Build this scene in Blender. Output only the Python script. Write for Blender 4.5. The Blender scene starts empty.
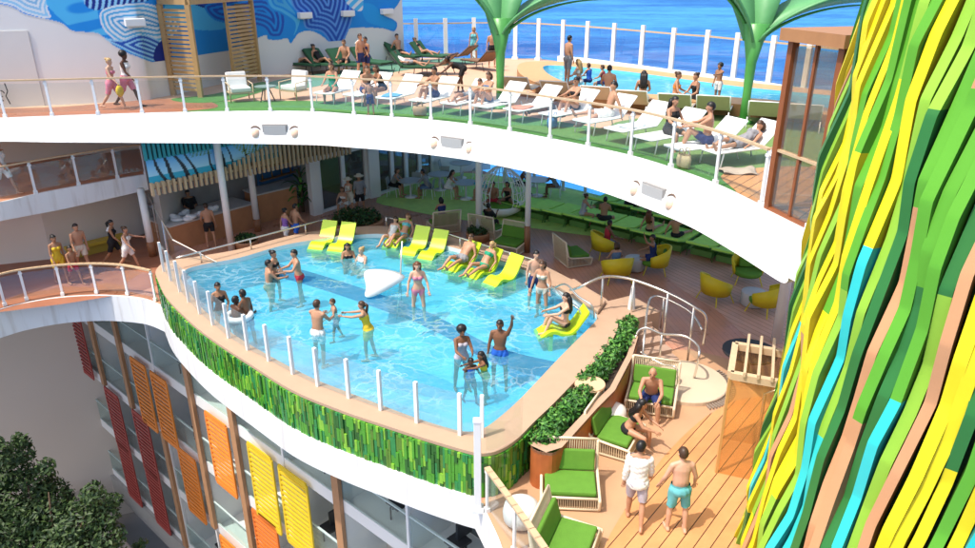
import bpy, bmesh, math, random
import numpy as np
from mathutils import Vector, Matrix
from mathutils.geometry import tessellate_polygon

random.seed(7); rng = np.random.RandomState(5)
R = math.radians
sc = bpy.context.scene
COL = sc.collection

# ------------------------------------------------------------------ camera geometry
F, CX, CY, TH, H = 729.0, 487.5, 274.0, R(22.6), 9.3
CT, ST = math.cos(TH), math.sin(TH)

def ray(x, y):
    u = (x - CX) / F; v = (y - CY) / F
    return Vector((u, CT - v * ST, -ST - v * CT))

def at(x, y, Z=0.0):
    """point of the horizontal plane Z measured off the photograph"""
    d = ray(x, y); t = (Z - H) / d.z
    return Vector((d.x * t, d.y * t, Z))

def proj(p):
    z = p[1] * CT - (p[2] - H) * ST
    d = -(p[1] * ST + (p[2] - H) * CT)
    return CX + F * p[0] / z, CY + F * d / z

# ------------------------------------------------------------------ materials
MATS = {}
def nodes_of(m):
    m.use_nodes = True
    nt = m.node_tree; nt.nodes.clear()
    out = nt.nodes.new('ShaderNodeOutputMaterial')
    return nt, out

def mat(name, col, rough=0.55, var=0.12, scale=3.0, bump=0.0, bscale=40.0, spec=0.4, metal=0.0, coord='Object', dirt=0.0):
    if name in MATS: return MATS[name]
    m = bpy.data.materials.new(name); nt, out = nodes_of(m)
    b = nt.nodes.new('ShaderNodeBsdfPrincipled')
    b.inputs['Roughness'].default_value = rough
    b.inputs['Specular IOR Level'].default_value = spec
    b.inputs['Metallic'].default_value = metal
    nt.links.new(b.outputs[0], out.inputs[0])
    tc = nt.nodes.new('ShaderNodeTexCoord')
    n = nt.nodes.new('ShaderNodeTexNoise'); n.inputs['Scale'].default_value = scale; n.inputs['Detail'].default_value = 5
    nt.links.new(tc.outputs[coord], n.inputs['Vector'])
    mx = nt.nodes.new('ShaderNodeMix'); mx.data_type = 'RGBA'
    mx.inputs['A'].default_value = (*[c * (1 - var) for c in col], 1)
    mx.inputs['B'].default_value = (*[min(1, c * (1 + var)) for c in col], 1)
    nt.links.new(n.outputs['Fac'], mx.inputs['Factor'])
    nt.links.new(mx.outputs['Result'], b.inputs['Base Color'])
    if bump > 0:
        n2 = nt.nodes.new('ShaderNodeTexNoise'); n2.inputs['Scale'].default_value = bscale; n2.inputs['Detail'].default_value = 4
        nt.links.new(tc.outputs[coord], n2.inputs['Vector'])
        bp = nt.nodes.new('ShaderNodeBump'); bp.inputs['Strength'].default_value = bump; bp.inputs['Distance'].default_value = 0.02
        nt.links.new(n2.outputs['Fac'], bp.inputs['Height']); nt.links.new(bp.outputs[0], b.inputs['Normal'])
    MATS[name] = m
    return m

def plank_mat(name, c1, c2, gap, width, angle, rough=0.6, spec=0.3, gw=0.06, bend=None):
    """deck planks running along `angle` (radians from +X) with dark caulking"""
    if name in MATS: return MATS[name]
    m = bpy.data.materials.new(name); nt, out = nodes_of(m); L = nt.links.new; N = nt.nodes.new
    b = N('ShaderNodeBsdfPrincipled'); b.inputs['Roughness'].default_value = rough; b.inputs['Specular IOR Level'].default_value = spec
    L(b.outputs[0], out.inputs[0])
    tc = N('ShaderNodeTexCoord'); mp = N('ShaderNodeMapping'); mp.inputs['Rotation'].default_value = (0, 0, -angle)
    L(tc.outputs['Object'], mp.inputs['Vector'])
    sp = N('ShaderNodeSeparateXYZ'); L(mp.outputs[0], sp.inputs[0])
    dv = N('ShaderNodeMath'); dv.operation = 'DIVIDE'; dv.inputs[1].default_value = width; L(sp.outputs['Y'], dv.inputs[0])
    fl = N('ShaderNodeMath'); fl.operation = 'FLOOR'; L(dv.outputs[0], fl.inputs[0])
    fr = N('ShaderNodeMath'); fr.operation = 'FRACT'; L(dv.outputs[0], fr.inputs[0])
    wn = N('ShaderNodeTexWhiteNoise'); wn.noise_dimensions = '1D'; L(fl.outputs[0], wn.inputs['W'])
    st = N('ShaderNodeMapping'); st.inputs['Scale'].default_value = (1.2, 14, 1); L(mp.outputs[0], st.inputs['Vector'])
    gr = N('ShaderNodeTexNoise'); gr.inputs['Scale'].default_value = 1.5; gr.inputs['Detail'].default_value = 6; L(st.outputs[0], gr.inputs['Vector'])
    av = N('ShaderNodeMath'); av.operation = 'MULTIPLY_ADD'; av.inputs[1].default_value = 0.45; L(wn.outputs['Value'], av.inputs[0])
    g2 = N('ShaderNodeMath'); g2.operation = 'MULTIPLY'; g2.inputs[1].default_value = 0.55; L(gr.outputs['Fac'], g2.inputs[0]); L(g2.outputs[0], av.inputs[2])
    mx = N('ShaderNodeMix'); mx.data_type = 'RGBA'; mx.inputs['A'].default_value = (*c1, 1); mx.inputs['B'].default_value = (*c2, 1); L(av.outputs[0], mx.inputs['Factor'])
    lt = N('ShaderNodeMath'); lt.operation = 'LESS_THAN'; lt.inputs[1].default_value = gw; L(fr.outputs[0], lt.inputs[0])
    m2 = N('ShaderNodeMix'); m2.data_type = 'RGBA'; m2.inputs['B'].default_value = (*gap, 1); L(mx.outputs['Result'], m2.inputs['A']); L(lt.outputs[0], m2.inputs['Factor'])
    wr = N('ShaderNodeTexNoise'); wr.inputs['Scale'].default_value = .9; wr.inputs['Detail'].default_value = 6; wr.inputs['Roughness'].default_value = .65; L(tc.outputs['Object'], wr.inputs['Vector'])
    wm = N('ShaderNodeMapRange'); wm.inputs['From Min'].default_value = .3; wm.inputs['From Max'].default_value = .7; wm.inputs['To Min'].default_value = .80; wm.inputs['To Max'].default_value = 1.08; L(wr.outputs['Fac'], wm.inputs['Value'])
    m3 = N('ShaderNodeVectorMath'); m3.operation = 'SCALE'; L(m2.outputs['Result'], m3.inputs[0]); L(wm.outputs[0], m3.inputs['Scale'])
    L(m3.outputs[0], b.inputs['Base Color'])
    wq = N('ShaderNodeMapRange'); wq.inputs['From Min'].default_value = .35; wq.inputs['From Max'].default_value = .65; wq.inputs['To Min'].default_value = rough - .18; wq.inputs['To Max'].default_value = rough + .12; L(wr.outputs['Fac'], wq.inputs['Value']); L(wq.outputs[0], b.inputs['Roughness'])
    MATS[name] = m
    return m

def glass_mat(name, tint=(0.93, 0.97, 0.97), gloss=0.08, rough=0.02, milk=0.0, mcol=(.85, .9, .9)):
    if name in MATS: return MATS[name]
    m = bpy.data.materials.new(name); nt, out = nodes_of(m); L = nt.links.new; N = nt.nodes.new
    t = N('ShaderNodeBsdfTransparent'); t.inputs[0].default_value = (*tint, 1)
    g = N('ShaderNodeBsdfGlossy'); g.inputs['Roughness'].default_value = rough; g.inputs[0].default_value = (.9, .95, 1, 1)
    fr = N('ShaderNodeLayerWeight'); fr.inputs['Blend'].default_value = .5
    pw_ = N('ShaderNodeMath'); pw_.operation = 'POWER'; pw_.inputs[1].default_value = 4; L(fr.outputs['Facing'], pw_.inputs[0])
    ad = N('ShaderNodeMath'); ad.operation = 'MULTIPLY_ADD'; ad.inputs[1].default_value = .3; ad.inputs[2].default_value = gloss; ad.use_clamp = True; L(pw_.outputs[0], ad.inputs[0])
    mx = N('ShaderNodeMixShader'); L(ad.outputs[0], mx.inputs[0]); L(t.outputs[0], mx.inputs[1]); L(g.outputs[0], mx.inputs[2])
    last = mx
    if milk > 0:
        d = N('ShaderNodeBsdfDiffuse'); d.inputs[0].default_value = (*mcol, 1)
        m2 = N('ShaderNodeMixShader'); m2.inputs[0].default_value = milk; L(mx.outputs[0], m2.inputs[1]); L(d.outputs[0], m2.inputs[2]); last = m2
    L(last.outputs[0], out.inputs[0])
    MATS[name] = m
    return m

def vcol_mat(name, rough=0.6):
    if name in MATS: return MATS[name]
    m = bpy.data.materials.new(name); nt, out = nodes_of(m)
    b = nt.nodes.new('ShaderNodeBsdfPrincipled'); b.inputs['Roughness'].default_value = rough; b.inputs['Specular IOR Level'].default_value = .25
    a = nt.nodes.new('ShaderNodeVertexColor'); a.layer_name = 'Col'
    nt.links.new(a.outputs[0], b.inputs['Base Color']); nt.links.new(b.outputs[0], out.inputs[0])
    MATS[name] = m
    return m

def water_mat(name, tint, line=0.35, scale=1.3, bump=0.5, bscale=1.6, body=.14):
    m = bpy.data.materials.new(name); nt, out = nodes_of(m); L = nt.links.new; N = nt.nodes.new
    tc = N('ShaderNodeTexCoord')
    n1 = N('ShaderNodeTexNoise'); n1.inputs['Scale'].default_value = 1.1; n1.inputs['Detail'].default_value = 3; L(tc.outputs['Object'], n1.inputs['Vector'])
    sub = N('ShaderNodeVectorMath'); sub.operation = 'SUBTRACT'; sub.inputs[1].default_value = (.5, .5, .5); L(n1.outputs['Color'], sub.inputs[0])
    scl = N('ShaderNodeVectorMath'); scl.operation = 'SCALE'; scl.inputs['Scale'].default_value = 1.5; L(sub.outputs[0], scl.inputs[0])
    ad = N('ShaderNodeVectorMath'); ad.operation = 'ADD'; L(tc.outputs['Object'], ad.inputs[0]); L(scl.outputs[0], ad.inputs[1])
    sq = N('ShaderNodeMapping'); sq.inputs['Scale'].default_value = (.75, 1.25, 1); sq.inputs['Rotation'].default_value = (0, 0, .45); L(ad.outputs[0], sq.inputs['Vector'])
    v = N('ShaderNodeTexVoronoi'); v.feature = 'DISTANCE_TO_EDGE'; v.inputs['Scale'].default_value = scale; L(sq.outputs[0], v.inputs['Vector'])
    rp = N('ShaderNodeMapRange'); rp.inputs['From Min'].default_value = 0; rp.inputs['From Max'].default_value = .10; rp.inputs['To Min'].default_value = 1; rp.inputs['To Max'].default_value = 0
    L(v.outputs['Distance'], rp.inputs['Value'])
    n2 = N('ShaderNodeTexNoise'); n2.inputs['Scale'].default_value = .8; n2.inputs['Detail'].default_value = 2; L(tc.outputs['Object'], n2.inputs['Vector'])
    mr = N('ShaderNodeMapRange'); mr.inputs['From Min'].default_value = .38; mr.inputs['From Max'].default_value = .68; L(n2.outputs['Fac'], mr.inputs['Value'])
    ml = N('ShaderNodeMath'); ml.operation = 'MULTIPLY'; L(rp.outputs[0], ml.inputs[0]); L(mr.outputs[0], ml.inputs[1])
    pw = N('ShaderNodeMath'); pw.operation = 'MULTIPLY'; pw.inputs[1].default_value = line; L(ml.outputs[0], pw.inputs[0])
    n3 = N('ShaderNodeTexNoise'); n3.inputs['Scale'].default_value = bscale; n3.inputs['Detail'].default_value = 3; n3.inputs['Distortion'].default_value = .6; L(sq.outputs[0], n3.inputs['Vector'])
    h = N('ShaderNodeMath'); h.operation = 'MULTIPLY_ADD'; h.inputs[1].default_value = .35; L(ml.outputs[0], h.inputs[0]); L(n3.outputs['Fac'], h.inputs[2])
    bp = N('ShaderNodeBump'); bp.inputs['Strength'].default_value = bump; bp.inputs['Distance'].default_value = .12; L(h.outputs[0], bp.inputs['Height'])
    t = N('ShaderNodeBsdfTransparent'); t.inputs[0].default_value = (*tint, 1)
    g = N('ShaderNodeBsdfGlossy'); g.inputs['Roughness'].default_value = .04; L(bp.outputs[0], g.inputs['Normal'])
    fr = N('ShaderNodeFresnel'); fr.inputs['IOR'].default_value = 1.33; L(bp.outputs[0], fr.inputs['Normal'])
    mx = N('ShaderNodeMixShader'); L(fr.outputs[0], mx.inputs[0]); L(t.outputs[0], mx.inputs[1]); L(g.outputs[0], mx.inputs[2])
    sd_ = N('ShaderNodeBsdfDiffuse'); sd_.inputs[0].default_value = (.20, .65, .80, 1)
    m1 = N('ShaderNodeMixShader'); m1.inputs[0].default_value = body; L(mx.outputs[0], m1.inputs[1]); L(sd_.outputs[0], m1.inputs[2])
    d = N('ShaderNodeBsdfDiffuse'); d.inputs[0].default_value = (.75, .9, .95, 1)  # pale caustic light lines painted into the water surface
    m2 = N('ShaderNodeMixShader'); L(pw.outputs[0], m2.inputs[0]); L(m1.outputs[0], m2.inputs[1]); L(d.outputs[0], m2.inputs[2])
    L(m2.outputs[0], out.inputs[0])
    return m

# ------------------------------------------------------------------ mesh builder
class MB:
    def __init__(s): s.v = []; s.f = []; s.m = []
    def add(s, vs, fs, mi=0):
        o = len(s.v); s.v += [tuple(p) for p in vs]
        for f in fs: s.f.append(tuple(i + o for i in f)); s.m.append(mi)
    def box(s, c, size, rz=0, mi=0, M=None):
        hx, hy, hz = size[0] / 2, size[1] / 2, size[2] / 2
        vs = [Vector((x, y, z)) for z in (-hz, hz) for y in (-hy, hy) for x in (-hx, hx)]
        T = M if M is not None else Matrix.Translation(Vector(c)) @ Matrix.Rotation(rz, 4, 'Z')
        s.add([T @ p for p in vs], [(0, 2, 3, 1), (4, 5, 7, 6), (0, 1, 5, 4), (2, 6, 7, 3), (0, 4, 6, 2), (1, 3, 7, 5)], mi); return s
    def beam(s, p, q, w, h, mi=0, up=Vector((0, 0, 1))):
        p, q = Vector(p), Vector(q); d = (q - p); l = d.length
        if l < 1e-6: return s
        d /= l; x = d.cross(up)
        if x.length < 1e-4: x = d.cross(Vector((0, 1, 0)))
        x.normalize(); z = x.cross(d)
        T = Matrix(((x.x, d.x, z.x, 0), (x.y, d.y, z.y, 0), (x.z, d.z, z.z, 0), (0, 0, 0, 1)))
        T.translation = (p + q) / 2
        return s.box(None, (w, l, h), mi=mi, M=T)
    def tube(s, pts, r, n=7, mi=0, closed=False):
        pts = [Vector(p) for p in pts]; k = len(pts); rs = r if isinstance(r, (list, tuple)) else [r] * k
        rings = []; prev = None
        for i, p in enumerate(pts):
            if closed: t = (pts[(i + 1) % k] - pts[i - 1])
            else: t = pts[min(i + 1, k - 1)] - pts[max(i - 1, 0)]
            if t.length < 1e-9: t = Vector((0, 0, 1))
            t.normalize()
            if prev is None:
                a = t.cross(Vector((0, 0, 1)))
                if a.length < .05: a = t.cross(Vector((0, 1, 0)))
            else: a = prev - t * prev.dot(t)
            a.normalize(); prev = a; b = t.cross(a)
            rings.append([p + (a * math.cos(2 * math.pi * j / n) + b * math.sin(2 * math.pi * j / n)) * rs[i] for j in range(n)])
        vs = [p for rg in rings for p in rg]; fs = []
        for i in range(k if closed else k - 1):
            i2 = (i + 1) % k
            for j in range(n): fs.append((i * n + j, i * n + (j + 1) % n, i2 * n + (j + 1) % n, i2 * n + j))
        if not closed: fs.append(tuple(range(n))[::-1]); fs.append(tuple((k - 1) * n + j for j in range(n)))
        s.add(vs, fs, mi); return s
    def lathe(s, prof, c=(0, 0, 0), n=20, mi=0, sx=1, sy=1):
        vs = []; fs = []
        for (r, z) in prof:
            for j in range(n):
                a = 2 * math.pi * j / n; vs.append((c[0] + r * sx * math.cos(a), c[1] + r * sy * math.sin(a), c[2] + z))
        k = len(prof)
        for i in range(k - 1):
            for j in range(n): fs.append((i * n + j, i * n + (j + 1) % n, (i + 1) * n + (j + 1) % n, (i + 1) * n + j))
        fs.append(tuple(range(n))[::-1]); fs.append(tuple((k - 1) * n + j for j in range(n)))
        s.add(vs, fs, mi); return s
    def ball(s, c, r, n=12, mi=0, rot=None):
        r = r if isinstance(r, (tuple, list)) else (r, r, r); k = max(5, n // 2 + 1); vs = []; fs = []
        c = Vector(c)
        for i in range(1, k):
            a = math.pi * i / k
            for j in range(n):
                b = 2 * math.pi * j / n
                p = Vector((r[0] * math.sin(a) * math.cos(b), r[1] * math.sin(a) * math.sin(b), r[2] * math.cos(a)))
                vs.append(c + (rot @ p if rot else p))
        t = Vector((0, 0, r[2])); top = c + (rot @ t if rot else t); bot = c - (rot @ t if rot else t)
        vs += [top, bot]; T, B = len(vs) - 2, len(vs) - 1
        for i in range(k - 2):
            for j in range(n): fs.append((i * n + j, (i + 1) * n + j, (i + 1) * n + (j + 1) % n, i * n + (j + 1) % n))
        for j in range(n):
            fs.append((T, j, (j + 1) % n)); fs.append((B, (k - 2) * n + (j + 1) % n, (k - 2) * n + j))
        s.add(vs, fs, mi); return s
    def prism(s, poly, z0, z1, mi=0, cap=True):
        """vertical prism over a horizontal polygon"""
        n = len(poly); poly = [(p[0], p[1]) for p in poly]
        if sum(poly[i][0] * poly[(i + 1) % n][1] - poly[(i + 1) % n][0] * poly[i][1] for i in range(n)) < 0: poly = poly[::-1]
        s.add([(x, y, z0) for x, y in poly] + [(x, y, z1) for x, y in poly],
              [(i, (i + 1) % n, n + (i + 1) % n, n + i) for i in range(n)] + ([tuple(range(n))[::-1], tuple(range(n, 2 * n))] if cap else []), mi); return s
    def sheet(s, loops, z, mi=0):
        """flat sheet with holes"""
        ls = [[Vector((p[0], p[1], 0)) for p in l] for l in loops]
        flat = [p for l in ls for p in l]
        tris = tessellate_polygon(ls)
        fs = []
        for t in tris:
            a, b, c = (flat[i] for i in t)
            fs.append(t if (b - a).cross(c - a).z > 0 else t[::-1])
        s.add([(p.x, p.y, z) for p in flat], fs, mi); return s
    def strip(s, a, b, mi=0, flip=False):
        n = len(a)
        fs = [(i, i + 1, n + i + 1, n + i) for i in range(n - 1)]
        s.add(list(a) + list(b), [f[::-1] for f in fs] if flip else fs, mi); return s
    def wall(s, path, z0, z1, th, mi=0):
        """thick vertical wall along a plan path"""
        n = len(path); o = []
        for i in range(n):
            a = Vector(path[max(i - 1, 0)][:2]); b = Vector(path[min(i + 1, n - 1)][:2]); d = (b - a).normalized(); o.append(Vector((-d.y, d.x)))
        A = [Vector(p[:2]) for p in path]; B = [A[i] + o[i] * th for i in range(n)]
        s.prism([tuple(p) for p in A] + [tuple(p) for p in B[::-1]], z0, z1, mi); return s
    def build(s, name, mats, parent=None, smooth=False, loc=None, bevel=0):
        me = bpy.data.meshes.new(name); me.from_pydata([tuple(p) for p in s.v], [], s.f)
        for m in (mats if isinstance(mats, (list, tuple)) else [mats]): me.materials.append(m)
        me.polygons.foreach_set('material_index', s.m)
        if smooth: me.polygons.foreach_set('use_smooth', [True] * len(s.f))
        me.update()
        o = bpy.data.objects.new(name, me); COL.objects.link(o)
        if parent: o.parent = parent
        if loc is not None: o.location = loc
        if bevel:
            bv = o.modifiers.new('bevel', 'BEVEL'); bv.width = bevel; bv.segments = 2; bv.limit_method = 'ANGLE'
        return o

def tag(o, label=None, cat=None, group=None, kind=None):
    for k, v in (('label', label), ('category', cat), ('group', group), ('kind', kind)):
        if v: o[k] = v
    return o

def empty(name, loc=(0, 0, 0), rz=0):
    o = bpy.data.objects.new(name, None); COL.objects.link(o); o.location = loc; o.rotation_euler = (0, 0, rz); o.empty_display_size = .2
    return o

def thing(name, label, cat, loc=(0, 0, 0), rz=0, group=None):
    return tag(empty(name, loc, rz), label, cat, group)

def dup(root, loc, rz, label=None, group=None):
    r = root.copy(); COL.objects.link(r); r.location = loc; r.rotation_euler = (0, 0, rz)
    if label: r['label'] = label
    if group: r['group'] = group
    for ch in list(root.children):
        c = ch.copy(); COL.objects.link(c); c.parent = r
        for g in ch.children:
            d = g.copy(); COL.objects.link(d); d.parent = c
    return r

class Placer:
    """first placement moves the prototype, later ones copy it"""
    def __init__(s, proto): s.p = proto; s.used = False
    def put(s, loc, rz, label, group=None):
        if not s.used:
            s.used = True; s.p.location = loc; s.p.rotation_euler = (0, 0, rz); s.p['label'] = label
            if group: s.p['group'] = group
            return s.p
        return dup(s.p, loc, rz, label, group)

def spline(pts, n=8, closed=False):
    P_ = [Vector(p) for p in pts]; k = len(P_); out = []
    segs = k if closed else k - 1
    for i in range(segs):
        if closed: a, b, c, d = P_[i - 1], P_[i], P_[(i + 1) % k], P_[(i + 2) % k]
        else: a, b, c, d = P_[max(i - 1, 0)], P_[i], P_[i + 1], P_[min(i + 2, k - 1)]
        for j in range(n):
            t = j / n
            out.append(.5 * ((2 * b) + (c - a) * t + (2 * a - 5 * b + 4 * c - d) * t * t + (3 * b - a - 3 * c + d) * t ** 3))
    if not closed: out.append(P_[-1].copy())
    return out

def ordinal(i): return ['first', 'second', 'third', 'fourth', 'fifth', 'sixth', 'seventh', 'eighth', 'ninth', 'tenth', 'eleventh', 'twelfth', 'thirteenth', 'fourteenth', 'fifteenth'][i]

# ------------------------------------------------------------------ shared materials
WHITE = mat('white_paint', (.80, .80, .79), .38, .03, 1.5)
WHITE2 = mat('white_steel_paint', (.82, .82, .81), .3, .02)
def fascia_mat():
    m = bpy.data.materials.new('white_hull_paint'); nt, out = nodes_of(m); L = nt.links.new; N = nt.nodes.new
    b = N('ShaderNodeBsdfPrincipled'); b.inputs['Roughness'].default_value = .35; L(b.outputs[0], out.inputs[0])
    tc = N('ShaderNodeTexCoord'); mp = N('ShaderNodeMapping'); mp.inputs['Scale'].default_value = (5, 5, .5); L(tc.outputs['Object'], mp.inputs['Vector'])
    n = N('ShaderNodeTexNoise'); n.inputs['Scale'].default_value = 1.2; n.inputs['Detail'].default_value = 6; L(mp.outputs[0], n.inputs['Vector'])
    r = N('ShaderNodeValToRGB'); r.color_ramp.elements[0].position = .30; r.color_ramp.elements[0].color = (.66, .64, .61, 1); r.color_ramp.elements[1].position = .48; r.color_ramp.elements[1].color = (.80, .80, .79, 1); L(n.outputs['Fac'], r.inputs[0])
    L(r.outputs[0], b.inputs['Base Color']); n2 = N('ShaderNodeTexNoise'); n2.inputs['Scale'].default_value = .8; L(tc.outputs['Object'], n2.inputs['Vector'])
    bp = N('ShaderNodeBump'); bp.inputs['Strength'].default_value = .12; bp.inputs['Distance'].default_value = .05; L(n2.outputs['Fac'], bp.inputs['Height']); L(bp.outputs[0], b.inputs['Normal']); return m
HULL = fascia_mat()
BEIGE = mat('beige_wall_paint', (.52, .47, .41), .6, .05, .8)
GREYW = mat('warm_grey_wall', (.30, .26, .23), .7, .06, .5)
TAN = mat('tan_rubber_deck', (.50, .29, .165), .75, .17, 1.1, .15, 60)
COPING = mat('tan_coping_stone', (.47, .31, .21), .6, .08, 3, .1, 50)
RAILWOOD = mat('pale_varnished_wood', (.56, .40, .24), .4, .12, 6)
WOOD = mat('warm_brown_wood', (.30, .13, .06), .5, .2, 4)
PALEWOOD = mat('pale_teak', (.58, .44, .28), .5, .12, 8)
STEEL = mat('brushed_steel', (.72, .68, .62), .25, .05, 4, metal=.85)
GLASS = glass_mat('clear_glass', (.94, .975, .975), .03, milk=.02)
GLASSB = glass_mat('wind_screen_glass', (.80, .88, .95), .05, milk=.015)
TURF = mat('green_turf', (.075, .215, .05), .9, .25, 6, .6, 120)
TURFL = mat('olive_carpet', (.54, .74, .20), .9, .18, 4, .3, 90)
BLACKM = mat('black_metal', (.02, .02, .022), .45, .1)
BROWNDECK = plank_mat('brown_deck_planks', (.55, .255, .165), (.63, .31, .205), (.34, .145, .09), .16, R(100), .42, .4, .05)
LEFTDECK = plank_mat('red_brown_deck', (.33, .13, .075), (.42, .18, .10), (.24, .09, .05), .14, R(25), .45, .4, .05)
ORANGEDECK = plank_mat('orange_teak_planks', (.58, .265, .105), (.68, .33, .14), (.05, .022, .012), .235, R(51.8), .5, .3, .075)
PEACHDECK = plank_mat('peach_teak_planks', (.62, .33, .18), (.70, .39, .23), (.42, .20, .1), .16, R(35), .55, .3, .06)

# ================================================================== SETTING: sea
sea_m = bpy.data.materials.new('sea_water'); nt, out = nodes_of(sea_m); N = nt.nodes.new; L = nt.links.new
b = N('ShaderNodeBsdfPrincipled'); b.inputs['Roughness'].default_value = .45; b.inputs['Specular IOR Level'].default_value = .06
tc = N('ShaderNodeTexCoord')
mpg = N('ShaderNodeMapping'); mpg.inputs['Scale'].default_value = (.35, 1.0, 1); L(tc.outputs['Object'], mpg.inputs['Vector'])
n1 = N('ShaderNodeTexNoise'); n1.inputs['Scale'].default_value = .22; n1.inputs['Detail'].default_value = 9; n1.inputs['Roughness'].default_value = .62; L(mpg.outputs[0], n1.inputs['Vector'])
n2 = N('ShaderNodeTexNoise'); n2.inputs['Scale'].default_value = .012; n2.inputs['Detail'].default_value = 4; L(mpg.outputs[0], n2.inputs['Vector'])
av = N('ShaderNodeMath'); av.operation = 'MULTIPLY_ADD'; av.inputs[1].default_value = .5; L(n2.outputs['Fac'], av.inputs[0])
hm = N('ShaderNodeMath'); hm.operation = 'MULTIPLY'; hm.inputs[1].default_value = .5; L(n1.outputs['Fac'], hm.inputs[0]); L(hm.outputs[0], av.inputs[2])
cr = N('ShaderNodeValToRGB'); cr.color_ramp.elements[0].position = .42; cr.color_ramp.elements[0].color = (.012, .115, .37, 1); cr.color_ramp.elements[1].position = .58; cr.color_ramp.elements[1].color = (.05, .27, .60, 1)
L(av.outputs[0], cr.inputs[0]); L(cr.outputs[0], b.inputs['Base Color'])
bp = N('ShaderNodeBump'); bp.inputs['Strength'].default_value = .55; bp.inputs['Distance'].default_value = 1.0; L(n1.outputs['Fac'], bp.inputs['Height']); L(bp.outputs[0], b.inputs['Normal'])
L(b.outputs[0], out.inputs[0])
mb = MB(); S = 12000
mb.add([(-S, -200, -34), (S, -200, -34), (S, S * 2, -34), (-S, S * 2, -34)], [(0, 1, 2, 3)])
tag(mb.build('sea', sea_m), 'deep blue rippled sea stretching away beyond the ship', None, None, 'structure')

# ================================================================== upper deck (Z 5.2)
ZU = 5.2
up_px = [(-170, 128), (-80, 123), (0, 120), (51, 118), (141, 115), (250, 113), (312, 113.5), (353, 116.5), (394, 119), (430, 122), (468, 126.5), (506, 133), (544, 140), (583, 148), (629, 158.5), (668, 170.5), (710, 186), (754, 207.5), (796, 229), (812, 237)]
lo_px = [(-170, 142), (0, 141.5), (141, 143), (215, 143.3), (240, 144), (330, 145.5), (368, 148.5), (432, 155), (484, 162.5), (531, 172.5), (582, 185), (634, 204), (677, 220), (730, 249), (772, 277), (793, 291), (812, 303), (840, 322)]
up = [at(x, y, ZU) for x, y in up_px]
up = [Vector((p.x, p.y, ZU)) for p in spline(up, 6)] + [Vector((5.55, 10.6, ZU)), Vector((5.65, 9.6, ZU)), Vector((5.7, 8.4, ZU))]
def lerp_px(px, x):
    if x <= px[0][0]: return px[0][1]
    for (a, ya), (b_, yb) in zip(px, px[1:]):
        if x <= b_: return ya + (yb - ya) * (x - a) / (b_ - a)
    return px[-1][1]
low = []
for i, p in enumerate(up):
    t_ = (up[min(i + 1, len(up) - 1)] - up[max(i - 1, 0)]); n_ = Vector((-t_.y, t_.x, 0)).normalized() * -.30
    lo_, hi_ = 2.5, ZU
    for _ in range(30):
        mz = (lo_ + hi_) / 2
        X, Y = proj((p.x + n_.x, p.y + n_.y, mz))
        if Y > lerp_px(lo_px, X): lo_ = mz
        else: hi_ = mz
    low.append(Vector((p.x + n_.x, p.y + n_.y, min(max(lo_, 3.3), 4.8))))
# smooth the depth of the fascia along the curve
zs = [p.z for p in low]
for _ in range(12): zs = [zs[0]] + [(zs[i - 1] + zs[i] + zs[i + 1]) / 3 for i in range(1, len(zs) - 1)] + [zs[-1]]
for p, z in zip(low, zs): p.z = z
outer_up = [(7.5, 8.4), (7.6, 14.5), (9.6, 18.5), (12.2, 22.5), (12.4, 26.8), (10.6, 27.9), (9.2, 28.6), (8.9, 31.0), (7.6, 31.4), (6.7, 33.2), (4.6, 35.8), (2.5, 38.3), (-4, 38.6), (-26, 38.4), (-26, 23)]  # right side cut back, mostly unseen, so daylight fills the deck below
mb = MB()
mb.sheet([[(p.x, p.y) for p in up] + outer_up], ZU)
ud = tag(mb.build('upper_deck', mat('upper_deck_sand', (.60, .38, .25), .7, .08, 3, .1, 60)), 'sunlit upper deck curving round the pool', None, None, 'structure')
mb = MB()
mb.strip(low, [Vector((p.x, p.y, ZU + .05)) for p in up], flip=True)
off = []
for i, p in enumerate(up):
    t = (up[min(i + 1, len(up) - 1)] - up[max(i - 1, 0)]); n_ = Vector((-t.y, t.x, 0)).normalized()
    off.append(n_)
mb.strip([Vector((p.x, p.y, ZU + .05)) for p in up], [Vector((p.x, p.y, ZU + .05)) + n_ * .14 for p, n_ in zip(up, off)], flip=True)
mb.strip([Vector((p.x, p.y, ZU + .05)) + n_ * .14 for p, n_ in zip(up, off)], [Vector((p.x, p.y, ZU + .001)) + n_ * .14 for p, n_ in zip(up, off)], flip=True)
mb.strip([q + n_ * .3 for q, n_ in zip(low, off)], low, flip=True)
mb.build('fascia', HULL, ud, True)
mb = MB()
mb.sheet([[(p.x + n_.x * .05, p.y + n_.y * .05) for p, n_ in zip(up, off)] + outer_up], ZU - .35)
mb.build('ceiling', mat('underdeck_ceiling', (.90, .88, .85), .7, .04), ud)
# floor zones on the upper deck
def zone(px, Z, dz, m, name, parent, n=6):
    pts = spline([at(x, y, Z) for x, y in px], n, True)
    mb = MB(); mb.sheet([[(p.x, p.y) for p in pts]], Z + dz); return mb.build(name, m, parent)
def zone_w(pts, Z, dz, m, name, parent, n=6):
    pts = spline([Vector((p[0], p[1], Z)) for p in pts], n, True)
    mb = MB(); mb.sheet([[(p.x, p.y) for p in pts]], Z + dz); return mb.build(name, m, parent)
turf_in = [Vector((p.x, p.y, ZU)) + n_ * .18 for p, n_ in zip(up, off) if -9.6 < p.x < 4.75 and p.y > 14]
turf_out = [Vector((p.x, p.y, ZU)) + n_ * 2.3 for p, n_ in zip(up, off) if -9.6 < p.x < 4.75 and p.y > 14]
mb = MB(); mb.strip(turf_in, turf_out, flip=False)
for i in range(len(mb.v)): mb.v[i] = (mb.v[i][0], mb.v[i][1], ZU + .004)
mb.build('turf', TURF, ud)
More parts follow.
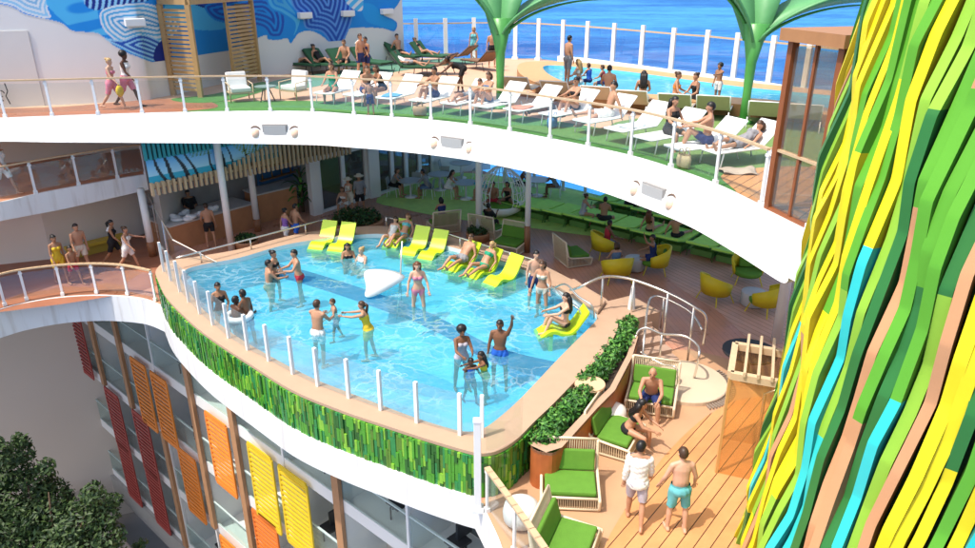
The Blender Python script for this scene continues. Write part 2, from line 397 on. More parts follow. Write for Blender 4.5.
zone_w([(5.0, 14.3), (5.1, 12.6), (5.6, 11.4), (7, 10), (7.3, 12), (7.5, 15.2), (7, 16.2), (5.2, 15.6)], ZU, .008, ORANGEDECK, 'planks', ud, 4)
zone([(-60, 112), (0, 109), (60, 107), (110, 103), (165, 99), (205, 101), (215, 108), (150, 113), (60, 116), (-60, 120)], ZU, .010, LEFTDECK, 'promenade', ud)
zone([(172, 99), (215, 94), (262, 82), (266, 90), (225, 101), (190, 103)], ZU, .014, TURF, 'green_strip', ud)
zone([(270, 82), (330, 72), (400, 62), (470, 58), (480, 62), (420, 68), (350, 80), (290, 90)], ZU, .006, mat('green_deck_paint', (.12, .27, .18), .7, .1), 'green_floor', ud)
zone_w([(5.6, 15.8), (7.6, 16.5), (11, 22), (8.5, 24.5), (5.2, 22.5), (3.5, 20.5)], ZU, .006, mat('olive_turf', (.16, .26, .08), .9, .2, 5, .4, 90), 'back_turf', ud)

# ------------------------------------------------------------------ railings
def railing(name, label, cat, bases, h, rail_pts=None, post=(.07, .035), wood=RAILWOOD, rail_r=.035, rail_w=.09, glass=GLASS, gtop=.08, gbot=.12, off_glass=0, group=None, foot=True, has_rail=True):
    root = thing(name, label, cat, bases[0], 0, group); o = Vector(bases[0])
    B = [Vector(b_) - o for b_ in bases]
    for i, p in enumerate(B):
        t = (B[min(i + 1, len(B) - 1)] - B[max(i - 1, 0)]); a = math.atan2(t.y, t.x)
        mb = MB(); mb.box(p + Vector((0, 0, h / 2)), (post[0], post[1], h), a)
        if foot:
            mb.box(p + Vector((0, 0, .05)), (post[0] * 1.5, post[1] * 2.4, .10), a)
            mb.box(p + Vector((0, 0, h - .09)), (post[0] * 1.5, post[1] * 1.6, .05), a)
        mb.build('post', WHITE2, root)
    if has_rail:
        rp = rail_pts or [p + Vector((0, 0, h + .02)) for p in B]
        rp = spline(rp, 5) if len(rp) > 2 else rp
        mb = MB()
        for a_, b_ in zip(rp, rp[1:]): mb.beam(a_, b_ + (b_ - a_).normalized() * .012, rail_w, .045)
        mb.build('handrail', wood, root)
    for a_, b_ in zip(B, B[1:]):
        d = (b_ - a_)
        if d.length < .2: continue
        e = d.normalized(); a2, b2 = a_ + e * (post[0] / 2 + .015), b_ - e * (post[0] / 2 + .015)
        mb = MB(); mb.beam(a2 + Vector((0, 0, (gbot + h - gtop) / 2)), b2 + Vector((0, 0, (gbot + h - gtop) / 2)), .012, h - gtop - gbot)
        mb.build('glass_panel', glass, root)
    return root

posts = [(-90, 123.5), (-43, 121), (5, 119.5), (52, 118), (98, 116.5), (142, 115), (185, 114), (227, 113.2), (270, 113), (312, 113.5), (353, 116.5), (391, 119), (430, 122), (469, 126.5), (508, 133), (548, 141), (586, 148.5), (628, 158), (668, 170.5), (712, 187), (757, 209)]
def inset(v, d=.07):
    i = min(range(len(up)), key=lambda k: (up[k].x - v.x) ** 2 + (up[k].y - v.y) ** 2)
    return Vector((up[i].x, up[i].y, ZU + .05)) + off[i] * d
pp = []
for x, y in posts:
    v = at(x, y, ZU); i = min(range(len(up)), key=lambda k: (up[k].x - v.x) ** 2 + (up[k].y - v.y) ** 2)
    pp.append(Vector((v.x, v.y, ZU + .05)) + off[i] * .07)
railing('deck_railing', 'white post and glass railing with pale wood handrail along the curved upper deck edge', 'railing', pp, 1.05)
# second short piece beside the wooden cabin
railing('deck_railing', 'short glass rail with twin white posts beside the brown glazed cabin', 'railing', [at(762, 209, ZU) + Vector((.03, 0, .05)), at(806, 233, ZU) + Vector((.08, .02, .05)), Vector((5.75, 9.7, ZU + .05))], 1.08, post=(.11, .06))

# wind screen along the far edge
ws = [(392, 60), (417, 60), (446, 59.5), (474, 58.5), (515, 59), (538, 60), (562, 62.5), (586, 65), (612, 68.5), (640, 72.5), (670, 77), (703, 81), (732, 86), (767, 91), (802, 97), (840, 104)]
wpts = [at(x, y, ZU) for x, y in ws]
root = thing('wind_screen', 'tall white posts with tinted glass panes between upper pool and sea', 'wind screen', wpts[0])
for i, p in enumerate(wpts):
    a = math.atan2(*(wpts[min(i + 1, len(wpts) - 1)] - wpts[max(i - 1, 0)]).yx)
    q = p - wpts[0]
    mb = MB(); mb.box(q + Vector((0, 0, .98)), (.20, .10, 1.96), a); mb.box(q + Vector((0, 0, .06)), (.3, .2, .12), a); mb.build('post', WHITE2, root)
for a_, b_ in zip(wpts, wpts[1:]):
    a2, b2 = a_ - wpts[0], b_ - wpts[0]; e = (b2 - a2).normalized()
    mb = MB(); mb.beam(a2 + e * .12 + Vector((0, 0, .92)), b2 - e * .12 + Vector((0, 0, .92)), .015, 1.5); mb.build('glass_panel', GLASSB, root)
mb = MB()
for a_, b_ in zip(wpts, wpts[1:]): mb.beam(a_ - wpts[0] + Vector((0, .0, 1.72)), b_ - wpts[0] + Vector((0, .0, 1.72)), .06, .06)
mb.build('top_rail', RAILWOOD, root)
mb = MB()
for a_, b_ in zip(wpts[6:], wpts[7:]): mb.beam(a_ - wpts[0] + Vector((-.16, -.12, .16)), b_ - wpts[0] + Vector((-.16, -.12, .16)), .26, .34)
mb.build('kerb', WHITE, root)

# ------------------------------------------------------------------ mural wall
wl = [Vector(p) for p in ((-26, 20.9), (-13.2, 24.75), (-11.45, 26.1), (-10.3, 29.5), (-8.75, 32.0), (-4.05, 36.9))]
wl = spline([Vector((p.x, p.y, 0)) for p in wl], 14)
WT = ZU + 6.0
root = thing('mural_wall', 'white wall painted with a flowing mural of blue waves behind the upper deck', 'wall', (wl[0].x, wl[0].y, ZU))
o0 = Vector((wl[0].x, wl[0].y, ZU))
mb = MB(); mb.wall([(p.x - o0.x, p.y - o0.y) for p in wl], 0, 6.0, .35); mb.build('wall', mat('white_wall_paint', (.74, .73, .71), .6, .03, .6), root)
def inpoly(x, y, poly):
    poly = np.array(poly); c = np.zeros(x.shape, bool); j = len(poly) - 1
    for i in range(len(poly)):
        xi, yi = poly[i]; xj, yj = poly[j]
        cond = ((yi > y) != (yj > y)) & (x < (xj - xi) * (y - yi) / (yj - yi + 1e-9) + xi); c ^= cond; j = i
    return c
def sp2(poly): return [(p.x, p.y) for p in spline([Vector((a, b_, 0)) for a, b_ in poly], 8, True)]
def mural_colors(x, y):
    c = np.empty(x.shape + (4,)); c[:] = (.74, .73, .71, 1)
    def fill(poly, col, stripes=None):
        m = inpoly(x, y, sp2(poly)); poly_in = poly; nvy = (.012, .03, .24)
        col = np.array(col + (1,))
        c[m] = col
        if stripes and stripes[0] == 'contour':
            poly_ = sp2(poly_in); P_ = np.array(poly_); Q_ = np.roll(P_, -1, 0); X_ = x[m]; Y_ = y[m]; dmin = np.full(X_.shape, 1e9)
            for (ax, ay), (bx, by) in zip(P_, Q_):
                vx, vy = bx - ax, by - ay; l2 = vx * vx + vy * vy + 1e-9; tt = np.clip(((X_ - ax) * vx + (Y_ - ay) * vy) / l2, 0, 1); dmin = np.minimum(dmin, np.hypot(X_ - ax - tt * vx, Y_ - ay - tt * vy))
            _, per, c2, duty = stripes; s_ = np.clip((np.sin(dmin * 2 * np.pi / per + .5) - duty) * 3 + .5, 0, 1); g_ = np.clip(dmin / 22, 0, 1)[:, None]
            c[m] = (c[m] * (1 - .45 * g_) + np.array(nvy + (1,)) * .45 * g_) * (1 - s_[:, None]) + np.array(c2 + (1,)) * s_[:, None]
        elif stripes:
            kx, ky, bend, c2, duty = stripes
            ph = x * kx + y * ky + bend * np.sin(x * .045 + y * .09) + bend * .6 * np.sin(y * .13 - x * .03)
            s_ = np.clip((np.sin(ph) - duty) * 3 + .5, 0, 1)
            c[m] = c[m] * (1 - s_[m][:, None]) + np.array(c2 + (1,)) * s_[m][:, None]
    deep, brt, cy, nv, wh, sky = (.02, .10, .48), (.015, .26, .72), (.08, .47, .82), (.012, .03, .24), (.70, .76, .82), (.30, .62, .86)
    fill([(-80, -80), (-80, 4), (0, 4), (26, 14), (59, 22), (74, 31), (97, 33), (115, 46), (136, 56), (168, 65), (215, 60), (262, 36), (268, 39), (278, 40), (287, 38), (291, 43), (299, 33), (312, 31), (325, 38), (337, 50), (345, 38), (351, 28), (381, 28), (394, 31), (397, 23), (391, 18), (384, 15), (401, -2), (420, -80)], brt)
    fill([(-80, -80), (-80, 3), (0, 3), (26, 13), (50, 18), (48, 5), (60, -20), (50, -80)], sky, ('contour', 4.6, wh, .0))
    fill([(46, 2), (55, -10), (85, -20), (100, 0), (98, 15), (108, 34), (92, 32), (75, 29), (60, 18)], brt, (.03, .05, 2, cy, .3))
    fill([(80, -30), (84, 2), (92, 9), (102, 9), (130, 3), (150, -2), (150, -30)], nv, (.95, .25, 2.5, sky, .1))
    fill([(100, 13), (108, 7), (124, 4), (145, 3), (165, 9), (180, 16), (176, 32), (160, 42), (140, 40), (124, 44), (110, 36), (102, 26)], cy, ('contour', 4.4, wh, -.1))
    fill([(104, 38), (122, 40), (140, 34), (155, 38), (166, 46), (164, 62), (140, 56), (122, 48)], deep, ('contour', 4.2, sky, .2))
    fill([(158, 44), (170, 38), (170, 66), (154, 60)], nv)
    fill([(165, 5), (185, -20), (240, -30), (245, 5), (235, 25), (200, 30), (175, 20)], cy)
    fill([(160, -4), (190, 3), (215, 12), (240, 22), (262, 10), (240, -20), (180, -30)], deep, ('contour', 5, nv, .3))
    fill([(205, 6), (225, 0), (262, -6), (280, 4), (286, 20), (282, 36), (270, 37), (262, 28), (240, 24), (215, 20)], deep, ('contour', 4.6, brt, .1))
    fill([(262, -30), (268, 5), (282, 14), (294, 24), (290, 40), (298, 32), (302, 12), (290, -6), (288, -30)], cy, ('contour', 5, brt, .3))
    fill([(288, -30), (292, 4), (302, 16), (306, 28), (322, 32), (331, 44), (338, 50), (346, 36), (352, 20), (356, 0), (352, -30)], deep, ('contour', 4.4, (.10, .30, .72), .2))
    fill([(352, -30), (356, 2), (352, 20), (356, 27), (382, 27), (394, 30), (396, 23), (388, 17), (380, 12), (376, -2), (380, -30)], brt)
    fill([(362, 4), (374, 5), (384, 17), (395, 22), (393, 29), (380, 26), (366, 20)], (.02, .33, .78))
    fill([(348, -30), (344, -4), (352, 8), (362, 10), (364, -4), (372, -30)], cy, (.7, .9, 2, wh, .2))
    return c
cum = [0]
for a_, b_ in zip(wl, wl[1:]): cum.append(cum[-1] + (b_ - a_).length)
s0 = 8.0; ns = int((cum[-1] - s0) / .026); nz = int(4.6 / .03)
gs = np.linspace(s0, cum[-1] - .02, ns); gz = np.linspace(1.2, 5.85, nz)
gx = np.interp(gs, cum, [p.x for p in wl]); gy = np.interp(gs, cum, [p.y for p in wl])
nx_, ny_ = np.gradient(gy), -np.gradient(gx); ln = np.hypot(nx_, ny_); gx = gx + nx_ / ln * .006; gy = gy + ny_ / ln * .006
X, Z = np.meshgrid(gx, gz); Yg, _ = np.meshgrid(gy, gz); Zw = Z + ZU
zz = Yg * CT - (Zw - H) * ST; px = CX + F * X / zz; py = CY + F * (-(Yg * ST + (Zw - H) * CT)) / zz
colr = mural_colors(px, py)
keep_v = np.abs(colr[..., :3] - np.array((.74, .73, .71))).sum(-1) > .02
idx = np.arange(nz * ns).reshape(nz, ns)
q = np.stack([idx[:-1, :-1], idx[:-1, 1:], idx[1:, 1:], idx[1:, :-1]], -1).reshape(-1, 4)
km = keep_v.reshape(-1)[q].any(1); q = q[km]
def grid_mesh(name, V, q, colors, m, parent):
    used = np.unique(q); remap = -np.ones(len(V), int); remap[used] = np.arange(len(used))
    me = bpy.data.meshes.new(name); me.from_pydata(V[used].tolist(), [], remap[q].tolist()); me.materials.append(m)
    ca = me.color_attributes.new('Col', 'FLOAT_COLOR', 'POINT'); ca.data.foreach_set('color', colors[used].astype(np.float32).ravel())
    me.update(); o = bpy.data.objects.new(name, me); COL.objects.link(o)
    if parent: o.parent = parent
    return o
V = np.stack([X - o0.x, Yg - o0.y, Z], -1).reshape(-1, 3)
grid_mesh('mural', V, q, colr.reshape(-1, 4), vcol_mat('mural_paint'), root)
# ledge on the left of the wall and the white light boxes
def wall_hit(x, y):
    d = ray(x, y); best = None
    for a_, b_ in zip(wl, wl[1:]):
        n_ = Vector((b_.y - a_.y, -(b_.x - a_.x), 0)).normalized(); t = n_.dot(Vector((a_.x, a_.y, H)) - Vector((0, 0, H))) / (n_.dot(d) or 1e-9)
        p = Vector((0, 0, H)) + d * t; s_ = (Vector((p.x, p.y, 0)) - a_).dot(b_ - a_) / (b_ - a_).length_squared
        if t > 0 and -.01 <= s_ <= 1.01 and (best is None or t < best[0]): best = (t, p, n_)
    return best[1], best[2]
lamp_lab = ['white box lamp on the striped wave left of the slatted hut', 'white box lamp on the mural just right of the slatted hut', 'white box lamp on the darkest blue wave of the mural', 'white box lamp at the right end of the mural over bright blue']
for k, (x, y) in enumerate([(134, 22), (303, 15), (346, 13), (385, 11)]):
    p, n_ = wall_hit(x, y); a = math.atan2(n_.y, n_.x) + math.pi / 2
    t = thing('wall_lamp', lamp_lab[k], 'lamp', p, a, 'white box lamps on the mural wall')
    mb = MB(); mb.box((0, -.14, 0), (.62, .24, .24)); mb.build('housing', WHITE, t, bevel=.02)
    mb = MB(); mb.box((0, -.12, -.135), (.5, .16, .02)); mb.build('lens', mat('frosted_lens', (.7, .7, .66), .3, .02), t)
mb = MB(); pts = [(p.x - o0.x, p.y - o0.y) for p in wl if p.x < -14.3]
mb.wall([(x - .0, y - .035) for x, y in pts], 0, 2.35, .03); mb.build('plinth', mat('off_white_panel', (.66, .64, .61), .6, .03), root)
mb = MB()
for px0 in (-70, 12):
    p, n_ = wall_hit(px0 + 0.0, 95)
mb = None
# black emblem lettering low on the wall at the frame edge
p, n_ = wall_hit(5, 92); a = math.atan2(n_.y, n_.x) + math.pi / 2
t = thing('wall_emblem', 'black line lettering on the white wall at the left edge of the upper deck', 'sign', p + n_ * .16, a)
for k, (dx, dz) in enumerate(((-.18, .22), (-.1, -.02), (-.2, -.26))):
    mb = MB(); mb.tube([(dx + .10 * math.cos(u) * (1 + .2 * k), -.012, dz + .10 * math.sin(u)) for u in np.linspace(0, 5.2, 16)], .018, 5); mb.build('letter', BLACKM, t)
mb = MB(); mb.tube([(.1, -.012, .3), (.13, -.012, .05), (.05, -.012, -.1), (.12, -.012, -.36)], .018, 5); mb.build('letter', BLACKM, t)

# ------------------------------------------------------------------ slatted hut
A, B_ = at(174, 95, ZU), at(201, 97.5, ZU); C_ = at(260, 81, ZU); D_ = A + (C_ - B_)
HUTW = mat('honey_timber', (.44, .28, .12), .5, .18, 5)
t = thing('slatted_hut', 'open honey timber shelter with horizontal slats standing against the blue mural', 'shelter', B_)
a_, b2, c2, d2 = A - B_, Vector((0, 0, 0)), C_ - B_, D_ - B_
hh = 3.05
for q_ in (a_, b2, c2, d2):
    mb = MB(); mb.box(q_ + Vector((0, 0, hh / 2)), (.16, .16, hh)); mb.build('post', HUTW, t)
mid = b2.lerp(c2, .55)
mb = MB(); mb.box(mid + Vector((0, 0, hh / 2)), (.10, .10, hh)); mb.build('post', HUTW, t)
mb = MB()
for k in range(19): mb.beam(a_ + Vector((0, 0, .25 + k * .145)), b2 + Vector((0, 0, .25 + k * .145)), .04, .095)
mb.build('slats', HUTW, t)
mb = MB()
for k in range(19): mb.beam(mid + Vector((0, 0, .25 + k * .145)), c2 + Vector((0, 0, .25 + k * .145)), .04, .095)
for k in range(19): mb.beam(d2 + Vector((0, 0, .25 + k * .145)), c2 + Vector((0, 0, .25 + k * .145)), .04, .095)
mb.build('slats', HUTW, t)
mb = MB()
for p_, q_ in ((a_, b2), (b2, c2), (c2, d2), (d2, a_)): mb.beam(p_ + Vector((0, 0, hh + .08)), q_ + Vector((0, 0, hh + .08)), .18, .16)
for k in range(1, 9): mb.beam(a_.lerp(d2, k / 9) + Vector((0, 0, hh + .14)), b2.lerp(c2, k / 9) + Vector((0, 0, hh + .14)), .06, .1)
mb.build('roof', HUTW, t)

# ------------------------------------------------------------------ green petal umbrellas
PETAL = mat('green_petal', (.11, .33, .13), .45, .2, 1.5); PETALD = mat('green_petal_underside', (.07, .23, .10), .5, .2, 1.5)
STEMG = mat('green_stem_paint', (.09, .34, .08), .35, .1)
def petal_tree(x, y, label, ztop, angs, lean=0):
    p = at(x, y, ZU); t = thing('petal_parasol', label, 'parasol', p, 0, 'giant green petal parasols')
    mb = MB(); mb.tube([(0, 0, 0), (0, 0, .9), (.0, 0, ztop * .62), (.0, 0, ztop)], [.13, .12, .15, .36], 12); mb.lathe([(.26, 0), (.26, .06), (.16, .1)]); mb.build('stem', STEMG, t, True)
    for a, ln_, rise in angs:
        d = Vector((math.cos(a), math.sin(a), 0)); s_ = Vector((-d.y, d.x, 0)); prof = []; n = 14
        L_, Rr, T_ = [], [], []
        for i in range(n + 1):
            u = i / n
            r = .06 + ln_ * u ** 1.35; z = ztop - .55 + rise * (1 - (1 - u) ** 1.9) ; w = .30 + .85 * math.sin(math.pi * min(1, u * .88 + .06)) * u ** .4 if u < .99 else .1
            c = d * r + Vector((0, 0, z))
            L_.append(c + s_ * w + Vector((0, 0, .30 * w))); Rr.append(c - s_ * w + Vector((0, 0, .30 * w))); T_.append(c)
        mb = MB(); mb.strip(L_, T_, 0); mb.strip(T_, Rr, 0)
        o = mb.build('petal', [PETAL], t, True); so = o.modifiers.new('s', 'SOLIDIFY'); so.thickness = .07; o.data.materials.append(PETALD)
        mb = MB(); mb.tube([p_ - Vector((0, 0, .07)) for p_ in T_], [.06 - .04 * i / n for i in range(n + 1)], 7); mb.build('rib', STEMG, t, True)
petal_tree(500, 108, 'green flower shaped parasol rising among the white loungers left of centre', 2.75, [(R(4), 3.1, 1.15), (R(165), 2.8, 2.0), (R(85), 2.6, 2.2)])
petal_tree(743, 123, 'green flower shaped parasol beside the brown glazed cabin on the right', 2.75, [(R(2), 3.0, 1.1), (R(160), 2.6, 2.0), (R(85), 2.4, 2.1)])

# ------------------------------------------------------------------ upper pool
ui = spline([at(x, y, ZU + .35) for x, y in [(545, 66), (575, 67), (620, 71), (680, 79), (740, 87), (800, 93), (850, 99), (845, 110), (780, 101), (720, 97), (660, 95), (600, 91), (570, 84), (548, 74)]], 5, True)
uo = spline([at(x, y, ZU + .35) for x, y in [(524, 62.5), (575, 62.5), (622, 67), (680, 74.5), (740, 82), (800, 88), (870, 96), (860, 118), (780, 108), (720, 103.5), (660, 100.5), (590, 97), (552, 89), (520, 74)]], 5, True)
ur = tag(empty('upper_pool', at(660, 90, ZU)), 'long turquoise plunge pool with timber edge on the upper deck', 'pool')
o_ = ur.location
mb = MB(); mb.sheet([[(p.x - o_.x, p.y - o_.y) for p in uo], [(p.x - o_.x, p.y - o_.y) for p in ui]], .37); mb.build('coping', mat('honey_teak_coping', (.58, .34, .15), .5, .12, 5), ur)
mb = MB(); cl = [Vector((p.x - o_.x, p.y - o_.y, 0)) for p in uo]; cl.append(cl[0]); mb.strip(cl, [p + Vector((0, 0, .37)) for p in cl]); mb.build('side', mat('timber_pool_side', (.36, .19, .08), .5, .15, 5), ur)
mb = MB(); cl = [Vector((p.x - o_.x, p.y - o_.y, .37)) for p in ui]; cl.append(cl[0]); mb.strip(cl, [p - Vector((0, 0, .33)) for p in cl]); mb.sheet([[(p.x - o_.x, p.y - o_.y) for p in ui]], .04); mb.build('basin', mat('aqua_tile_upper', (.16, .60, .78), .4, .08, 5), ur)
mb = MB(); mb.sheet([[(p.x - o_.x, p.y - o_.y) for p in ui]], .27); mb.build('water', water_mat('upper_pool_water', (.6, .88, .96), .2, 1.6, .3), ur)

# ------------------------------------------------------------------ brown glazed cabin on the upper deck
BR = mat('chestnut_timber', (.27, .085, .03), .4, .15, 5)
p0, p1 = at(768, 211, ZU), at(812, 233, ZU)
ex = (p1 - p0).normalized(); ey = Vector((-ex.y, ex.x, 0)); ey = ey if ey.x > 0 else -ey
t = thing('glazed_cabin', 'brown timber cabin with glass sides and a flat roof at the deck edge', 'cabin', p0)
W_, D__ , hh = (p1 - p0).length, 1.45, 3.0
cs = [Vector((0, 0, 0)), ex * W_, ex * W_ + ey * D__, ey * D__]
for c in cs:
    mb = MB(); mb.box(c + Vector((0, 0, hh / 2)), (.13, .13, hh), math.atan2(ex.y, ex.x)); mb.build('post', BR, t)
for c in (cs[0].lerp(cs[1], .5), cs[3].lerp(cs[2], .5)):
    mb = MB(); mb.box(c + Vector((0, 0, hh / 2)), (.06, .06, hh), math.atan2(ex.y, ex.x)); mb.build('mullion', BR, t)
for c, d in ((cs[0], cs[1]), (cs[3], cs[2]), (cs[0], cs[3])):
    e = (d - c).normalized(); mb = MB(); mb.beam(c + e * .09 + Vector((0, 0, hh / 2 + .02)), d - e * .09 + Vector((0, 0, hh / 2 + .02)), .015, hh - .2); mb.build('glass_panel', glass_mat('warm_cabin_glass', (.86, .82, .76), .04, milk=.05), t)
mb = MB(); T = Matrix.Translation(cs[0].lerp(cs[2], .5) + Vector((0, 0, hh + .11))) @ Matrix.Rotation(math.atan2(ex.y, ex.x), 4, 'Z'); mb.box(None, (W_ + .35, D__ + .35, .2), M=T); mb.build('roof', mat('cabin_roof_timber', (.40, .19, .08), .45, .12, 5), t)
mb = MB()
for c, d in zip(cs, cs[1:] + cs[:1]): mb.beam(c + Vector((0, 0, .05)), d + Vector((0, 0, .05)), .12, .1)
mb.build('sill', BR, t)

# ------------------------------------------------------------------ speaker units on the fascia
SPK = mat('grey_speaker_cloth', (.30, .29, .28), .7, .08, 30); BULB = mat('peach_globe', (.80, .55, .40), .3, .05)
for k, (x, y) in enumerate([(281, 131), (457, 144.5), (659, 194.5)]):
    best = min(range(len(up)), key=lambda i: abs(proj((up[i].x, up[i].y, 4.8))[0] - x))
    p = up[best]; lo_, hi_ = 3.5, 5.5
    for _ in range(30):
        mz = (lo_ + hi_) / 2
        if proj((p.x, p.y, mz))[1] > y: lo_ = mz
        else: hi_ = mz
    n_ = -off[best]; a = math.atan2(n_.y, n_.x) + math.pi / 2
    t = thing('fascia_speaker', 'grey box speaker with two round lamps, ' + ['leftmost, above the bar', 'middle one, above the dining tables', 'rightmost, above the lime daybeds'][k], 'speaker', (p.x + n_.x * .01, p.y + n_.y * .01, lo_), a, 'box speakers on the white deck fascia')
    mb = MB(); mb.box((0, -.10, 0), (.78, .18, .50)); mb.build('cabinet', SPK, t, bevel=.015)
    mb = MB(); mb.box((0, -.2, 0), (.70, .02, .42)); mb.build('grille', mat('light_grille', (.42, .41, .40), .6, .05, 40), t)
    for s_ in (-1, 1):
        mb = MB(); mb.lathe([(.02, -.14), (.12, -.10), (.14, .0), (.12, .12), (.05, .15)], (s_ * .62, -.15, -.05)); o = mb.build('lamp', BULB, t, True)
        mb = MB(); mb.tube([(s_ * .62 + .19 * math.cos(u), -.15, -.06 + .24 * math.sin(u)) for u in np.linspace(-.5, math.pi + .5, 14)], .026, 6); mb.build('hoop', mat('bronze_hoop', (.14, .09, .06), .4, .05), o)

# ================================================================== main pool
def sm(px, Z, n=5, closed=True): return [Vector((p.x, p.y, Z)) for p in spline([at(x, y, Z) for x, y in px], n, closed)]
ZC = 1.0
front_px = [(156, 270), (158, 280), (165, 295), (179, 311), (205, 334), (250, 364), (292, 390), (340, 410), (384, 425), (430, 440), (468, 451)]
corner_px = [(484, 453.5), (500, 450), (517, 439), (535, 421)]
right_px = [(553, 404), (580, 376), (606, 349), (617, 330), (617, 315), (609, 302)]
back_px = [(598, 294), (563, 275), (525, 257), (495, 249), (460, 239), (425, 231), (384, 226), (350, 227.5), (309, 232), (278, 238.5), (240, 249), (200, 256), (168, 261)]
outer = sm(front_px + corner_px + right_px + back_px, ZC, 5)
inner_px = [(181, 277), (184, 285), (191, 294), (200, 306), (213, 318), (229, 331), (248, 343.5), (269, 355.5), (293, 368.5), (318, 380.5), (350, 393), (381, 405), (416, 418), (448, 428), (465, 431.5), (480, 430), (496, 420), (521, 398), (560, 357), (590, 327), (597, 318), (593, 310), (581, 303), (553, 287), (518, 267), (490, 258), (453, 247.5), (420, 239.5), (384, 234), (350, 235.5), (309, 240.5), (278, 246.5), (240, 257.5), (205, 264), (187, 269)]
inner = sm(inner_px, ZC, 4)
O2 = [(p.x, p.y) for p in outer]; I2 = [(p.x, p.y) for p in inner]
pr = tag(empty('swimming_pool', (-3, 18, 0)), 'curved raised swimming pool of bright blue water with tan coping and green tiled front', 'pool')
po = Vector((-3, 18, 0))
sh = lambda l: [(p[0] - po.x, p[1] - po.y) for p in l]
mb = MB(); mb.sheet([sh(O2), sh(I2)], ZC)
ol = [Vector((x, y, 0)) for x, y in sh(O2)]; ol.append(ol[0])
mb.strip([p + Vector((0, 0, ZC - .07)) for p in ol], [p + Vector((0, 0, ZC)) for p in ol])
mb.build('coping', COPING, pr)
mb = MB()
il = [Vector((x, y, 0)) for x, y in sh(I2)]; il.append(il[0])
mb.strip([p + Vector((0, 0, ZC)) for p in il], [p + Vector((0, 0, .80)) for p in il]); mb.build('waterline_band', mat('white_waterline_tile', (.74, .78, .78), .3, .04), pr)
# pool floor: tile grid
m = bpy.data.materials.new('aqua_pool_tile'); nt, out = nodes_of(m); N = nt.nodes.new; L = nt.links.new
b = N('ShaderNodeBsdfPrincipled'); b.inputs['Roughness'].default_value = .4; tc = N('ShaderNodeTexCoord')
bk = N('ShaderNodeTexBrick'); bk.offset = 0; bk.inputs['Scale'].default_value = 6; bk.inputs['Mortar Size'].default_value = .02; bk.inputs['Brick Width'].default_value = .5; bk.inputs['Row Height'].default_value = .5
bk.inputs['Color1'].default_value = (.20, .65, .80, 1); bk.inputs['Color2'].default_value = (.23, .66, .85, 1); bk.inputs['Mortar'].default_value = (.30, .73, .90, 1)
L(tc.outputs['Object'], bk.inputs['Vector'])
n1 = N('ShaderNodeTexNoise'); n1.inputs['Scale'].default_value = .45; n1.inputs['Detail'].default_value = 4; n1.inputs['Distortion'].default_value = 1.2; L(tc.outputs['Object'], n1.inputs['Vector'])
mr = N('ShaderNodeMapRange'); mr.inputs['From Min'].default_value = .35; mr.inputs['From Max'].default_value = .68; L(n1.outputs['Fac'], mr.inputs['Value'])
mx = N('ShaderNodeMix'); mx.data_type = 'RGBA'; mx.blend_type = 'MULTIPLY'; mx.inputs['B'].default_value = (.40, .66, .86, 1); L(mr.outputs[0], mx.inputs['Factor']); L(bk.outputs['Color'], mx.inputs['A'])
L(mx.outputs['Result'], b.inputs['Base Color']); L(b.outputs[0], out.inputs[0]); AQUA = m
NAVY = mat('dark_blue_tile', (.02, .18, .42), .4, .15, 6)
mb = MB(); mb.strip([p + Vector((0, 0, .80)) for p in il], [p + Vector((0, 0, -.05)) for p in il]); mb.sheet([sh(I2)], -.05)
mb.build('basin', AQUA, pr)
# tanning ledge along the back: inner outline clipped by a step line
step_px = [(186, 276), (225, 265), (262, 261), (310, 272), (373, 292), (430, 313), (484, 342), (520, 354), (556, 362)]
ledge_back = [(590, 327), (597, 318), (593, 310), (581, 303), (553, 287), (518, 267), (490, 258), (453, 247.5), (420, 239.5), (384, 234), (350, 235.5), (309, 240.5), (278, 246.5), (240, 257.5), (205, 264), (187, 269)]
lp = [at(x, y, .45) for x, y in step_px]; lb = []
for x, y in ledge_back:
    q = at(x, y, ZC); lb.append(Vector((q.x, q.y, .45)))
lpp = spline(lp, 5)
mb = MB(); mb.sheet([sh([(p.x, p.y) for p in lpp] + [(p.x, p.y) for p in lb])], .45); mb.build('tanning_ledge', AQUA, pr)
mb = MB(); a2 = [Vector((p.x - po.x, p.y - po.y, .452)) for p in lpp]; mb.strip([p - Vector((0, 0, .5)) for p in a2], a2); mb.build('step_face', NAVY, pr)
def patch(px, Z, m, name, n=4):
    pts = [at(x, y, Z) for x, y in px]; pts = spline(pts, n, True) if n else pts
    mb = MB(); mb.sheet([sh([(p.x, p.y) for p in pts])], Z + .004); return mb.build(name, m, pr)
MIDB = mat('mid_blue_tile', (.08, .42, .66), .4, .12, 5)
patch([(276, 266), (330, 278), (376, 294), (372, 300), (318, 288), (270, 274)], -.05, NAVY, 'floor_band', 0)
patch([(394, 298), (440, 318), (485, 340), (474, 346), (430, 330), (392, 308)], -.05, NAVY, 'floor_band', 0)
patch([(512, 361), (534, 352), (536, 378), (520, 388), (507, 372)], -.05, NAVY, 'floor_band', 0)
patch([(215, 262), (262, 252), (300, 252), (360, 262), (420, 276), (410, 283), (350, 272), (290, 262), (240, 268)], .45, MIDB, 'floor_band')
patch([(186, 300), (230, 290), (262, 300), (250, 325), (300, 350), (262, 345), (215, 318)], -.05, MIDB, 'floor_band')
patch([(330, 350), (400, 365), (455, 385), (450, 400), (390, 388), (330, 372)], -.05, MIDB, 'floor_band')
patch([(470, 300), (520, 310), (560, 335), (520, 330), (478, 316)], .45, MIDB, 'floor_band')
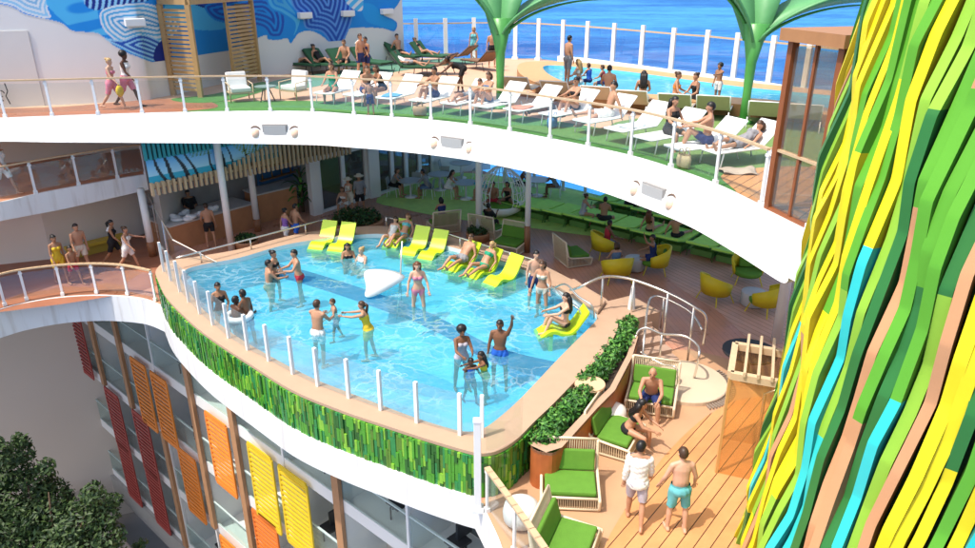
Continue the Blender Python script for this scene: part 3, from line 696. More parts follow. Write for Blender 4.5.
# white corner step
cs_ = at(472, 425, .8)
pw_ = sh([(p.x, p.y) for p in spline([at(x, y, .82) for x, y in [(408, 420), (425, 417), (446, 422), (462, 431), (458, 436), (430, 431)]], 4, True)])
WM = water_mat('pool_water', (.58, .88, .92), .18, 2.3, .45, body=.19)
mb = MB(); mb.sheet([sh(I2)], .86); mb.build('water', WM, pr)
# green mosaic front
fp = sm(front_px + corner_px + [(552, 405)], ZC, 10, False)
GT = [mat('tile_' + n_, c, .14, .25, 5, spec=.6) for n_, c in (('leaf', (.07, .30, .025)), ('dark', (.02, .12, .018)), ('lime', (.22, .48, .04)), ('moss', (.10, .22, .025)), ('emerald', (.025, .23, .06)))]
cum = [0.0]
for a_, b_ in zip(fp, fp[1:]): cum.append(cum[-1] + (b_ - a_).length)
def along(s_):
    i = max(0, min(len(fp) - 2, int(np.searchsorted(cum, s_) - 1))); u = (s_ - cum[i]) / (cum[i + 1] - cum[i])
    d = (fp[i + 1] - fp[i]).normalized(); return fp[i].lerp(fp[i + 1], u), d
mb = MB(); s_ = 0.0; tw = .075
while s_ < cum[-1]:
    w = random.uniform(.045, .078); p, d = along(s_ + w / 2); a = math.atan2(d.y, d.x); n_ = Vector((d.y, -d.x, 0)); z = .02 - random.uniform(0, .2)
    while z < .93:
        h_ = random.uniform(.18, .50); z1 = min(z + h_, .925); z0_ = max(z, .01); pr_ = random.uniform(.01, .045)
        if z1 - z0_ > .03: mb.box((p.x - po.x + n_.x * pr_ / 2, p.y - po.y + n_.y * pr_ / 2, (z0_ + z1) / 2), (w * .94, pr_ + .01, z1 - z0_ - .008), a, random.choices(range(5), (.34, .22, .12, .14, .18))[0])
        z += h_
    s_ += w
mb.build('mosaic_tiles', GT, pr)
mb = MB(); bk_ = [Vector((p.x - po.x, p.y - po.y, 0)) for p in fp]; mb.strip(bk_, [p + Vector((0, 0, .93)) for p in bk_]); mb.build('tile_backing', GT[1], pr)
# side wall of the tub elsewhere
mb = MB(); rest = sm([(552, 405)] + right_px[1:] + back_px + [(156, 270)], ZC, 5, False); rl = [Vector((p.x - po.x, p.y - po.y, 0)) for p in rest]; mb.strip(rl, [p + Vector((0, 0, .93)) for p in rl]); mb.build('tub_wall', WOOD, pr)

# coping posts with clear glass in front of the pool
cp = [(164, 271.5), (171, 281), (180, 292), (189, 302), (200, 314), (213, 325), (229, 338), (248, 350), (269, 361), (293, 374), (318, 386), (349, 398), (381, 410), (417, 422.5), (460, 435)]
railing('pool_glass_rail', 'white posts holding clear glass along the curved pool front', 'railing', [at(x, y, ZC) for x, y in cp] + [at(482, 437, ZC)], .93, post=(.07, .07), has_rail=False, gtop=.0, gbot=.04, foot=False, glass=glass_mat('pool_fence_glass', (.92, .97, .98), .06, milk=.04))
# ------------------------------------------------------------------ pool deck (Z 0)
lw_px = [(-120, 345), (-60, 328), (0, 309), (26, 302.5), (61, 297), (103, 295), (141, 298), (161, 305)]
lw = [Vector((p.x, p.y, 0)) for p in spline([at(x, y, 0) for x, y in lw_px], 5)]
fz = [Vector((p.x, p.y, 0)) for p in fp]; ci = min(range(len(fz)), key=lambda i: (fz[i] - at(475, 505, 0)).length)
tail = [Vector((p.x, p.y, 0)) for p in spline([fz[ci], at(491, 522, 0), at(502, 548, 0), at(509, 580, 0), at(515, 640, 0), at(520, 760, 0)], 5)][1:]
edge = lw + fz[6:ci + 1] + tail
far0 = [(11, tail[-1].y), (13, 6), (13, 24.5), (8.0, 27.3), (6.3, 29.8), (3.8, 32.6), (1.8, 33.2), (-.3, 36), (-2.7, 37), (-26, 38), (-26, lw[0].y)]
mb = MB(); mb.sheet([[(p.x, p.y) for p in edge] + far0, I2], 0)
pd = tag(mb.build('pool_deck', BROWNDECK), 'reddish brown planked pool deck', None, None, 'structure')
zone_w([(-26, 14), (-18, 18), (-10.9, 20.9), (-10.8, 23.2), (-11.2, 24), (-11.3, 30), (-26, 30)], 0, .004, LEFTDECK, 'left_promenade', pd, 3)
# tan rubber + orange planks foreground
tan_px = [(478, 506), (520, 470), (560, 440), (610, 400), (640, 372), (665, 352), (700, 352), (760, 372), (830, 430), (870, 560), (800, 660), (560, 680), (516, 660), (508, 570), (500, 540), (489, 519)]
zone(tan_px, 0, .004, TAN, 'tan_rubber', pd, 3)
zone([(597, 600), (604, 550), (620, 518), (640, 489), (664, 457), (690, 430), (714, 412), (745, 399), (800, 398), (860, 440), (900, 560), (850, 640), (650, 660)], 0, .012, ORANGEDECK, 'orange_planks', pd, 4)
zone([(377, 198.5), (403, 209), (440, 216.5), (478, 222), (531, 228), (590, 236), (640, 240), (700, 252), (790, 275), (820, 262), (700, 222), (640, 206), (560, 186), (500, 176), (440, 174)], 0, .008, TURFL, 'green_carpet', pd, 4)
zone_w([(5.9, 24.2), (8.2, 23), (11.5, 20.5), (11.5, 16), (7.6, 17.2), (6.8, 19.5), (6.0, 21.5)], 0, .006, plank_mat('grey_brown_planks', (.64, .37, .27), (.72, .44, .33), (.36, .18, .12), .2, R(120), .6, .3, .09), 'chair_planks', pd, 3)
# white fascia below the deck edge
mb = MB(); n = len(edge); offs = []
for i in range(n):
    t_ = edge[min(i + 1, n - 1)] - edge[max(i - 1, 0)]; offs.append(Vector((t_.y, -t_.x, 0)).normalized())
sel = edge; kz = []
for i, p in enumerate(sel):
    kz.append(-.86 if i < len(lw) else max(-.86, -.86 + (i - len(lw)) * .02) if i < len(lw) + 8 else -.74)
A_ = [p + o_ * .0 + Vector((0, 0, .012)) for p, o_ in zip(sel, offs)]; B2 = [p + o_ * .07 + Vector((0, 0, .012)) for p, o_ in zip(sel, offs)]
C2 = [p + o_ * .07 + Vector((0, 0, k)) for p, o_, k in zip(sel, offs, kz)]; D2 = [p - o_ * .5 + Vector((0, 0, k)) for p, o_, k in zip(sel, offs, kz)]
mb.strip(B2, A_); mb.strip(C2, B2); mb.strip(D2, C2)
mb.build('deck_fascia', HULL, pd, False)
# soffit below the pool deck
mb = MB(); mb.sheet([[(p.x - o_.x * .3, p.y - o_.y * .3) for p, o_ in zip(edge, offs)] + far0], -.5); mb.build('underside', mat('soffit_grey', (.36, .35, .34), .7, .05), pd)

# left promenade railing
railing('promenade_railing', 'white post railing with wooden handrail on the lower left promenade', 'railing', [at(x, y, 0) + Vector((0, .06, .012)) for x, y in [(-62, 327), (-28, 316), (4, 307), (26, 301.5), (62, 296.5), (96, 294.5), (127, 296), (155, 302)]], .98)

# ================================================================== mid left deck (Z 2.8)
ZM = 2.8
me_px = [(-110, 226), (-50, 213), (0, 203.5), (38, 194.5), (82, 186), (118, 179.5), (147, 175)]
ml_px = [(-110, 248), (-50, 234), (0, 221), (64, 209), (110, 198.5), (149, 189.5)]
med = [Vector((p.x, p.y, ZM)) for p in spline([at(x, y, ZM) for x, y in me_px], 4)]
mb = MB(); mb.sheet([[(p.x, p.y) for p in med] + [(-11.9, 30), (-26, 30), (-26, med[0].y)]], ZM)
mdk = tag(mb.build('middle_deck', plank_mat('middle_deck_planks', (.56, .27, .16), (.64, .32, .2), (.36, .16, .09), .14, R(25), .5, .3, .05)), 'narrow middle promenade deck at the left', None, None, 'structure')
lowm = []
for p in med:
    lo_, hi_ = 1.5, ZM
    for _ in range(30):
        mz = (lo_ + hi_) / 2; X_, Y_ = proj((p.x, p.y, mz))
        if Y_ > lerp_px(ml_px, X_): lo_ = mz
        else: hi_ = mz
    lowm.append(Vector((p.x, p.y, min(lo_, ZM - .4))))
mb = MB(); mb.strip(lowm, [p + Vector((0, 0, .03)) for p in med], flip=True); mb.strip([p + Vector((0, 0, .03)) for p in med], [p + Vector((-.03, .12, .03)) for p in med], flip=True)
mb.strip([p + Vector((-.1, .4, 0)) for p in lowm], lowm, flip=True); mb.build('deck_fascia', HULL, mdk)
mb = MB(); mb.sheet([[(p.x, p.y + .05) for p in med] + [(-11.9, 30), (-26, 30), (-26, med[0].y)]], ZM - .3); mb.build('ceiling', MATS['underdeck_ceiling'], mdk)
railing('promenade_railing', 'white post railing with wooden handrail on the middle left deck', 'railing', [at(x, y, ZM) + Vector((0, .06, .03)) for x, y in [(-92, 222), (-50, 212.5), (-8, 204.5), (35, 195), (78, 186.5), (117, 179.5), (145, 175.3)]], 1.0)
# walls behind the left decks
def wallthing(name, label, path, z0, z1, m, th=.2):
    o = Vector((path[0][0], path[0][1], z0)); mb = MB(); mb.wall([(x - o.x, y - o.y) for x, y in path], 0, z1 - z0, th)
    t = mb.build(name, m, loc=o); tag(t, label, 'wall'); return t
wallthing('promenade_wall', 'plain beige wall behind the walkers on the lower left promenade', [(-24, 20.6), (-15.2, 23.7), (-13.1, 26.4), (-12.4, 27.6)], 0, 2.46, mat('beige_panel', (.86, .80, .72), .6, .05, .6))
wallthing('promenade_wall', 'pale panelled wall behind the middle left deck', [(-24, 22.2), (-17.4, 26.3), (-13.6, 28.6), (-12, 29.6)], ZM, ZU - .36, mat('pale_panel', (.84, .79, .73), .6, .05, .6))
t = thing('low_bench', 'yellow low bench along the beige wall of the lower left promenade', 'bench', at(98, 252, 0), R(48))
mb = MB(); mb.box((0, 0, .38), (2.0, .4, .1)); mb.build('seat', mat('yellow_bench', (.62, .45, .05), .5, .1), t)
mb = MB(); mb.box((0, .05, .16), (1.9, .3, .32)); mb.build('base', mat('ochre_base', (.45, .33, .05), .5, .1), t)

# ================================================================== columns
def column(x, y, label, ztop, Z=0, r=.12, brown=0):
    t = thing('column', label, 'column', at(x, y, Z), 0, 'white columns carrying the upper deck')
    mb = MB(); mb.lathe([(r, 0), (r, ztop - Z)], n=16); mb.build('shaft', WHITE2, t, True)
    if brown: mb = MB(); mb.lathe([(r + .015, 0.002), (r + .015, brown)], n=16); mb.build('cladding', WOOD, t, True)
column(232, 251, 'white column standing between the bar customer and the pool edge', 4.82)
column(258, 231, 'white column with brown foot between the two bar counters', 4.82, brown=.5)
column(479, 238, 'white column beside the egg shaped hanging chair', 4.82)
column(527, 252, 'white column with brown lower half among the woven chairs', 4.82, brown=1.0, r=.10)
column(776, 342, 'white column beside the yellow chair near the ribbon tower', 4.82, r=.14)
column(153, 256, 'white column with brown foot at the end of the lower left promenade', 2.46, brown=.55)
t = thing('end_wall', 'grey wall pier dividing the left promenades from the bar', 'wall', at(146, 176, ZM) + Vector((.16, .3, -2.8)))
mb = MB(); mb.box((0, 1.2, 2.43), (.22, 2.8, 4.84)); mb.build('pier', mat('pier_paint', (.50, .48, .45), .6, .04), t)

# ================================================================== bar area under the upper deck
BARW = mat('bar_front_timber', (.50, .23, .11), .45, .2, 3)
TOPG = mat('grey_counter_stone', (.55, .53, .51), .35, .1, 8)
def counter(name, label, a, b_, depth, h):
    d = (b_ - a).normalized(); n_ = Vector((-d.y, d.x, 0)); n_ = n_ if n_.y > 0 else -n_
    t = thing(name, label, 'bar counter', a); q = [Vector((0, 0, 0)), b_ - a, b_ - a + n_ * depth, n_ * depth]
    mb = MB(); mb.prism([tuple(p[:2]) for p in q], 0, h - .06); mb.build('front', BARW, t)
    q2 = [q[0] - d * .06 - n_ * .06, q[1] + d * .06 - n_ * .06, q[2] + d * .06 + n_ * .03, q[3] - d * .06 + n_ * .03]
    mb = MB(); mb.prism([tuple(p[:2]) for p in q2], h - .057, h); mb.build('worktop', TOPG, t); return t, d, n_
a1, b1 = at(170, 229, .88), at(252, 206, .88); a1.z = b1.z = 0
counter('towel_bar', 'wooden counter with grey top piled with white towels', a1, b1, 1.3, 1.0)
a3, b3 = at(257, 194, 1.2), at(296, 185, 1.2); a3.z = b3.z = 0
counter('drinks_bar', 'taller brown wooden counter right of the towel counter', a3, b3, 1.0, 1.2)
TOWEL = mat('white_towel', (.75, .76, .78), .9, .06, 12, .5, 60)
for k, (x, y, s_) in enumerate([(176, 222, 1), (186, 217, .8), (192, 221, 1.1), (214, 213, .9), (200, 219, .7)]):
    p = at(x, y - 2, 1.0); t = thing('towel_pile', ['heap of white towels at the left end of the towel counter', 'small white towel heap at the bartender’s side of the counter', 'broad white towel heap in front of the bartender', 'white towel heap near the right end of the towel counter', 'low white towel fold beside the bartender'][k].replace('’', ''), 'towels', p, k * .8, 'white towels on the counter')
    mb = MB()
    for j in range(4): mb.ball((random.uniform(-.12, .12) * s_, random.uniform(-.1, .1) * s_, .06 + j * .035), (.26 * s_ * (1 - j * .16), .2 * s_ * (1 - j * .16), .07), 10)
    mb.build('folds', TOWEL, t, True)
t = thing('back_shelf', 'white back bar shelf with stacked grey towels behind the bartender', 'shelf', at(160, 218, .9) - Vector((0, 0, .9)), R(57))
mb = MB(); mb.box((1.5, .9, .55), (3.0, .6, 1.1)); mb.build('cupboard', mat('grey_cupboard', (.45, .45, .46), .5, .06), t)
mb = MB()
for k in range(9): mb.box((.3 + k * .32, .9, 1.16 + .03 * (k % 3)), (.27, .4, .12 + .06 * (k % 3)))
mb.build('folded_towels', mat('blue_grey_towels', (.38, .42, .48), .9, .1), t, bevel=.02)
# bulkhead above the bar: beach picture panel, teal slats, timber slats
qa, qb = Vector((-10.95, 22.9, 0)), Vector((-5.6, 28.8, 0))
dq = (qb - qa).normalized(); nq = Vector((dq.y, -dq.x, 0))
t = thing('bar_canopy', 'canopy above the bar with a palm beach picture, teal slats and timber battens', 'canopy', qa)
Lq = (qb - qa).length
TEAL = mat('teal_slats', (.03, .30, .34), .5, .15, 3); BATT = mat('pale_batten', (.55, .40, .24), .5, .15, 5)
# picture (colour grid on the panel)
pw, ph = Lq * .62, .98
ns_, nz_ = 150, 60
uu, vv = np.meshgrid(np.linspace(0, 1, ns_), np.linspace(0, 1, nz_))
colp = np.empty(uu.shape + (4,)); colp[..., 3] = 1
sky_ = np.array((.10, .42, .80)); sky2 = np.array((.45, .74, .90)); sea_ = np.array((.05, .42, .60)); sand = np.array((.70, .58, .40))
for i in range(3):
    colp[..., i] = np.where(vv > .42, sky2[i] + (sky_[i] - sky2[i]) * (vv - .42) / .58, np.where(vv > .17 + .06 * uu, sea_[i] * (1 + .6 * (.42 - vv)), sand[i]))
for (x0, x1, w) in ((.13, .05, .012), (.19, .11, .014), (.28, .19, .015), (.33, .27, .010), (.47, .42, .008), (.56, .5, .010), (.60, .57, .007), (.75, .70, .009), (.82, .78, .008)):
    c_ = x0 + (x1 - x0) * vv + .012 * np.sin(vv * 4 + x0 * 20); mtr = (np.abs(uu - c_) < w * (1.2 - .5 * vv)) & (vv > .1); colp[mtr, :3] = (.035, .04, .05)
lf = np.sin(uu * 160 + vv * 40) * np.sin(vv * 60 - uu * 70) > .1
mleaf = lf & (vv > .55 - .0 * uu) & (uu > .62) & (np.abs(uu - .8) < .19 * vv); colp[mleaf, :3] = (.22, .33, .05)
mleaf = lf & (vv > .8) & (uu > .3) & (uu < .45); colp[mleaf, :3] = (.10, .22, .06)
Pg = np.stack([uu * pw * dq.x + nq.x * .05, uu * pw * dq.y + nq.y * .05, 2.75 + vv * ph], -1).reshape(-1, 3)
idx = np.arange(ns_ * nz_).reshape(nz_, ns_); qd = np.stack([idx[:-1, :-1], idx[:-1, 1:], idx[1:, 1:], idx[1:, :-1]], -1).reshape(-1, 4)
grid_mesh('beach_picture', Pg, qd, colp.reshape(-1, 4), vcol_mat('printed_picture', .4), t)
mb = MB(); mb.beam(nq * -.06 + Vector((0, 0, 3.72)), dq * Lq + nq * -.06 + Vector((0, 0, 3.72)), .12, 2.0); mb.build('panel_backing', mat('dark_backing', (.10, .09, .085), .7, .1), t)
mb = MB(); k = 0.0
while k < Lq * .63: mb.box(dq * k + nq * .10 + Vector((0, 0, 4.27)), (.09, .08, 1.12), math.atan2(dq.y, dq.x)); k += .15
mb.build('teal_slats', TEAL, t)
mb = MB(); k = 0.0
while k < Lq:
    f_ = k / Lq; top = 2.98 + .9 * max(0, (f_ - .30)) * 2.3; top = min(top, 4.85); mb.box(dq * k + nq * .16 + Vector((0, 0, (2.55 + top) / 2)), (.08, .10, top - 2.55), math.atan2(dq.y, dq.x)); k += .185
mb.build('timber_battens', BATT, t)
# dark back wall of the bar with a blue shelf panel
wallthing('bar_back_wall', 'dark recessed wall behind the bar counters', [(-11.4, 26.6), (-9.6, 29.2), (-8.2, 31.4)], 0, 4.6, mat('bar_back', (.30, .29, .30), .6, .3, 2))
t = thing('bottle_shelf', 'blue shelf panel behind the taller counter', 'shelf', Vector((-9.3, 29.45, 0)), R(57))
mb = MB(); mb.box((.55, -.12, 1.9), (1.9, .1, 1.5)); mb.build('back_panel', mat('blue_panel', (.04, .14, .33), .4, .4, 4), t)
mb = MB()
for k in range(3): mb.box((.55, -.26, 1.35 + k * .5), (1.85, .2, .04))
mb.build('shelves', WOOD, t)
for k in range(10):
    mb = MB(); x_ = -.25 + k * .17; z_ = 1.37 + (k % 3) * .5; mb.lathe([(.035, 0), (.035, .16), (.013, .21), (.013, .28)], (x_, -.26, z_), 8); mb.build('bottle', mat('bottle_' + 'abc'[k % 3], [(.25, .12, .03), (.06, .25, .12), (.5, .5, .5)][k % 3], .15, .05), t, True)

# glass doors and windows (white frames)
GDARK = glass_mat('dark_door_glass', (.55, .58, .56), .10)
def frame_wall(name, label, a, b_, h, panes, post=.16, mid=None, m=WHITE):
    t = thing(name, label, 'glazed wall', a); d = (b_ - a); L_ = d.length; e = d / L_; ang = math.atan2(e.y, e.x)
    for i in range(panes + 1):
        c = d * (i / panes); mb = MB(); mb.box(c + Vector((0, 0, h / 2)), (post, .18, h), ang); mb.build('mullion', m, t)
    mb = MB(); mb.beam(Vector((0, 0, h - .1)), d + Vector((0, 0, h - .1)), .16, .2); mb.beam(Vector((0, 0, .06)), d + Vector((0, 0, .06)), .16, .12)
    if mid: mb.beam(Vector((0, 0, mid)), d + Vector((0, 0, mid)), .15, .14)
    mb.build('frame', m, t)
    for i in range(panes):
        c0, c1 = d * (i / panes) + e * post / 2, d * ((i + 1) / panes) - e * post / 2
        mb = MB(); mb.beam(c0 + Vector((0, 0, h / 2)), c1 + Vector((0, 0, h / 2)), .02, h - .25); mb.build('pane', GDARK, t)
    return t
frame_wall('glass_doors', 'white framed glass doors behind the round planter', at(321, 213, 0), at(367, 198, 0), 4.0, 2, .2, 2.3)
t = thing('door_pier', 'broad white pier between the glass doors and the dining windows', 'pier', at(372, 198, 0))
mb = MB(); mb.box((.05, .2, 2.4), (.55, .35, 4.8), R(45)); mb.build('pier', WHITE, t)
t = thing('door_pier', 'white pier between the bar and the glass doors', 'pier', at(316, 215, 0))
mb = MB(); mb.box((.0, .1, 2.2), (.42, .3, 4.4), R(45)); mb.build('pier', WHITE, t)
frame_wall('dining_windows', 'row of tall white framed windows behind the dining tables', at(378, 195, 0), at(432, 177, 0), 4.2, 4, .22, 2.1)
wallthing('dining_wall', 'plain white wall closing the far end of the dining area', [(-2.6, 34.8), (-1.3, 35.6), (.15, 36.2)], 0, 4.4, WHITE)
wallthing('lobby_wall', 'warm beige inner wall seen through the glass doors', [(-8.5, 31.5), (-5.6, 35.5), (-3, 37.5)], 0, 4.5, mat('lobby_beige', (.66, .54, .40), .7, .1, 1))

# far glass rail of the pool deck
railing('sea_railing', 'low glass rail with white posts between the lime daybeds and the sea', 'railing', [at(x, y, 0) for x, y in [(505, 183), (534, 187), (563, 190.5), (585, 196), (609, 203), (637, 212), (668, 224), (705, 240)]], 1.1, post=(.14, .06), rail_w=.06, glass=GLASSB)
# ================================================================== lower facade (cabin block)
FP0 = Vector((-5.96, 17.9, 0)); FD = Vector((-.747, .665, 0)).normalized(); FN = Vector((-.665, -.747, 0)).normalized()
def fz_(u, Z, o_=0): return FD * u + FN * o_ + Vector((0, 0, Z))
t = thing('cabin_block', 'lower balcony block with coloured slatted screens beneath the pool deck', 'building', FP0)
FRAME = mat('pale_balcony_frame', (.82, .82, .80), .5, .04); FW = mat('balcony_timber', (.42, .22, .11), .5, .15, 4)
levels = [-1.5, -4.3, -7.1, -9.9, -12.7]; U = [-13.8, -11.0, -8.2, -5.4, -2.6, .1, 2.85, 5.6, 8.4, 11.2, 13.95, 16.2]
DIM = mat('balcony_inner_wall', (.74, .70, .66), .6, .15, 1)
mb = MB(); mb.beam(fz_(U[0], -7.1, -1.6), fz_(U[-1], -7.1, -1.6), .2, 12.0); mb.build('back_wall', DIM, t)
for z in levels:
    mb = MB(); mb.beam(fz_(U[0], z - .12, -.75), fz_(U[-1], z - .12, -.75), 1.5, .24); mb.build('floor_slab', FRAME, t)
    mb = MB(); mb.beam(fz_(U[0], z + .02, .03), fz_(U[-1], z + .02, .03), .06, .42); mb.build('spandrel', WHITE, t)
for i, u in enumerate(U):
    mb = MB(); mb.beam(fz_(u, -1.5, -.72), fz_(u, -13, -.72), 1.4, .10, up=FD); mb.build('partition', FRAME, t)
    mb = MB(); mb.beam(fz_(u, -1.3, .04), fz_(u, -13, .04), .09, .09, up=FD); mb.build('frame_post', FRAME, t)
for (u, r0, r1) in ((13.9, 0, 2), (11.2, 0, 2), (8.6, 2, 4), (5.55, 0, 3), (2.8, 0, 3), (-2.6, 0, 3), (-.2, 2, 4)):
    mb = MB(); mb.beam(fz_(u, levels[r0], .13), fz_(u, levels[r1], .13), .12, .30, up=FD); mb.build('timber_column', FW, t)
BGL = glass_mat('balcony_glass', (.88, .95, .94), .02, milk=.03); BDK = mat('dark_window', (.11, .12, .125), .15, .3, 1)
TUB = mat('turquoise_pale_frame', (.50, .62, .60), .4, .05)
for r in range(4):
    for i in range(len(U) - 1):
        u0, u1 = U[i] + .07, U[i + 1] - .07; z = levels[r + 1]
        mb = MB(); mb.beam(fz_(u0, z + .72, .05), fz_(u1, z + .72, .05), .015, 1.0); o = mb.build('balustrade', BGL, t)
        mb = MB(); mb.beam(fz_(u0, z + 1.24, .05), fz_(u1, z + 1.24, .05), .05, .05); mb.build('top_rail', TUB, o)
        mb = MB(); mb.beam(fz_(u0 + .3, z + 1.15, -1.46), fz_(u1 - .3, z + 1.15, -1.46), .05, 2.1); o = mb.build('window', BDK, t)
        mb = MB(); w_ = (u0 + u1) / 2
        mb.beam(fz_(w_, z + .1, -1.41), fz_(w_, z + 2.2, -1.41), .05, .08, up=FD); mb.beam(fz_(u0 + .25, z + 2.2, -1.41), fz_(u1 - .25, z + 2.2, -1.41), .05, .08); mb.build('frame', FRAME, o)
        mb = MB(); cw = (u1 - u0) * .22; mb.beam(fz_(u0 + .34, z + 1.15, -1.40), fz_(u0 + .34 + cw, z + 1.15, -1.40), .06, 2.0); mb.build('curtain', mat('balcony_curtain', (.62, .58, .52), .8, .1, 2), t)
        if random.random() < .6:
            c = fz_(u0 + .55, z, -.7); mb = MB(); mb.lathe([(.26, .5), (.28, .52), (.28, .55)], tuple(c), 14); mb.lathe([(.03, 0), (.03, .5)], tuple(c), 8); mb.build('balcony_table', mat('balcony_table_white', (.7, .7, .68), .4, .05), t)
        if random.random() < .8:
            c = fz_((u0 + u1) / 2 + random.uniform(-.5, .5), z, -.75)
            mb = MB(); mb.box(c + Vector((0, 0, .42)), (.5, .5, .07), .8); mb.box(c + Vector((.15, .17, .70)), (.5, .07, .5), .8)
            for sx in (-.2, .2):
                for sy in (-.2, .2): mb.box(c + Vector((sx, sy, .2)), (.04, .04, .4))
            mb.build('balcony_chair', mat('balcony_chair_dark', (.035, .035, .04), .5, .1), t)
SCR = {'red': mat('dark_red_screen', (.36, .055, .045), .55, .12, 3), 'or': mat('orange_screen', (.82, .25, .03), .5, .1, 3), 'yl': mat('yellow_screen', (.72, .50, .02), .45, .08, 3), 'ro': mat('rust_orange_screen', (.70, .17, .025), .5, .1, 3)}
def screen(u, w, z1, z0, c):
    fr = MB(); n_ = 15
    for s_ in (0, w): fr.beam(fz_(u - s_, z1, .22), fz_(u - s_, z0, .22), .05, .09, up=FD)
    fr.beam(fz_(u - .45 * w, z1 - .1, .222), fz_(u - .55 * w, z0 + .1, .222), .001, .001)
    for k in range(n_ + 1):
        z = z0 + (z1 - z0) * k / n_
        fr.beam(fz_(u, z, .22), fz_(u - w, z, .22), .045, .088 if k not in (0, n_) else .17)
    fr.build('slatted_screen', SCR[c], t)
for u, w, r, c in ((16.05, 1.05, 1, 'red'), (13.6, 1.0, 2, 'red'), (10.95, 1.0, 2, 'red'), (13.55, .95, 3, 'red'), (10.9, .95, 3, 'red'), (9.95, 1.0, 1, 'or'), (8.3, 1.0, 1, 'or'), (7.15, 1.05, 2, 'or'), (4.35, 1.1, 1, 'or'), (4.9, 1.05, 3, 'or'), (2.1, 1.15, 2, 'ro'), (1.75, 1.1, 1, 'yl'), (.05, 1.15, 1, 'yl')):
    screen(u + .1, w * (1.3 if c == 'red' else 1.2), levels[r] - .02, levels[r + 1] - .02, c)
mb = MB(); mb.beam(fz_(U[0], -13.3, -.3), fz_(U[-1], -13.3, -.3), 1.0, 1.0); mb.build('plinth', mat('grey_plinth', (.33, .32, .30), .7, .1), t)
# tall bare wall at the far end and the court floor below
c0 = FP0 + FD * 16.25 + FN * .6
wd = Vector((-.93, -.36, 0)).normalized()
wallthing('court_wall', 'tall smooth grey beige wall in shade behind the dark tree', [(c0.x + 1.2, c0.y + .46), (c0.x, c0.y), (c0.x + wd.x * 20, c0.y + wd.y * 20)], -20, -.6, mat('court_wall_paint', (.62, .54, .47), .8, .05, .25, .08, 3))
mb = MB(); mb.sheet([[(-40, -10), (10, -10), (10, 30), (-40, 40)]], -15.2)
tag(mb.build('court_floor', mat('court_paving', (.25, .23, .21), .8, .15, 1)), 'grey paved court floor far below the pool deck', None, None, 'structure')
t = thing('court_planter', 'grey concrete planter block beside the foot of the balconies', 'planter', FP0 + FD * 13.0 + FN * 2.2 + Vector((0, 0, -15.2)), math.atan2(FD.y, FD.x))
mb = MB(); mb.box((0, 0, .9), (5.0, 1.6, 1.8)); mb.box((1.6, 0, 2.2), (1.6, 1.2, .9)); mb.build('block', mat('court_concrete', (.36, .33, .30), .8, .1, 1.5), t, bevel=.05)

# ------------------------------------------------------------------ foliage helper
def leaf_cloud(blobs, count, size, mats, name, parent, seed=1, flat=.0, drop=None):
    rs = np.random.RandomState(seed); mb = MB(); w = np.array([b_[3] ** 2 for b_ in blobs]); w = w / w.sum()
    for _ in range(count):
        b_ = blobs[rs.choice(len(blobs), p=w)]; d = rs.normal(size=3); d /= np.linalg.norm(d); r = b_[3] * rs.uniform(.45, 1.08) ** .6
        c = Vector((b_[0] + d[0] * r, b_[1] + d[1] * r, b_[2] + d[2] * r * (b_[4] if len(b_) > 4 else .8)))
        n_ = Vector(d) + Vector(rs.normal(size=3)) * .7 + Vector((0, 0, .5)); n_.normalize()
        a = n_.cross(Vector(rs.normal(size=3))); a.normalize(); e = n_.cross(a); s_ = size * rs.uniform(.6, 1.4)
        mi = int(rs.choice(len(mats), p=None)); 
        mb.add([c - a * s_, c + e * s_ * .42 + n_ * s_ * .08, c + a * s_, c - e * s_ * .42 + n_ * s_ * .08], [(0, 1, 2, 3)], mi)
    return mb.build(name, mats, parent)
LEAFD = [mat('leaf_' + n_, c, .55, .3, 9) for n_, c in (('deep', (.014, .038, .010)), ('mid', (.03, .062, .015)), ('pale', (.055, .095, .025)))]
LEAFG = [mat('shrub_' + n_, c, .5, .3, 9) for n_, c in (('deep', (.02, .09, .015)), ('mid', (.045, .17, .025)), ('pale', (.10, .27, .04)))]
BARK = mat('bark', (.10, .065, .04), .85, .3, 6, .5, 20)
# tree in the court: crown measured at about 17 m away
def courtP(x, y, z):
    d = ray(x, y); tt = z / 1.0; return Vector((0, 0, H)) + d * tt
Tz = 22.0
tb = courtP(45, 560, Tz); base = Vector((tb.x, tb.y, -15.2))
t = thing('court_tree', 'dark leafy tree rising from the shaded court in the lower left corner', 'tree', base)
blobs = []
rs = np.random.RandomState(4)
for (x, y, r) in [(10, 470, .85), (18, 452, .5), (22, 500, 1.1), (45, 515, 1.0), (60, 540, 1.1), (80, 520, .8), (95, 505, .65), (92, 492, .38), (105, 515, .5), (5, 530, 1.2), (40, 480, .55), (46, 466, .3), (-20, 480, 1.2), (-30, 540, 1.5), (110, 538, .5), (30, 565, 1.6), (80, 570, 1.4), (20, 440, .28), (-8, 455, .6), (140, 545, .25), (115, 500, .25), (52, 497, .7)]:
    p = courtP(x, y, Tz + rs.uniform(-.8, .8)) - base; blobs.append((p.x, p.y, p.z, r * 0.9, .85))
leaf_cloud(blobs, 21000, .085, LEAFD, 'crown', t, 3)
mb = MB(); top = courtP(45, 545, Tz) - base
mb.tube([(0, 0, 0), (.05, .05, top.z * .5), tuple(top)], [.32, .25, .13], 10)
mb.build('trunk', BARK, t, True)
for b_ in blobs[:14]:
    mb = MB(); q_ = Vector(b_[:3]); st = Vector(top) * .72
    st = Vector((top.x * .8, top.y * .8, top.z * .78)); q_ = st.lerp(q_, .8); mb.tube([st, st.lerp(q_, .5) + Vector((0, 0, -.2)), q_], [.09, .06, .02], 6); mb.build('limb', BARK, t, True)

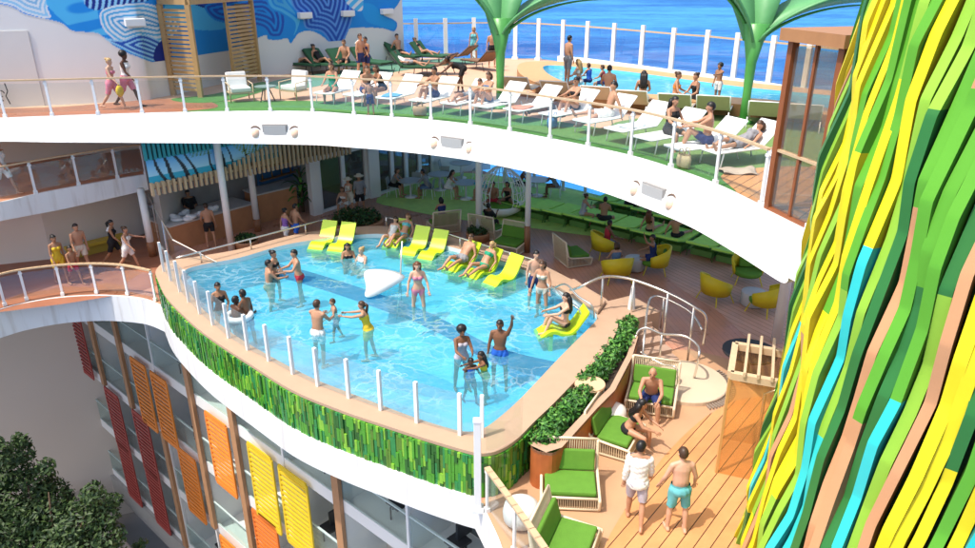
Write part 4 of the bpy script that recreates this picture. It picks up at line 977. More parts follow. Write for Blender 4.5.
# ================================================================== planters & plants round the pool
ptop = [(535, 421), (553, 404), (580, 376), (606, 349), (617, 330), (617, 313), (634, 318), (638, 336), (632, 356), (615, 389), (597, 407), (562, 446), (546, 451), (531, 444)]
pl_in = [(537, 424), (554, 408), (582, 379), (608, 352), (620, 332), (621, 318), (631, 322), (633, 336), (627, 354), (610, 386), (591, 404), (557, 440), (546, 444), (536, 440)]
pO = [at(x, y, .92) for x, y in ptop]; pI = [at(x, y, .92) for x, y in pl_in]
ctr = sum(pO, Vector()) / len(pO); ctr.z = 0
t = thing('pool_planter', 'long orange timber planter with a stone rim along the right pool wall', 'planter', ctr)
mb = MB(); q_ = [(p.x - ctr.x, p.y - ctr.y) for p in pO[5:]] ; v0 = [Vector((x, y, 0)) for x, y in q_]; 
v0 = [Vector((p.x - ctr.x, p.y - ctr.y, 0)) for p in spline([Vector((p.x, p.y, 0)) for p in pO[5:] + pO[:1]], 4)]
mb.strip(v0, [p + Vector((0, 0, .88)) for p in v0], flip=False); mb.build('wall', mat('orange_planter_timber', (.42, .12, .035), .5, .25, 5), t)
oo = [Vector((p.x - ctr.x, p.y - ctr.y, 0)) for p in pO]; ii = [Vector((p.x - ctr.x, p.y - ctr.y, 0)) for p in pI]
mb = MB(); mb.sheet([[(p.x, p.y) for p in oo], [(p.x, p.y) for p in ii]], .885)
v1 = [Vector((p.x * 1, p.y, .82)) for p in v0]; mb.strip(v1, [p + Vector((0, 0, .065)) for p in v1]); mb.build('rim', COPING, t)
mb = MB(); mb.sheet([[(p.x, p.y) for p in ii]], .72); mb.build('soil', mat('soil', (.05, .035, .025), .9, .3, 8), t)
path = [(545, 434, .72), (552, 424, .74), (560, 415, .74), (570, 404, .74), (580, 394, .72), (588, 378, .7), (597, 370, .74), (604, 360, .74), (612, 350, .74), (619, 342, .74), (625, 332, .72), (626, 323, .6)]
for k, (x, y, s_) in enumerate(path):
    p = at(x, y, .95)
    o = thing('planter_shrub', 'glossy dark green shrub, %s from the foot of the long orange planter' % ordinal(k), 'shrub', (p.x, p.y, .73), 0, 'shrubs in the long pool planter')
    leaf_cloud([(0, 0, .14, .30 * s_ * 1.35, .75), (.13, .1, .22, .20, .8), (-.15, -.06, .14, .22, .8)], 560, .058, LEAFG, 'leaves', o, 20 + k)
    mb = MB()
    for q_ in range(4): mb.tube([(0, 0, 0), (random.uniform(-.1, .1), random.uniform(-.1, .1), .25)], .012, 5)
    mb.build('stems', BARK, o)
p = at(590, 383, 1.0); t = thing('round_stool', 'small round tan stool set into the planter beside the pool', 'stool', (p.x, p.y, .74))
mb = MB(); mb.lathe([(.26, 0), (.30, .10), (.30, .2)], n=24); mb.build('drum', mat('stool_timber', (.55, .30, .13), .5, .12), t, True)
mb = MB(); mb.lathe([(.33, .2), (.34, .22), (.33, .255)], n=24); mb.build('top', mat('stool_top', (.66, .44, .27), .5, .08), t)
# round planter behind the pool
def round_planter(x, y, rx, label, h=.42, n=900, Z=0, sd=3):
    p = at(x, y, Z + h); t = thing('round_planter', label, 'planter', (p.x, p.y, Z)); mb = MB()
    mb.lathe([(rx * .97, 0), (rx, h - .05), (rx, h), (rx * .88, h), (rx * .88, h - .06), (.01, h - .07)], n=32); mb.build('bowl', mat('terracotta_timber', (.42, .20, .10), .5, .12), t, True)
    bl = [(rx * .62 * math.cos(a), rx * .55 * math.sin(a), h + .1, rx * .3, .75) for a in np.linspace(0, 6.28, 9)[:-1]] + [(0, 0, h + .14, rx * .4, .7)]
    leaf_cloud(bl, n, .07, LEAFD + LEAFG[:1], 'foliage', t, sd)
round_planter(357, 219, 1.05, 'round terracotta planter of low dark shrubs behind the pool', .42, 1300)
round_planter(246, 240, .42, 'small dark shrub pot by the column at the back of the pool', .3, 350, sd=8)
round_planter(478, 232, .45, 'small shrub pot at the foot of the column near the egg chair', .3, 350, sd=9)
# tall leafy plants between bar and doors
p = at(303, 212, 0); t = thing('palm_plant', 'leafy palm plant filling the corner between bar and glass doors', 'plant', p)
mb = MB(); rs = np.random.RandomState(2)
for k in range(34):
    a = rs.uniform(0, 6.28); ln_ = rs.uniform(.7, 1.5); z0 = rs.uniform(.2, 1.6); d = Vector((math.cos(a), math.sin(a), 0)); w = Vector((-d.y, d.x, 0)) * .07
    pts = [Vector((0, 0, z0)) + d * (ln_ * u * .55) + Vector((0, 0, ln_ * (.9 * u - .75 * u * u))) for u in np.linspace(0, 1, 6)]
    Lw = [p_ + w * math.sin(math.pi * (i + .5) / 6.5) for i, p_ in enumerate(pts)]; Rw = [p_ - w * math.sin(math.pi * (i + .5) / 6.5) for i, p_ in enumerate(pts)]; mb.strip(Lw, Rw, k % 3)
mb.build('fronds', LEAFG, t)
mb = MB(); mb.tube([(0, 0, 0), (.03, .02, 1.0), (0, 0, 1.9)], [.07, .06, .04], 8); mb.build('stem', BARK, t, True)

# ================================================================== steel handrails, stairs, platform
def tubes_thing(name, label, cat, lines, r=.03, m=STEEL, posts=(), partname='rail', glass=None):
    o = Vector(lines[0][0]); o.z = 0; t = thing(name, label, cat, o)
    for l in lines:
        pts = [Vector(p) - o for p in l]; pts = spline(pts, 5) if len(pts) > 2 else pts
        mb = MB(); mb.tube(pts, r, 8); mb.build(partname, m, t, True)
    for p, z0 in posts:
        q_ = Vector(p) - o; mb = MB(); mb.tube([(q_.x, q_.y, z0), q_], r * .9, 8); mb.build('post', m, t, True)
    if glass:
        for l in glass:
            pts = [Vector(p) - o for p in l[0]]; mb = MB()
            mb.strip([Vector((p.x, p.y, l[1])) for p in pts], pts); mb.build('glass_panel', GLASS, t)
    return t
def Zp(x, y, Z): return at(x, y, Z)
l1 = [Zp(176, 258, 1.35), Zp(250, 239, 1.35), Zp(326, 219, 1.35)]
tubes_thing('pool_handrail', 'low steel handrail along the left back edge of the pool', 'handrail', [l1, [l1[-1], l1[-1] - Vector((0, 0, .35))]], .028, posts=[(Zp(250, 239, 1.35), .98), (Zp(305, 224.5, 1.35), .98), (Zp(200, 252, 1.35), .98)])
l2 = [Zp(386, 217, 1.35), Zp(425, 227, 1.35), Zp(490, 247, 1.35), Zp(545, 263, 1.35)]
tubes_thing('pool_handrail', 'low steel handrail along the right back edge of the pool', 'handrail', [l2, [l2[0], l2[0] - Vector((0, 0, .35))]], .028, posts=[(Zp(425, 227, 1.35), .98), (Zp(460, 237.5, 1.35), .98), (Zp(510, 253, 1.35), .98), (Zp(545, 263, 1.35), .98)])
l3 = [Zp(570, 290, 1.25), Zp(580, 287, 1.75), Zp(598, 278.5, 1.95), Zp(612, 276.5, 1.95), Zp(634, 280, 1.9), Zp(668, 293, 1.75), Zp(694, 307, 1.6), Zp(706, 318, 1.35), Zp(703, 345, .6)]
tubes_thing('stair_handrail', 'long curving steel handrail sweeping from the pool over the stairs', 'handrail', [l3], .034, posts=[(Zp(603, 277, 1.95), .95), (Zp(634, 280, 1.9), .1), (Zp(668, 293, 1.75), .1), (Zp(694, 307, 1.6), .02)])
# curved stairs with a sandy round landing
pc = at(685, 380, .12); STONE = mat('sandy_stone', (.62, .50, .36), .6, .06, 3)
t = thing('pool_stairs', 'round sandy landing with steps up to the pool edge', 'stairs', (pc.x, pc.y, 0))
mb = MB(); mb.lathe([(1.0, 0), (1.0, .10), (.98, .12)], n=36); mb.build('landing', STONE, t)
mb = MB()
for k in range(26):
    a = R(-75) + k * R(4.2); mb.box((1.1 * math.cos(a), 1.1 * math.sin(a), .03), (.17, .03, .06), a)
mb.build('grating', mat('grating_metal', (.30, .24, .19), .5, .1), t)
end = at(622, 306, 1.0) - Vector((pc.x, pc.y, 0)); st = Vector((-.55, .75, 0))
for k in range(6):
    u = k / 6; c = st.lerp(Vector((end.x, end.y, 0)), u); z1 = .12 + (.86 - .12) * (k + 1) / 6; d = Vector((end.x, end.y, 0)) - st
    mb = MB(); mb.box((c.x, c.y, z1 / 2 + .01), (d.length / 6 * 1.02, 1.15 - .03 * k, z1), math.atan2(d.y, d.x)); mb.build('step', mat('stair_tread', (.45, .31, .23), .6, .08, 4), t)
mb = MB(); mb.box((end.x + .1, end.y - .1, .49), (1.3, 1.2, .98), .5); mb.build('upper_platform', COPING, t)
B0 = Vector((pc.x, pc.y, 0))
def SL(pts): return [B0 + Vector(p) for p in pts]
lA = [Zp(641, 372, .12), Zp(644, 340, .85), Zp(648, 305, 1.25), Zp(653, 297, 1.3), Zp(664, 298, 1.3), Zp(690, 312, 1.15), Zp(702, 330, .95)]
lB = [Zp(634, 360, .5), Zp(636, 335, .9), Zp(646, 328, 1.1), Zp(662, 334, 1.0), Zp(684, 336, 1.0), Zp(697, 345, .95), Zp(699, 356, .85), Zp(694, 378, .12)]
lC = [Zp(640, 352, .6), Zp(650, 358, .5), Zp(664, 365, .45), Zp(676, 368, .5), Zp(679, 384, .12)]
tubes_thing('stair_handrail', 'inner steel stair rail bending over the sandy landing', 'handrail', [lA, lB, lC], .03, posts=[(Zp(664, 298, 1.3), .4), (Zp(662, 334, 1.0), .12)])
gp = [Zp(650, 300, 1.3), Zp(668, 300, 1.25), Zp(690, 312, 1.15), Zp(702, 328, 1.0)]
tt = tag(empty('stair_glass', (gp[0].x, gp[0].y, 0)), 'curved clear glass screen round the top of the pool steps', 'glass screen')
mb = MB(); gq = [p - tt.location for p in spline(gp, 5)]; mb.strip([Vector((p.x, p.y, .05)) for p in gq], gq); mb.build('pane', GLASS, tt, True)
# pool corner: ladder like rails at the wooden step by the lounger
l4 = [Zp(551, 290, 1.0), Zp(565, 284, 1.55), Zp(578, 296, 1.5), Zp(592, 306, 1.4), Zp(594, 318, 1.0)]
tubes_thing('pool_grab_rail', 'bent grab rail at the pool corner step beside the yellow lounger', 'handrail', [l4, [p + Vector((-.35, -.25, 0)) for p in l4]], .025)
mb = MB(); q_ = [at(x, y, 1.03) for x, y in [(555, 287), (574, 281), (606, 303), (598, 314)]]; c_ = q_[0]
mb.prism([(p.x - c_.x, p.y - c_.y) for p in q_], 0, .12); tag(mb.build('wooden_step', COPING, loc=(c_.x, c_.y, 1.002), bevel=.03), 'raised tan step block at the right back corner of the pool', 'step')
# tall corner post with glass and wooden rail at the bow of the deck
p = at(479, 506, 0); t = thing('corner_post', 'tall white post at the pointed corner of the pool wall', 'post', (p.x - .02, p.y - .12, 0))
mb = MB(); mb.box((0, 0, .98), (.13, .13, 1.96)); mb.box((0, 0, .04), (.22, .22, .08)); mb.box((0, 0, 1.98), (.15, .15, .04)); mb.build('shaft', WHITE2, t, bevel=.008)
hb = [at(x, y, 1.0) for x, y in [(487, 468), (515, 506), (545, 549), (600, 630)]]
railing('bow_railing', 'wooden handrail with white posts running off the bottom edge beside the deck curve', 'railing', [Vector((p.x, p.y, 0.004)) for p in hb], .98, rail_w=.11)
gp = [at(x, y, Z) for x, y, Z in [(482, 452, .95), (497, 470, .95), (493, 480, .8), (488, 470, .6)]]
l5 = [at(541, 402, 1.0) , at(531, 425, 1.9), at(520, 440, 1.9), at(492, 470, 1.9)]
tt = tag(empty('corner_glass', (p.x, p.y, 0)), 'frameless glass pane beside the tall white corner post', 'glass screen')
g0 = at(486, 456, 1.0); g1 = at(522, 436, 1.0)
mb = MB(); mb.beam(Vector((g0.x - p.x, g0.y - p.y, 1.45)), Vector((g1.x - p.x, g1.y - p.y, 1.45)), .015, .85); mb.build('pane', GLASS, tt)
# glass balustrade descending at the left end of the pool
ga, gb = Vector(at(153, 240, 0)), Vector(at(176, 258, 1.0))
t = thing('end_balustrade', 'slanting glass balustrade with metal edge at the left end of the pool', 'balustrade', (ga.x, ga.y, 0))
d_ = Vector((gb.x - ga.x, gb.y - ga.y, 0)); g2 = at(217, 263, 1.0); d2_ = Vector((g2.x - ga.x, g2.y - ga.y, 0))
tp = [Vector((0, 0, 2.0)), d_ + Vector((0, 0, 1.6)), d2_ + Vector((0, 0, 1.02))]
mb = MB(); mb.strip([Vector((0, 0, .02)), d_ + Vector((0, 0, .9)), d2_ + Vector((0, 0, .9))], tp); mb.build('pane', GLASS, t)
mb = MB(); mb.tube(tp, .022, 7); mb.build('edge_rail', STEEL, t)
for q_ in (.0, .33, .66): mb = MB(); u_ = d_ * q_; mb.tube([u_ + Vector((0, 0, .0)), u_ + Vector((0, 0, 2.0 - .4 * q_))], .02, 6); mb.build('post', STEEL, t)

# ================================================================== lower amber booth with pergola top, black table
p0 = at(716, 473, 0); ex = Vector((.93, -.36, 0)).normalized(); ey = Vector((.36, .93, 0)).normalized()
AMB = glass_mat('amber_panel', (.98, .90, .77), .02, .1, milk=.12, mcol=(.80, .52, .22)); BT = mat('booth_timber', (.62, .36, .14), .5, .12, 5)
t = thing('amber_booth', 'amber glass shower booth with a pergola top beside the ribbon tower', 'booth', p0)
W_, D_, hh = 1.7, 1.25, 2.2; cs = [Vector((0, 0, 0)), ex * W_, ex * W_ + ey * D_, ey * D_]
for c, d in ((cs[0], cs[1]), (cs[0], cs[3]), (cs[3], cs[2])):
    e = (d - c).normalized(); mb = MB(); mb.beam(c + e * .03 + Vector((0, 0, hh / 2)), d - e * .03 + Vector((0, 0, hh / 2)), .02, hh - .02); mb.build('panel', AMB, t)
for c in cs: mb = MB(); mb.box(c + Vector((0, 0, hh / 2)), (.05, .05, hh)); mb.build('post', BT, t)
mb = MB()
for c, d in zip(cs, cs[1:] + cs[:1]): mb.beam(c + Vector((0, 0, hh + .06)), d + Vector((0, 0, hh + .06)), .12, .14)
mb.build('top_frame', PALEWOOD, t)
mb = MB()
for k in range(1, 7): mb.beam(cs[0].lerp(cs[1], k / 7) - ey * .1 + Vector((0, 0, hh + .16)), cs[3].lerp(cs[2], k / 7) + ey * .35 + Vector((0, 0, hh + .16)), .05, .09)
mb.build('pergola_slats', PALEWOOD, t)
mb = MB(); mb.tube([cs[0].lerp(cs[2], .4) + Vector((0, 0, .05)), cs[0].lerp(cs[2], .4) + Vector((0, 0, 1.7)), cs[0].lerp(cs[2], .4) + ex * .2 + Vector((0, 0, 1.85)), cs[0].lerp(cs[2], .4) + ex * .3 + Vector((0, 0, 1.75))], .03, 7); mb.build('shower_pipe', STEEL, t, True)
p = at(750, 351, .75); t = thing('round_table', 'round black table behind the amber booth', 'table', (p.x, p.y, 0))
mb = MB(); mb.lathe([(.62, .70), (.65, .72), (.65, .76)], n=28); mb.build('tabletop', BLACKM, t)
mb = MB(); mb.lathe([(.3, 0), (.3, .03), (.06, .06), (.05, .70)], n=16); mb.build('pedestal', BLACKM, t, True)

# ================================================================== ribbon tower
RC = Vector((7.14, 8.7, 0))
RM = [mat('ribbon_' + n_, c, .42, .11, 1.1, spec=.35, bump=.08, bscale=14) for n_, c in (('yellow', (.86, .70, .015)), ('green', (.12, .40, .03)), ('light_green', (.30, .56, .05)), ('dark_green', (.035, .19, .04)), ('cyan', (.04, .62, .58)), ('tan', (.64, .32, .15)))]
RM += [mat(m_.name + '_side_shade', tuple(c_ * .42 for c_ in rgb), .5, .1, 1.5) for m_, rgb in zip(list(RM), ((.86, .66, .015), (.12, .40, .03), (.30, .56, .05), (.035, .19, .04), (.04, .62, .58), (.64, .32, .15)))]  # darker copy of each ribbon colour, painting shade onto the ribbon sides
def Rz(z): return float(np.interp(z, [-1, 0, 1.5, 3, 5, 6.8, 9, 12], [3.06, 3.04, 2.97, 2.84, 2.80, 2.76, 2.60, 2.35]))
t = thing('ribbon_tower', 'towering sculpture of wavy yellow, green and turquoise ribbons at the right', 'sculpture', RC)
mb = MB(); mb.lathe([(Rz(z) - .36, z) for z in np.linspace(0, 11.5, 24)], n=48); mb.build('core', mat('core_dark_green', (.02, .07, .02), .7, .1), t, True)
NR = 96; rr = random.Random(11)
NR = 116; far_mb = MB()
for k in range(NR):
    a0 = 2 * math.pi * k / NR + R(95) + rr.uniform(-.007, .007); w = rr.uniform(.120, .146); dep = rr.uniform(-.045, .045)
    zs_ = [-.2 + rr.uniform(0, .4)]
    while zs_[-1] < 11.2: zs_.append(zs_[-1] + rr.uniform(.55, 1.0))
    pts = []
    for i, z in enumerate(zs_):
        jr = .075 * math.sin(2.7 * z + .8 * k) + rr.uniform(-.02, .02); ja = .015 * math.sin(1.75 * z + .33 * k) + rr.uniform(-.006, .006); pts.append((z, a0 + .028 * z + ja, Rz(z) + dep + jr))
    segs = []; zc = rr.uniform(.5, 8); cuts = []
    while zc < 11: cuts.append(zc); zc += rr.uniform(4, 9)
    col = rr.choices(range(6), (.37, .26, .14, .13, .06, .04))[0]; mb = MB(); ci = 0; tilt = rr.uniform(.0, .14)
    # refine polyline at knots with short rounded elbows and at colour cuts
    fine = []
    for i in range(len(pts) - 1):
        (z0, a0_, r0), (z1, a1_, r1) = pts[i], pts[i + 1]
        fine += [(z0 + (z1 - z0) * u, a0_ + (a1_ - a0_) * u, r0 + (r1 - r0) * u) for u in (.08, .5, .92)]
    fine = [tuple(p) for p in spline([Vector(p) for p in fine], 3)]
    rings = []
    for (z, a, r) in fine:
        n_ = Vector((math.cos(a + tilt), math.sin(a + tilt), 0)); tg = Vector((-n_.y, n_.x, 0)); c = Vector((math.cos(a) * r, math.sin(a) * r, z)); th = .24
        rings.append([c - tg * w / 2, c + tg * w / 2, c + tg * w / 2 - n_ * th, c - tg * w / 2 - n_ * th])
    mb.v = [tuple(p) for r_ in rings for p in r_]
    for i in range(len(rings) - 1):
        zm = fine[i][0]
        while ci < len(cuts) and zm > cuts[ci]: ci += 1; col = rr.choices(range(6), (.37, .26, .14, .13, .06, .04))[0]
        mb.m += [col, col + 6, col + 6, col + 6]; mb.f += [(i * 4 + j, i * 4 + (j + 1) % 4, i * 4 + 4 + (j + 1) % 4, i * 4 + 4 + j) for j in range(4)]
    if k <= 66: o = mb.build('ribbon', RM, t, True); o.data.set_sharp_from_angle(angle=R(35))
    else: o_v = len(far_mb.v); far_mb.v += mb.v; far_mb.f += [tuple(i + o_v for i in f) for f in mb.f]; far_mb.m += mb.m
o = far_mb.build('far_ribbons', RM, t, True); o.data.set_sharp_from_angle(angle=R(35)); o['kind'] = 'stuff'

# ================================================================== FURNITURE (built facing +Y, copied into place)
SLING = mat('white_sling', (.78, .78, .76), .6, .04, 10); FRAMEW = MATS['white_steel_paint']
def lounger_proto(name, cat, seat_m, frame_m, group, back=42, w=.64, pad=.03, h=.36, seat_l=1.25, back_l=.78, cushion=None, legs=True, base=None):
    t = thing(name, 'x', cat, (0, 0, 0), 0, group); b_ = R(back)
    bt = Vector((0, -math.cos(b_) * back_l, h + math.sin(b_) * back_l))
    def slab(p, q_, th, mi, nm, ww):
        d = (q_ - p).normalized(); u = Vector((0, -d.z, d.y)); mb = MB()
        if u.z < 0: u = -u
        n = 6; top = []; bot = []
        L1, L2, L3, L4 = [], [], [], []
        for i in range(n + 1):
            c = p.lerp(q_, i / n); s_ = .014 * math.sin(math.pi * i / n) 
            L1.append(c + Vector((-ww / 2, 0, 0)) + u * th); L2.append(c + Vector((0, 0, 0)) + u * (th - .018)); L3.append(c + Vector((ww / 2, 0, 0)) + u * th)
        mb.strip(L1, L2); mb.strip(L2, L3)
        mb.strip([c - u * th for c in L1], L1); mb.strip(L3, [c - u * th for c in L3]); mb.strip([c - u * th for c in L3], [c - u * th for c in L1])
        mb.add([L1[0], L2[0], L3[0], L3[0] - u * th, L1[0] - u * th], [(0, 1, 2, 3, 4)]); mb.add([L1[-1], L2[-1], L3[-1], L3[-1] - u * th, L1[-1] - u * th], [(4, 3, 2, 1, 0)])
        return mb.build(nm, mi, t)
    slab(Vector((0, .0, h)), Vector((0, seat_l, h - .02)), pad, seat_m, 'seat', w)
    slab(Vector((0, -.01, h)), bt, pad, seat_m, 'backrest', w)
    mb = MB()
    for s_ in (-1, 1):
        x = s_ * (w / 2 + .02); mb.tube([(x, seat_l, h), (x, 0, h), (x, bt.y, bt.z)], .02, 6)
    mb.tube([(-w / 2, seat_l, h - .01), (w / 2, seat_l, h - .01)], .02, 6); mb.tube([(-w / 2, bt.y, bt.z), (w / 2, bt.y, bt.z)], .02, 6)
    mb.build('frame', frame_m, t, True)
    for s_ in (-1, 1):
        for y in (seat_l - .18, -.30):
            mb = MB(); mb.tube([(s_ * (w / 2 + .02), y, h), (s_ * (w / 2 + .02), y + (.06 if y > 0 else -.12), 0)], .018, 6); mb.build('leg', frame_m, t, True)
    if cushion:
        d = Vector((0, bt.y, bt.z - h)).normalized(); c = bt - d * .14 + Vector((0, .06, .05)); mb = MB(); mb.ball(c, (w * .36, .11, .08), 12); mb.build('head_cushion', cushion, t, True)
    if base:
        mb = MB(); mb.box((0, seat_l / 2 - .25, h / 2 - .05), (w * .92, seat_l * .95, h - .12)); mb.build('base', base, t)
    return t
def yaw_to(v): return math.atan2(-v[0], v[1])     # rotation that turns +Y towards v

GW = 'white sun loungers in the row along the upper railing'
PW = Placer(lounger_proto('sun_lounger', 'sun lounger', SLING, FRAMEW, GW))
front = [(337, 101), (367, 103), (398, 106), (433, 109), (465, 112), (497, 115), (530, 119), (566, 124), (601, 131), (634, 140), (664, 149), (699, 160), (733, 163)]
LW = []
descr = ['with a woman in a green swimsuit sitting on it', 'with a man and a boy beside it', 'empty, just right of the boy in blue shorts', 'with a dark haired man leaning on it', 'with a person lying flat, left of the green stem', 'empty, right behind the green parasol stem', 'empty, right of the green parasol stem', 'with a woman in a black bikini', 'with a man in white shorts', 'empty, between the man in white shorts and the long haired woman', 'with the woman in a dark dress sitting on it', 'with the man in dark trunks sitting on it', 'empty, last of the row before the timber boards']
for i, (x, y) in enumerate(front):
    p = at(x, y, ZU); j = min(range(len(up)), key=lambda k: (up[k].x - p.x) ** 2 + (up[k].y - p.y) ** 2)
    v = -off[j]; v = Vector((v.x * .8 - .28, v.y, 0)).normalized()
    a = yaw_to(v); p = p - v * .45
    PW.put((p.x, p.y, ZU + .006), a, 'white sling lounger ' + descr[i], GW); LW.append((p, a, v))
# beige loungers behind, backs to the camera
BEI = mat('beige_sling', (.50, .42, .30), .65, .08, 10)
PB = Placer(lounger_proto('sling_lounger', 'sun lounger', BEI, FRAMEW, 'beige loungers facing the upper pool', 48, .9, back_l=.62, h=.30))
for i, (x, y) in enumerate([(518, 98), (556, 103), (597, 109), (632, 114), (674, 118), (712, 120), (764, 127), (800, 130)]):
    p = at(x, y, ZU); PB.put((p.x, p.y, ZU + .006), R(-22), 'beige sling lounger seen from behind, %s from the left along the upper pool' % ordinal(i))
# dark green padded loungers by the mural
DG = mat('dark_green_cushion', (.025, .10, .045), .8, .15, 6); TE = mat('teal_grey_cushion', (.06, .17, .17), .8, .12, 6)
tD = lounger_proto('padded_lounger', 'sun lounger', DG, BLACKM, 'dark green loungers before the mural wall', 50, .9, .1, .34)
PD = Placer(tD); LD = []
dl = ['with a reclining woman, leftmost in front of the mural', 'with a second woman stretched out', 'with the bare chested man sitting upright', 'empty, behind the standing couple', 'tilted high, with the man at the right end of the mural', 'far right one with a person lying by the glass screen', 'flat teal one at the front of the group']
for i, (x, y, a) in enumerate([(300, 72, -118), (320, 72, -120), (343, 72, -122), (366, 70, -122), (398, 63, -118), (424, 63, -115), (405, 75, -100)]):
    p = at(x, y, ZU); PD.put((p.x, p.y, ZU + .008), R(a), 'dark green padded lounger ' + dl[i]); LD.append((p, R(a)))
# brown loungers with high backs
BRN = mat('brown_sling', (.22, .12, .065), .6, .1, 8)
PN = Placer(lounger_proto('wicker_lounger', 'sun lounger', BRN, BLACKM, 'brown loungers near the glass screen', 38, .8, .06))
for i, (x, y, a, l_) in enumerate([(463, 64, 60, 'brown lounger with a raised back beside the bending woman'), (442, 74, 70, 'brown lounger below the bending woman, left of her hands'), (485, 70, 40, 'low brown lounger just left of the green parasol stem')]):
    p = at(x, y, ZU); PN.put((p.x, p.y, ZU + .008), R(a), l_)
# white armchairs and small table
def armchair_proto():
    t = thing('armchair', 'x', 'armchair', (0, 0, 0), 0, 'white cushioned armchairs near the slatted hut')
    mb = MB(); mb.box((0, 0, .40), (.66, .62, .16)); mb.build('seat', SLING, t, bevel=.04)
    mb = MB(); T = Matrix.Translation((0, -.32, .66)) @ Matrix.Rotation(R(12), 4, 'X'); mb.box(None, (.66, .14, .55), M=T); mb.build('backrest', SLING, t, bevel=.04)
    for s_ in (-1, 1):
        mb = MB(); mb.tube([(s_ * .38, .30, 0), (s_ * .38, .30, .58), (s_ * .38, -.36, .62), (s_ * .38, -.42, 0)], .022, 6); mb.build('arm', PALEWOOD, t, True)
    mb = MB(); mb.box((0, 0, .3), (.74, .62, .04)); mb.build('frame', PALEWOOD, t)
    return t
PA = Placer(armchair_proto())
for x, y, a, l_ in ((241, 101, -150, 'white armchair with pale wood arms nearest the slatted hut'), (295, 99, 150, 'white armchair with pale wood arms left of the woman in green')):
    p = at(x, y, ZU); PA.put((p.x, p.y, ZU + .006), R(a), l_)
p = at(267, 101, ZU); t = thing('side_table', 'small grey green table between the two white armchairs', 'table', (p.x, p.y, ZU + .006))
mb = MB(); mb.lathe([(.34, .46), (.36, .48), (.36, .5)], n=20); mb.build('tabletop', mat('grey_green_top', (.22, .30, .27), .4, .06), t)
for k in range(3): mb = MB(); mb.tube([(.1 * math.cos(k * 2.1), .1 * math.sin(k * 2.1), .46), (.28 * math.cos(k * 2.1), .28 * math.sin(k * 2.1), 0)], .02, 6); mb.build('leg', BLACKM, t)

# chartreuse loungers in the pool
CHA = mat('chartreuse_plastic', (.50, .70, .02), .32, .04, 2, spec=.5)
def pool_lounger():
    t = thing('pool_lounger', 'x', 'pool lounger', (0, 0, 0), 0, 'chartreuse loungers standing in the shallow pool edge')
    prof = spline([Vector((0, y, z)) for y, z in [(-.66, .78), (-.50, .56), (-.33, .32), (-.14, .17), (.08, .17), (.30, .26), (.48, .25), (.66, .14), (.80, .08)]], 4)
    w = .29; mb = MB(); A_ = [p + Vector((-w, 0, 0)) for p in prof]; B_ = [p + Vector((w, 0, 0)) for p in prof]
    dn = Vector((0, 0, -.09)); A2 = [p + dn for p in A_]; B2_ = [p + dn for p in B_]
    mb.strip(A_, B_, flip=True); mb.strip(A2, B2_); mb.strip(A2, A_, flip=True); mb.strip(B_, B2_, flip=True)
    mb.add([A_[0], B_[0], B2_[0], A2[0]], [(0, 1, 2, 3)]); mb.add([A_[-1], B_[-1], B2_[-1], A2[-1]], [(3, 2, 1, 0)])
    mb.build('shell', CHA, t, True, bevel=.02)
    for v in t.children[0].data.vertices: v.co = (v.co.x * .92, v.co.y * .88, v.co.z * .92)
    mb = MB(); mb.box((0, -.24, -.14), (.44, .10, .56)); mb.build('support', CHA, t); mb = MB(); mb.box((0, .38, -.13), (.5, .10, .6)); mb.build('support', CHA, t)
    return t
PP = Placer(pool_lounger()); LP = []
for i, (x, y, a, l_) in enumerate([(324, 246, 165, 'empty, left one of the pair at the back left'), (343, 248, 165, 'empty, right one of the pair at the back left'), (398, 244, 160, 'carrying the couple at the back of the pool'), (416, 252, 158, 'empty, right of the couple'), (434, 256, 156, 'empty, second from the couple'), (463, 268, 140, 'with a man in sunglasses reclining'), (484, 275, 138, 'with a woman reclining, right of the reclining man'), (504, 282, 136, 'empty, rightmost of the back row'), (563, 335, 100, 'with the dark haired woman hugging her knees')]):
    p = at(x, y, .75); PP.put((p.x, p.y, .76), R(a), 'chartreuse pool lounger ' + l_); LP.append((p, R(a)))

# lime daybeds
LIME = mat('lime_cushion', (.50, .84, .13), .8, .1, 5); DARKB = mat('dark_green_base', (.16, .34, .08), .7, .15)
PL = Placer(lounger_proto('daybed', 'daybed', LIME, mat('green_frame', (.06, .18, .03), .5, .1), 'lime green daybeds in two rows towards the sea', 16, .85, .10, .34, 1.25, .7, base=DARKB))
fr_ = [(519, 208), (539, 211), (560, 215), (581, 219), (602, 224), (624, 229), (648, 235), (674, 241), (704, 247), (730, 254)]
bk2 = [(606, 205), (627, 210), (649, 216), (672, 223), (697, 230)]
LL = []
for i, (x, y) in enumerate(fr_):
    p = at(x, y, .3); PL.put((p.x, p.y, .012), R(-38), 'lime daybed of the front row, %s from the left' % ordinal(i)); LL.append(p)
for i, (x, y) in enumerate(bk2):
    p = at(x, y, .3); PL.put((p.x, p.y + .35, .012), R(-38), 'lime daybed of the back row by the sea rail, %s from the left' % ordinal(i)); LL.append(p)

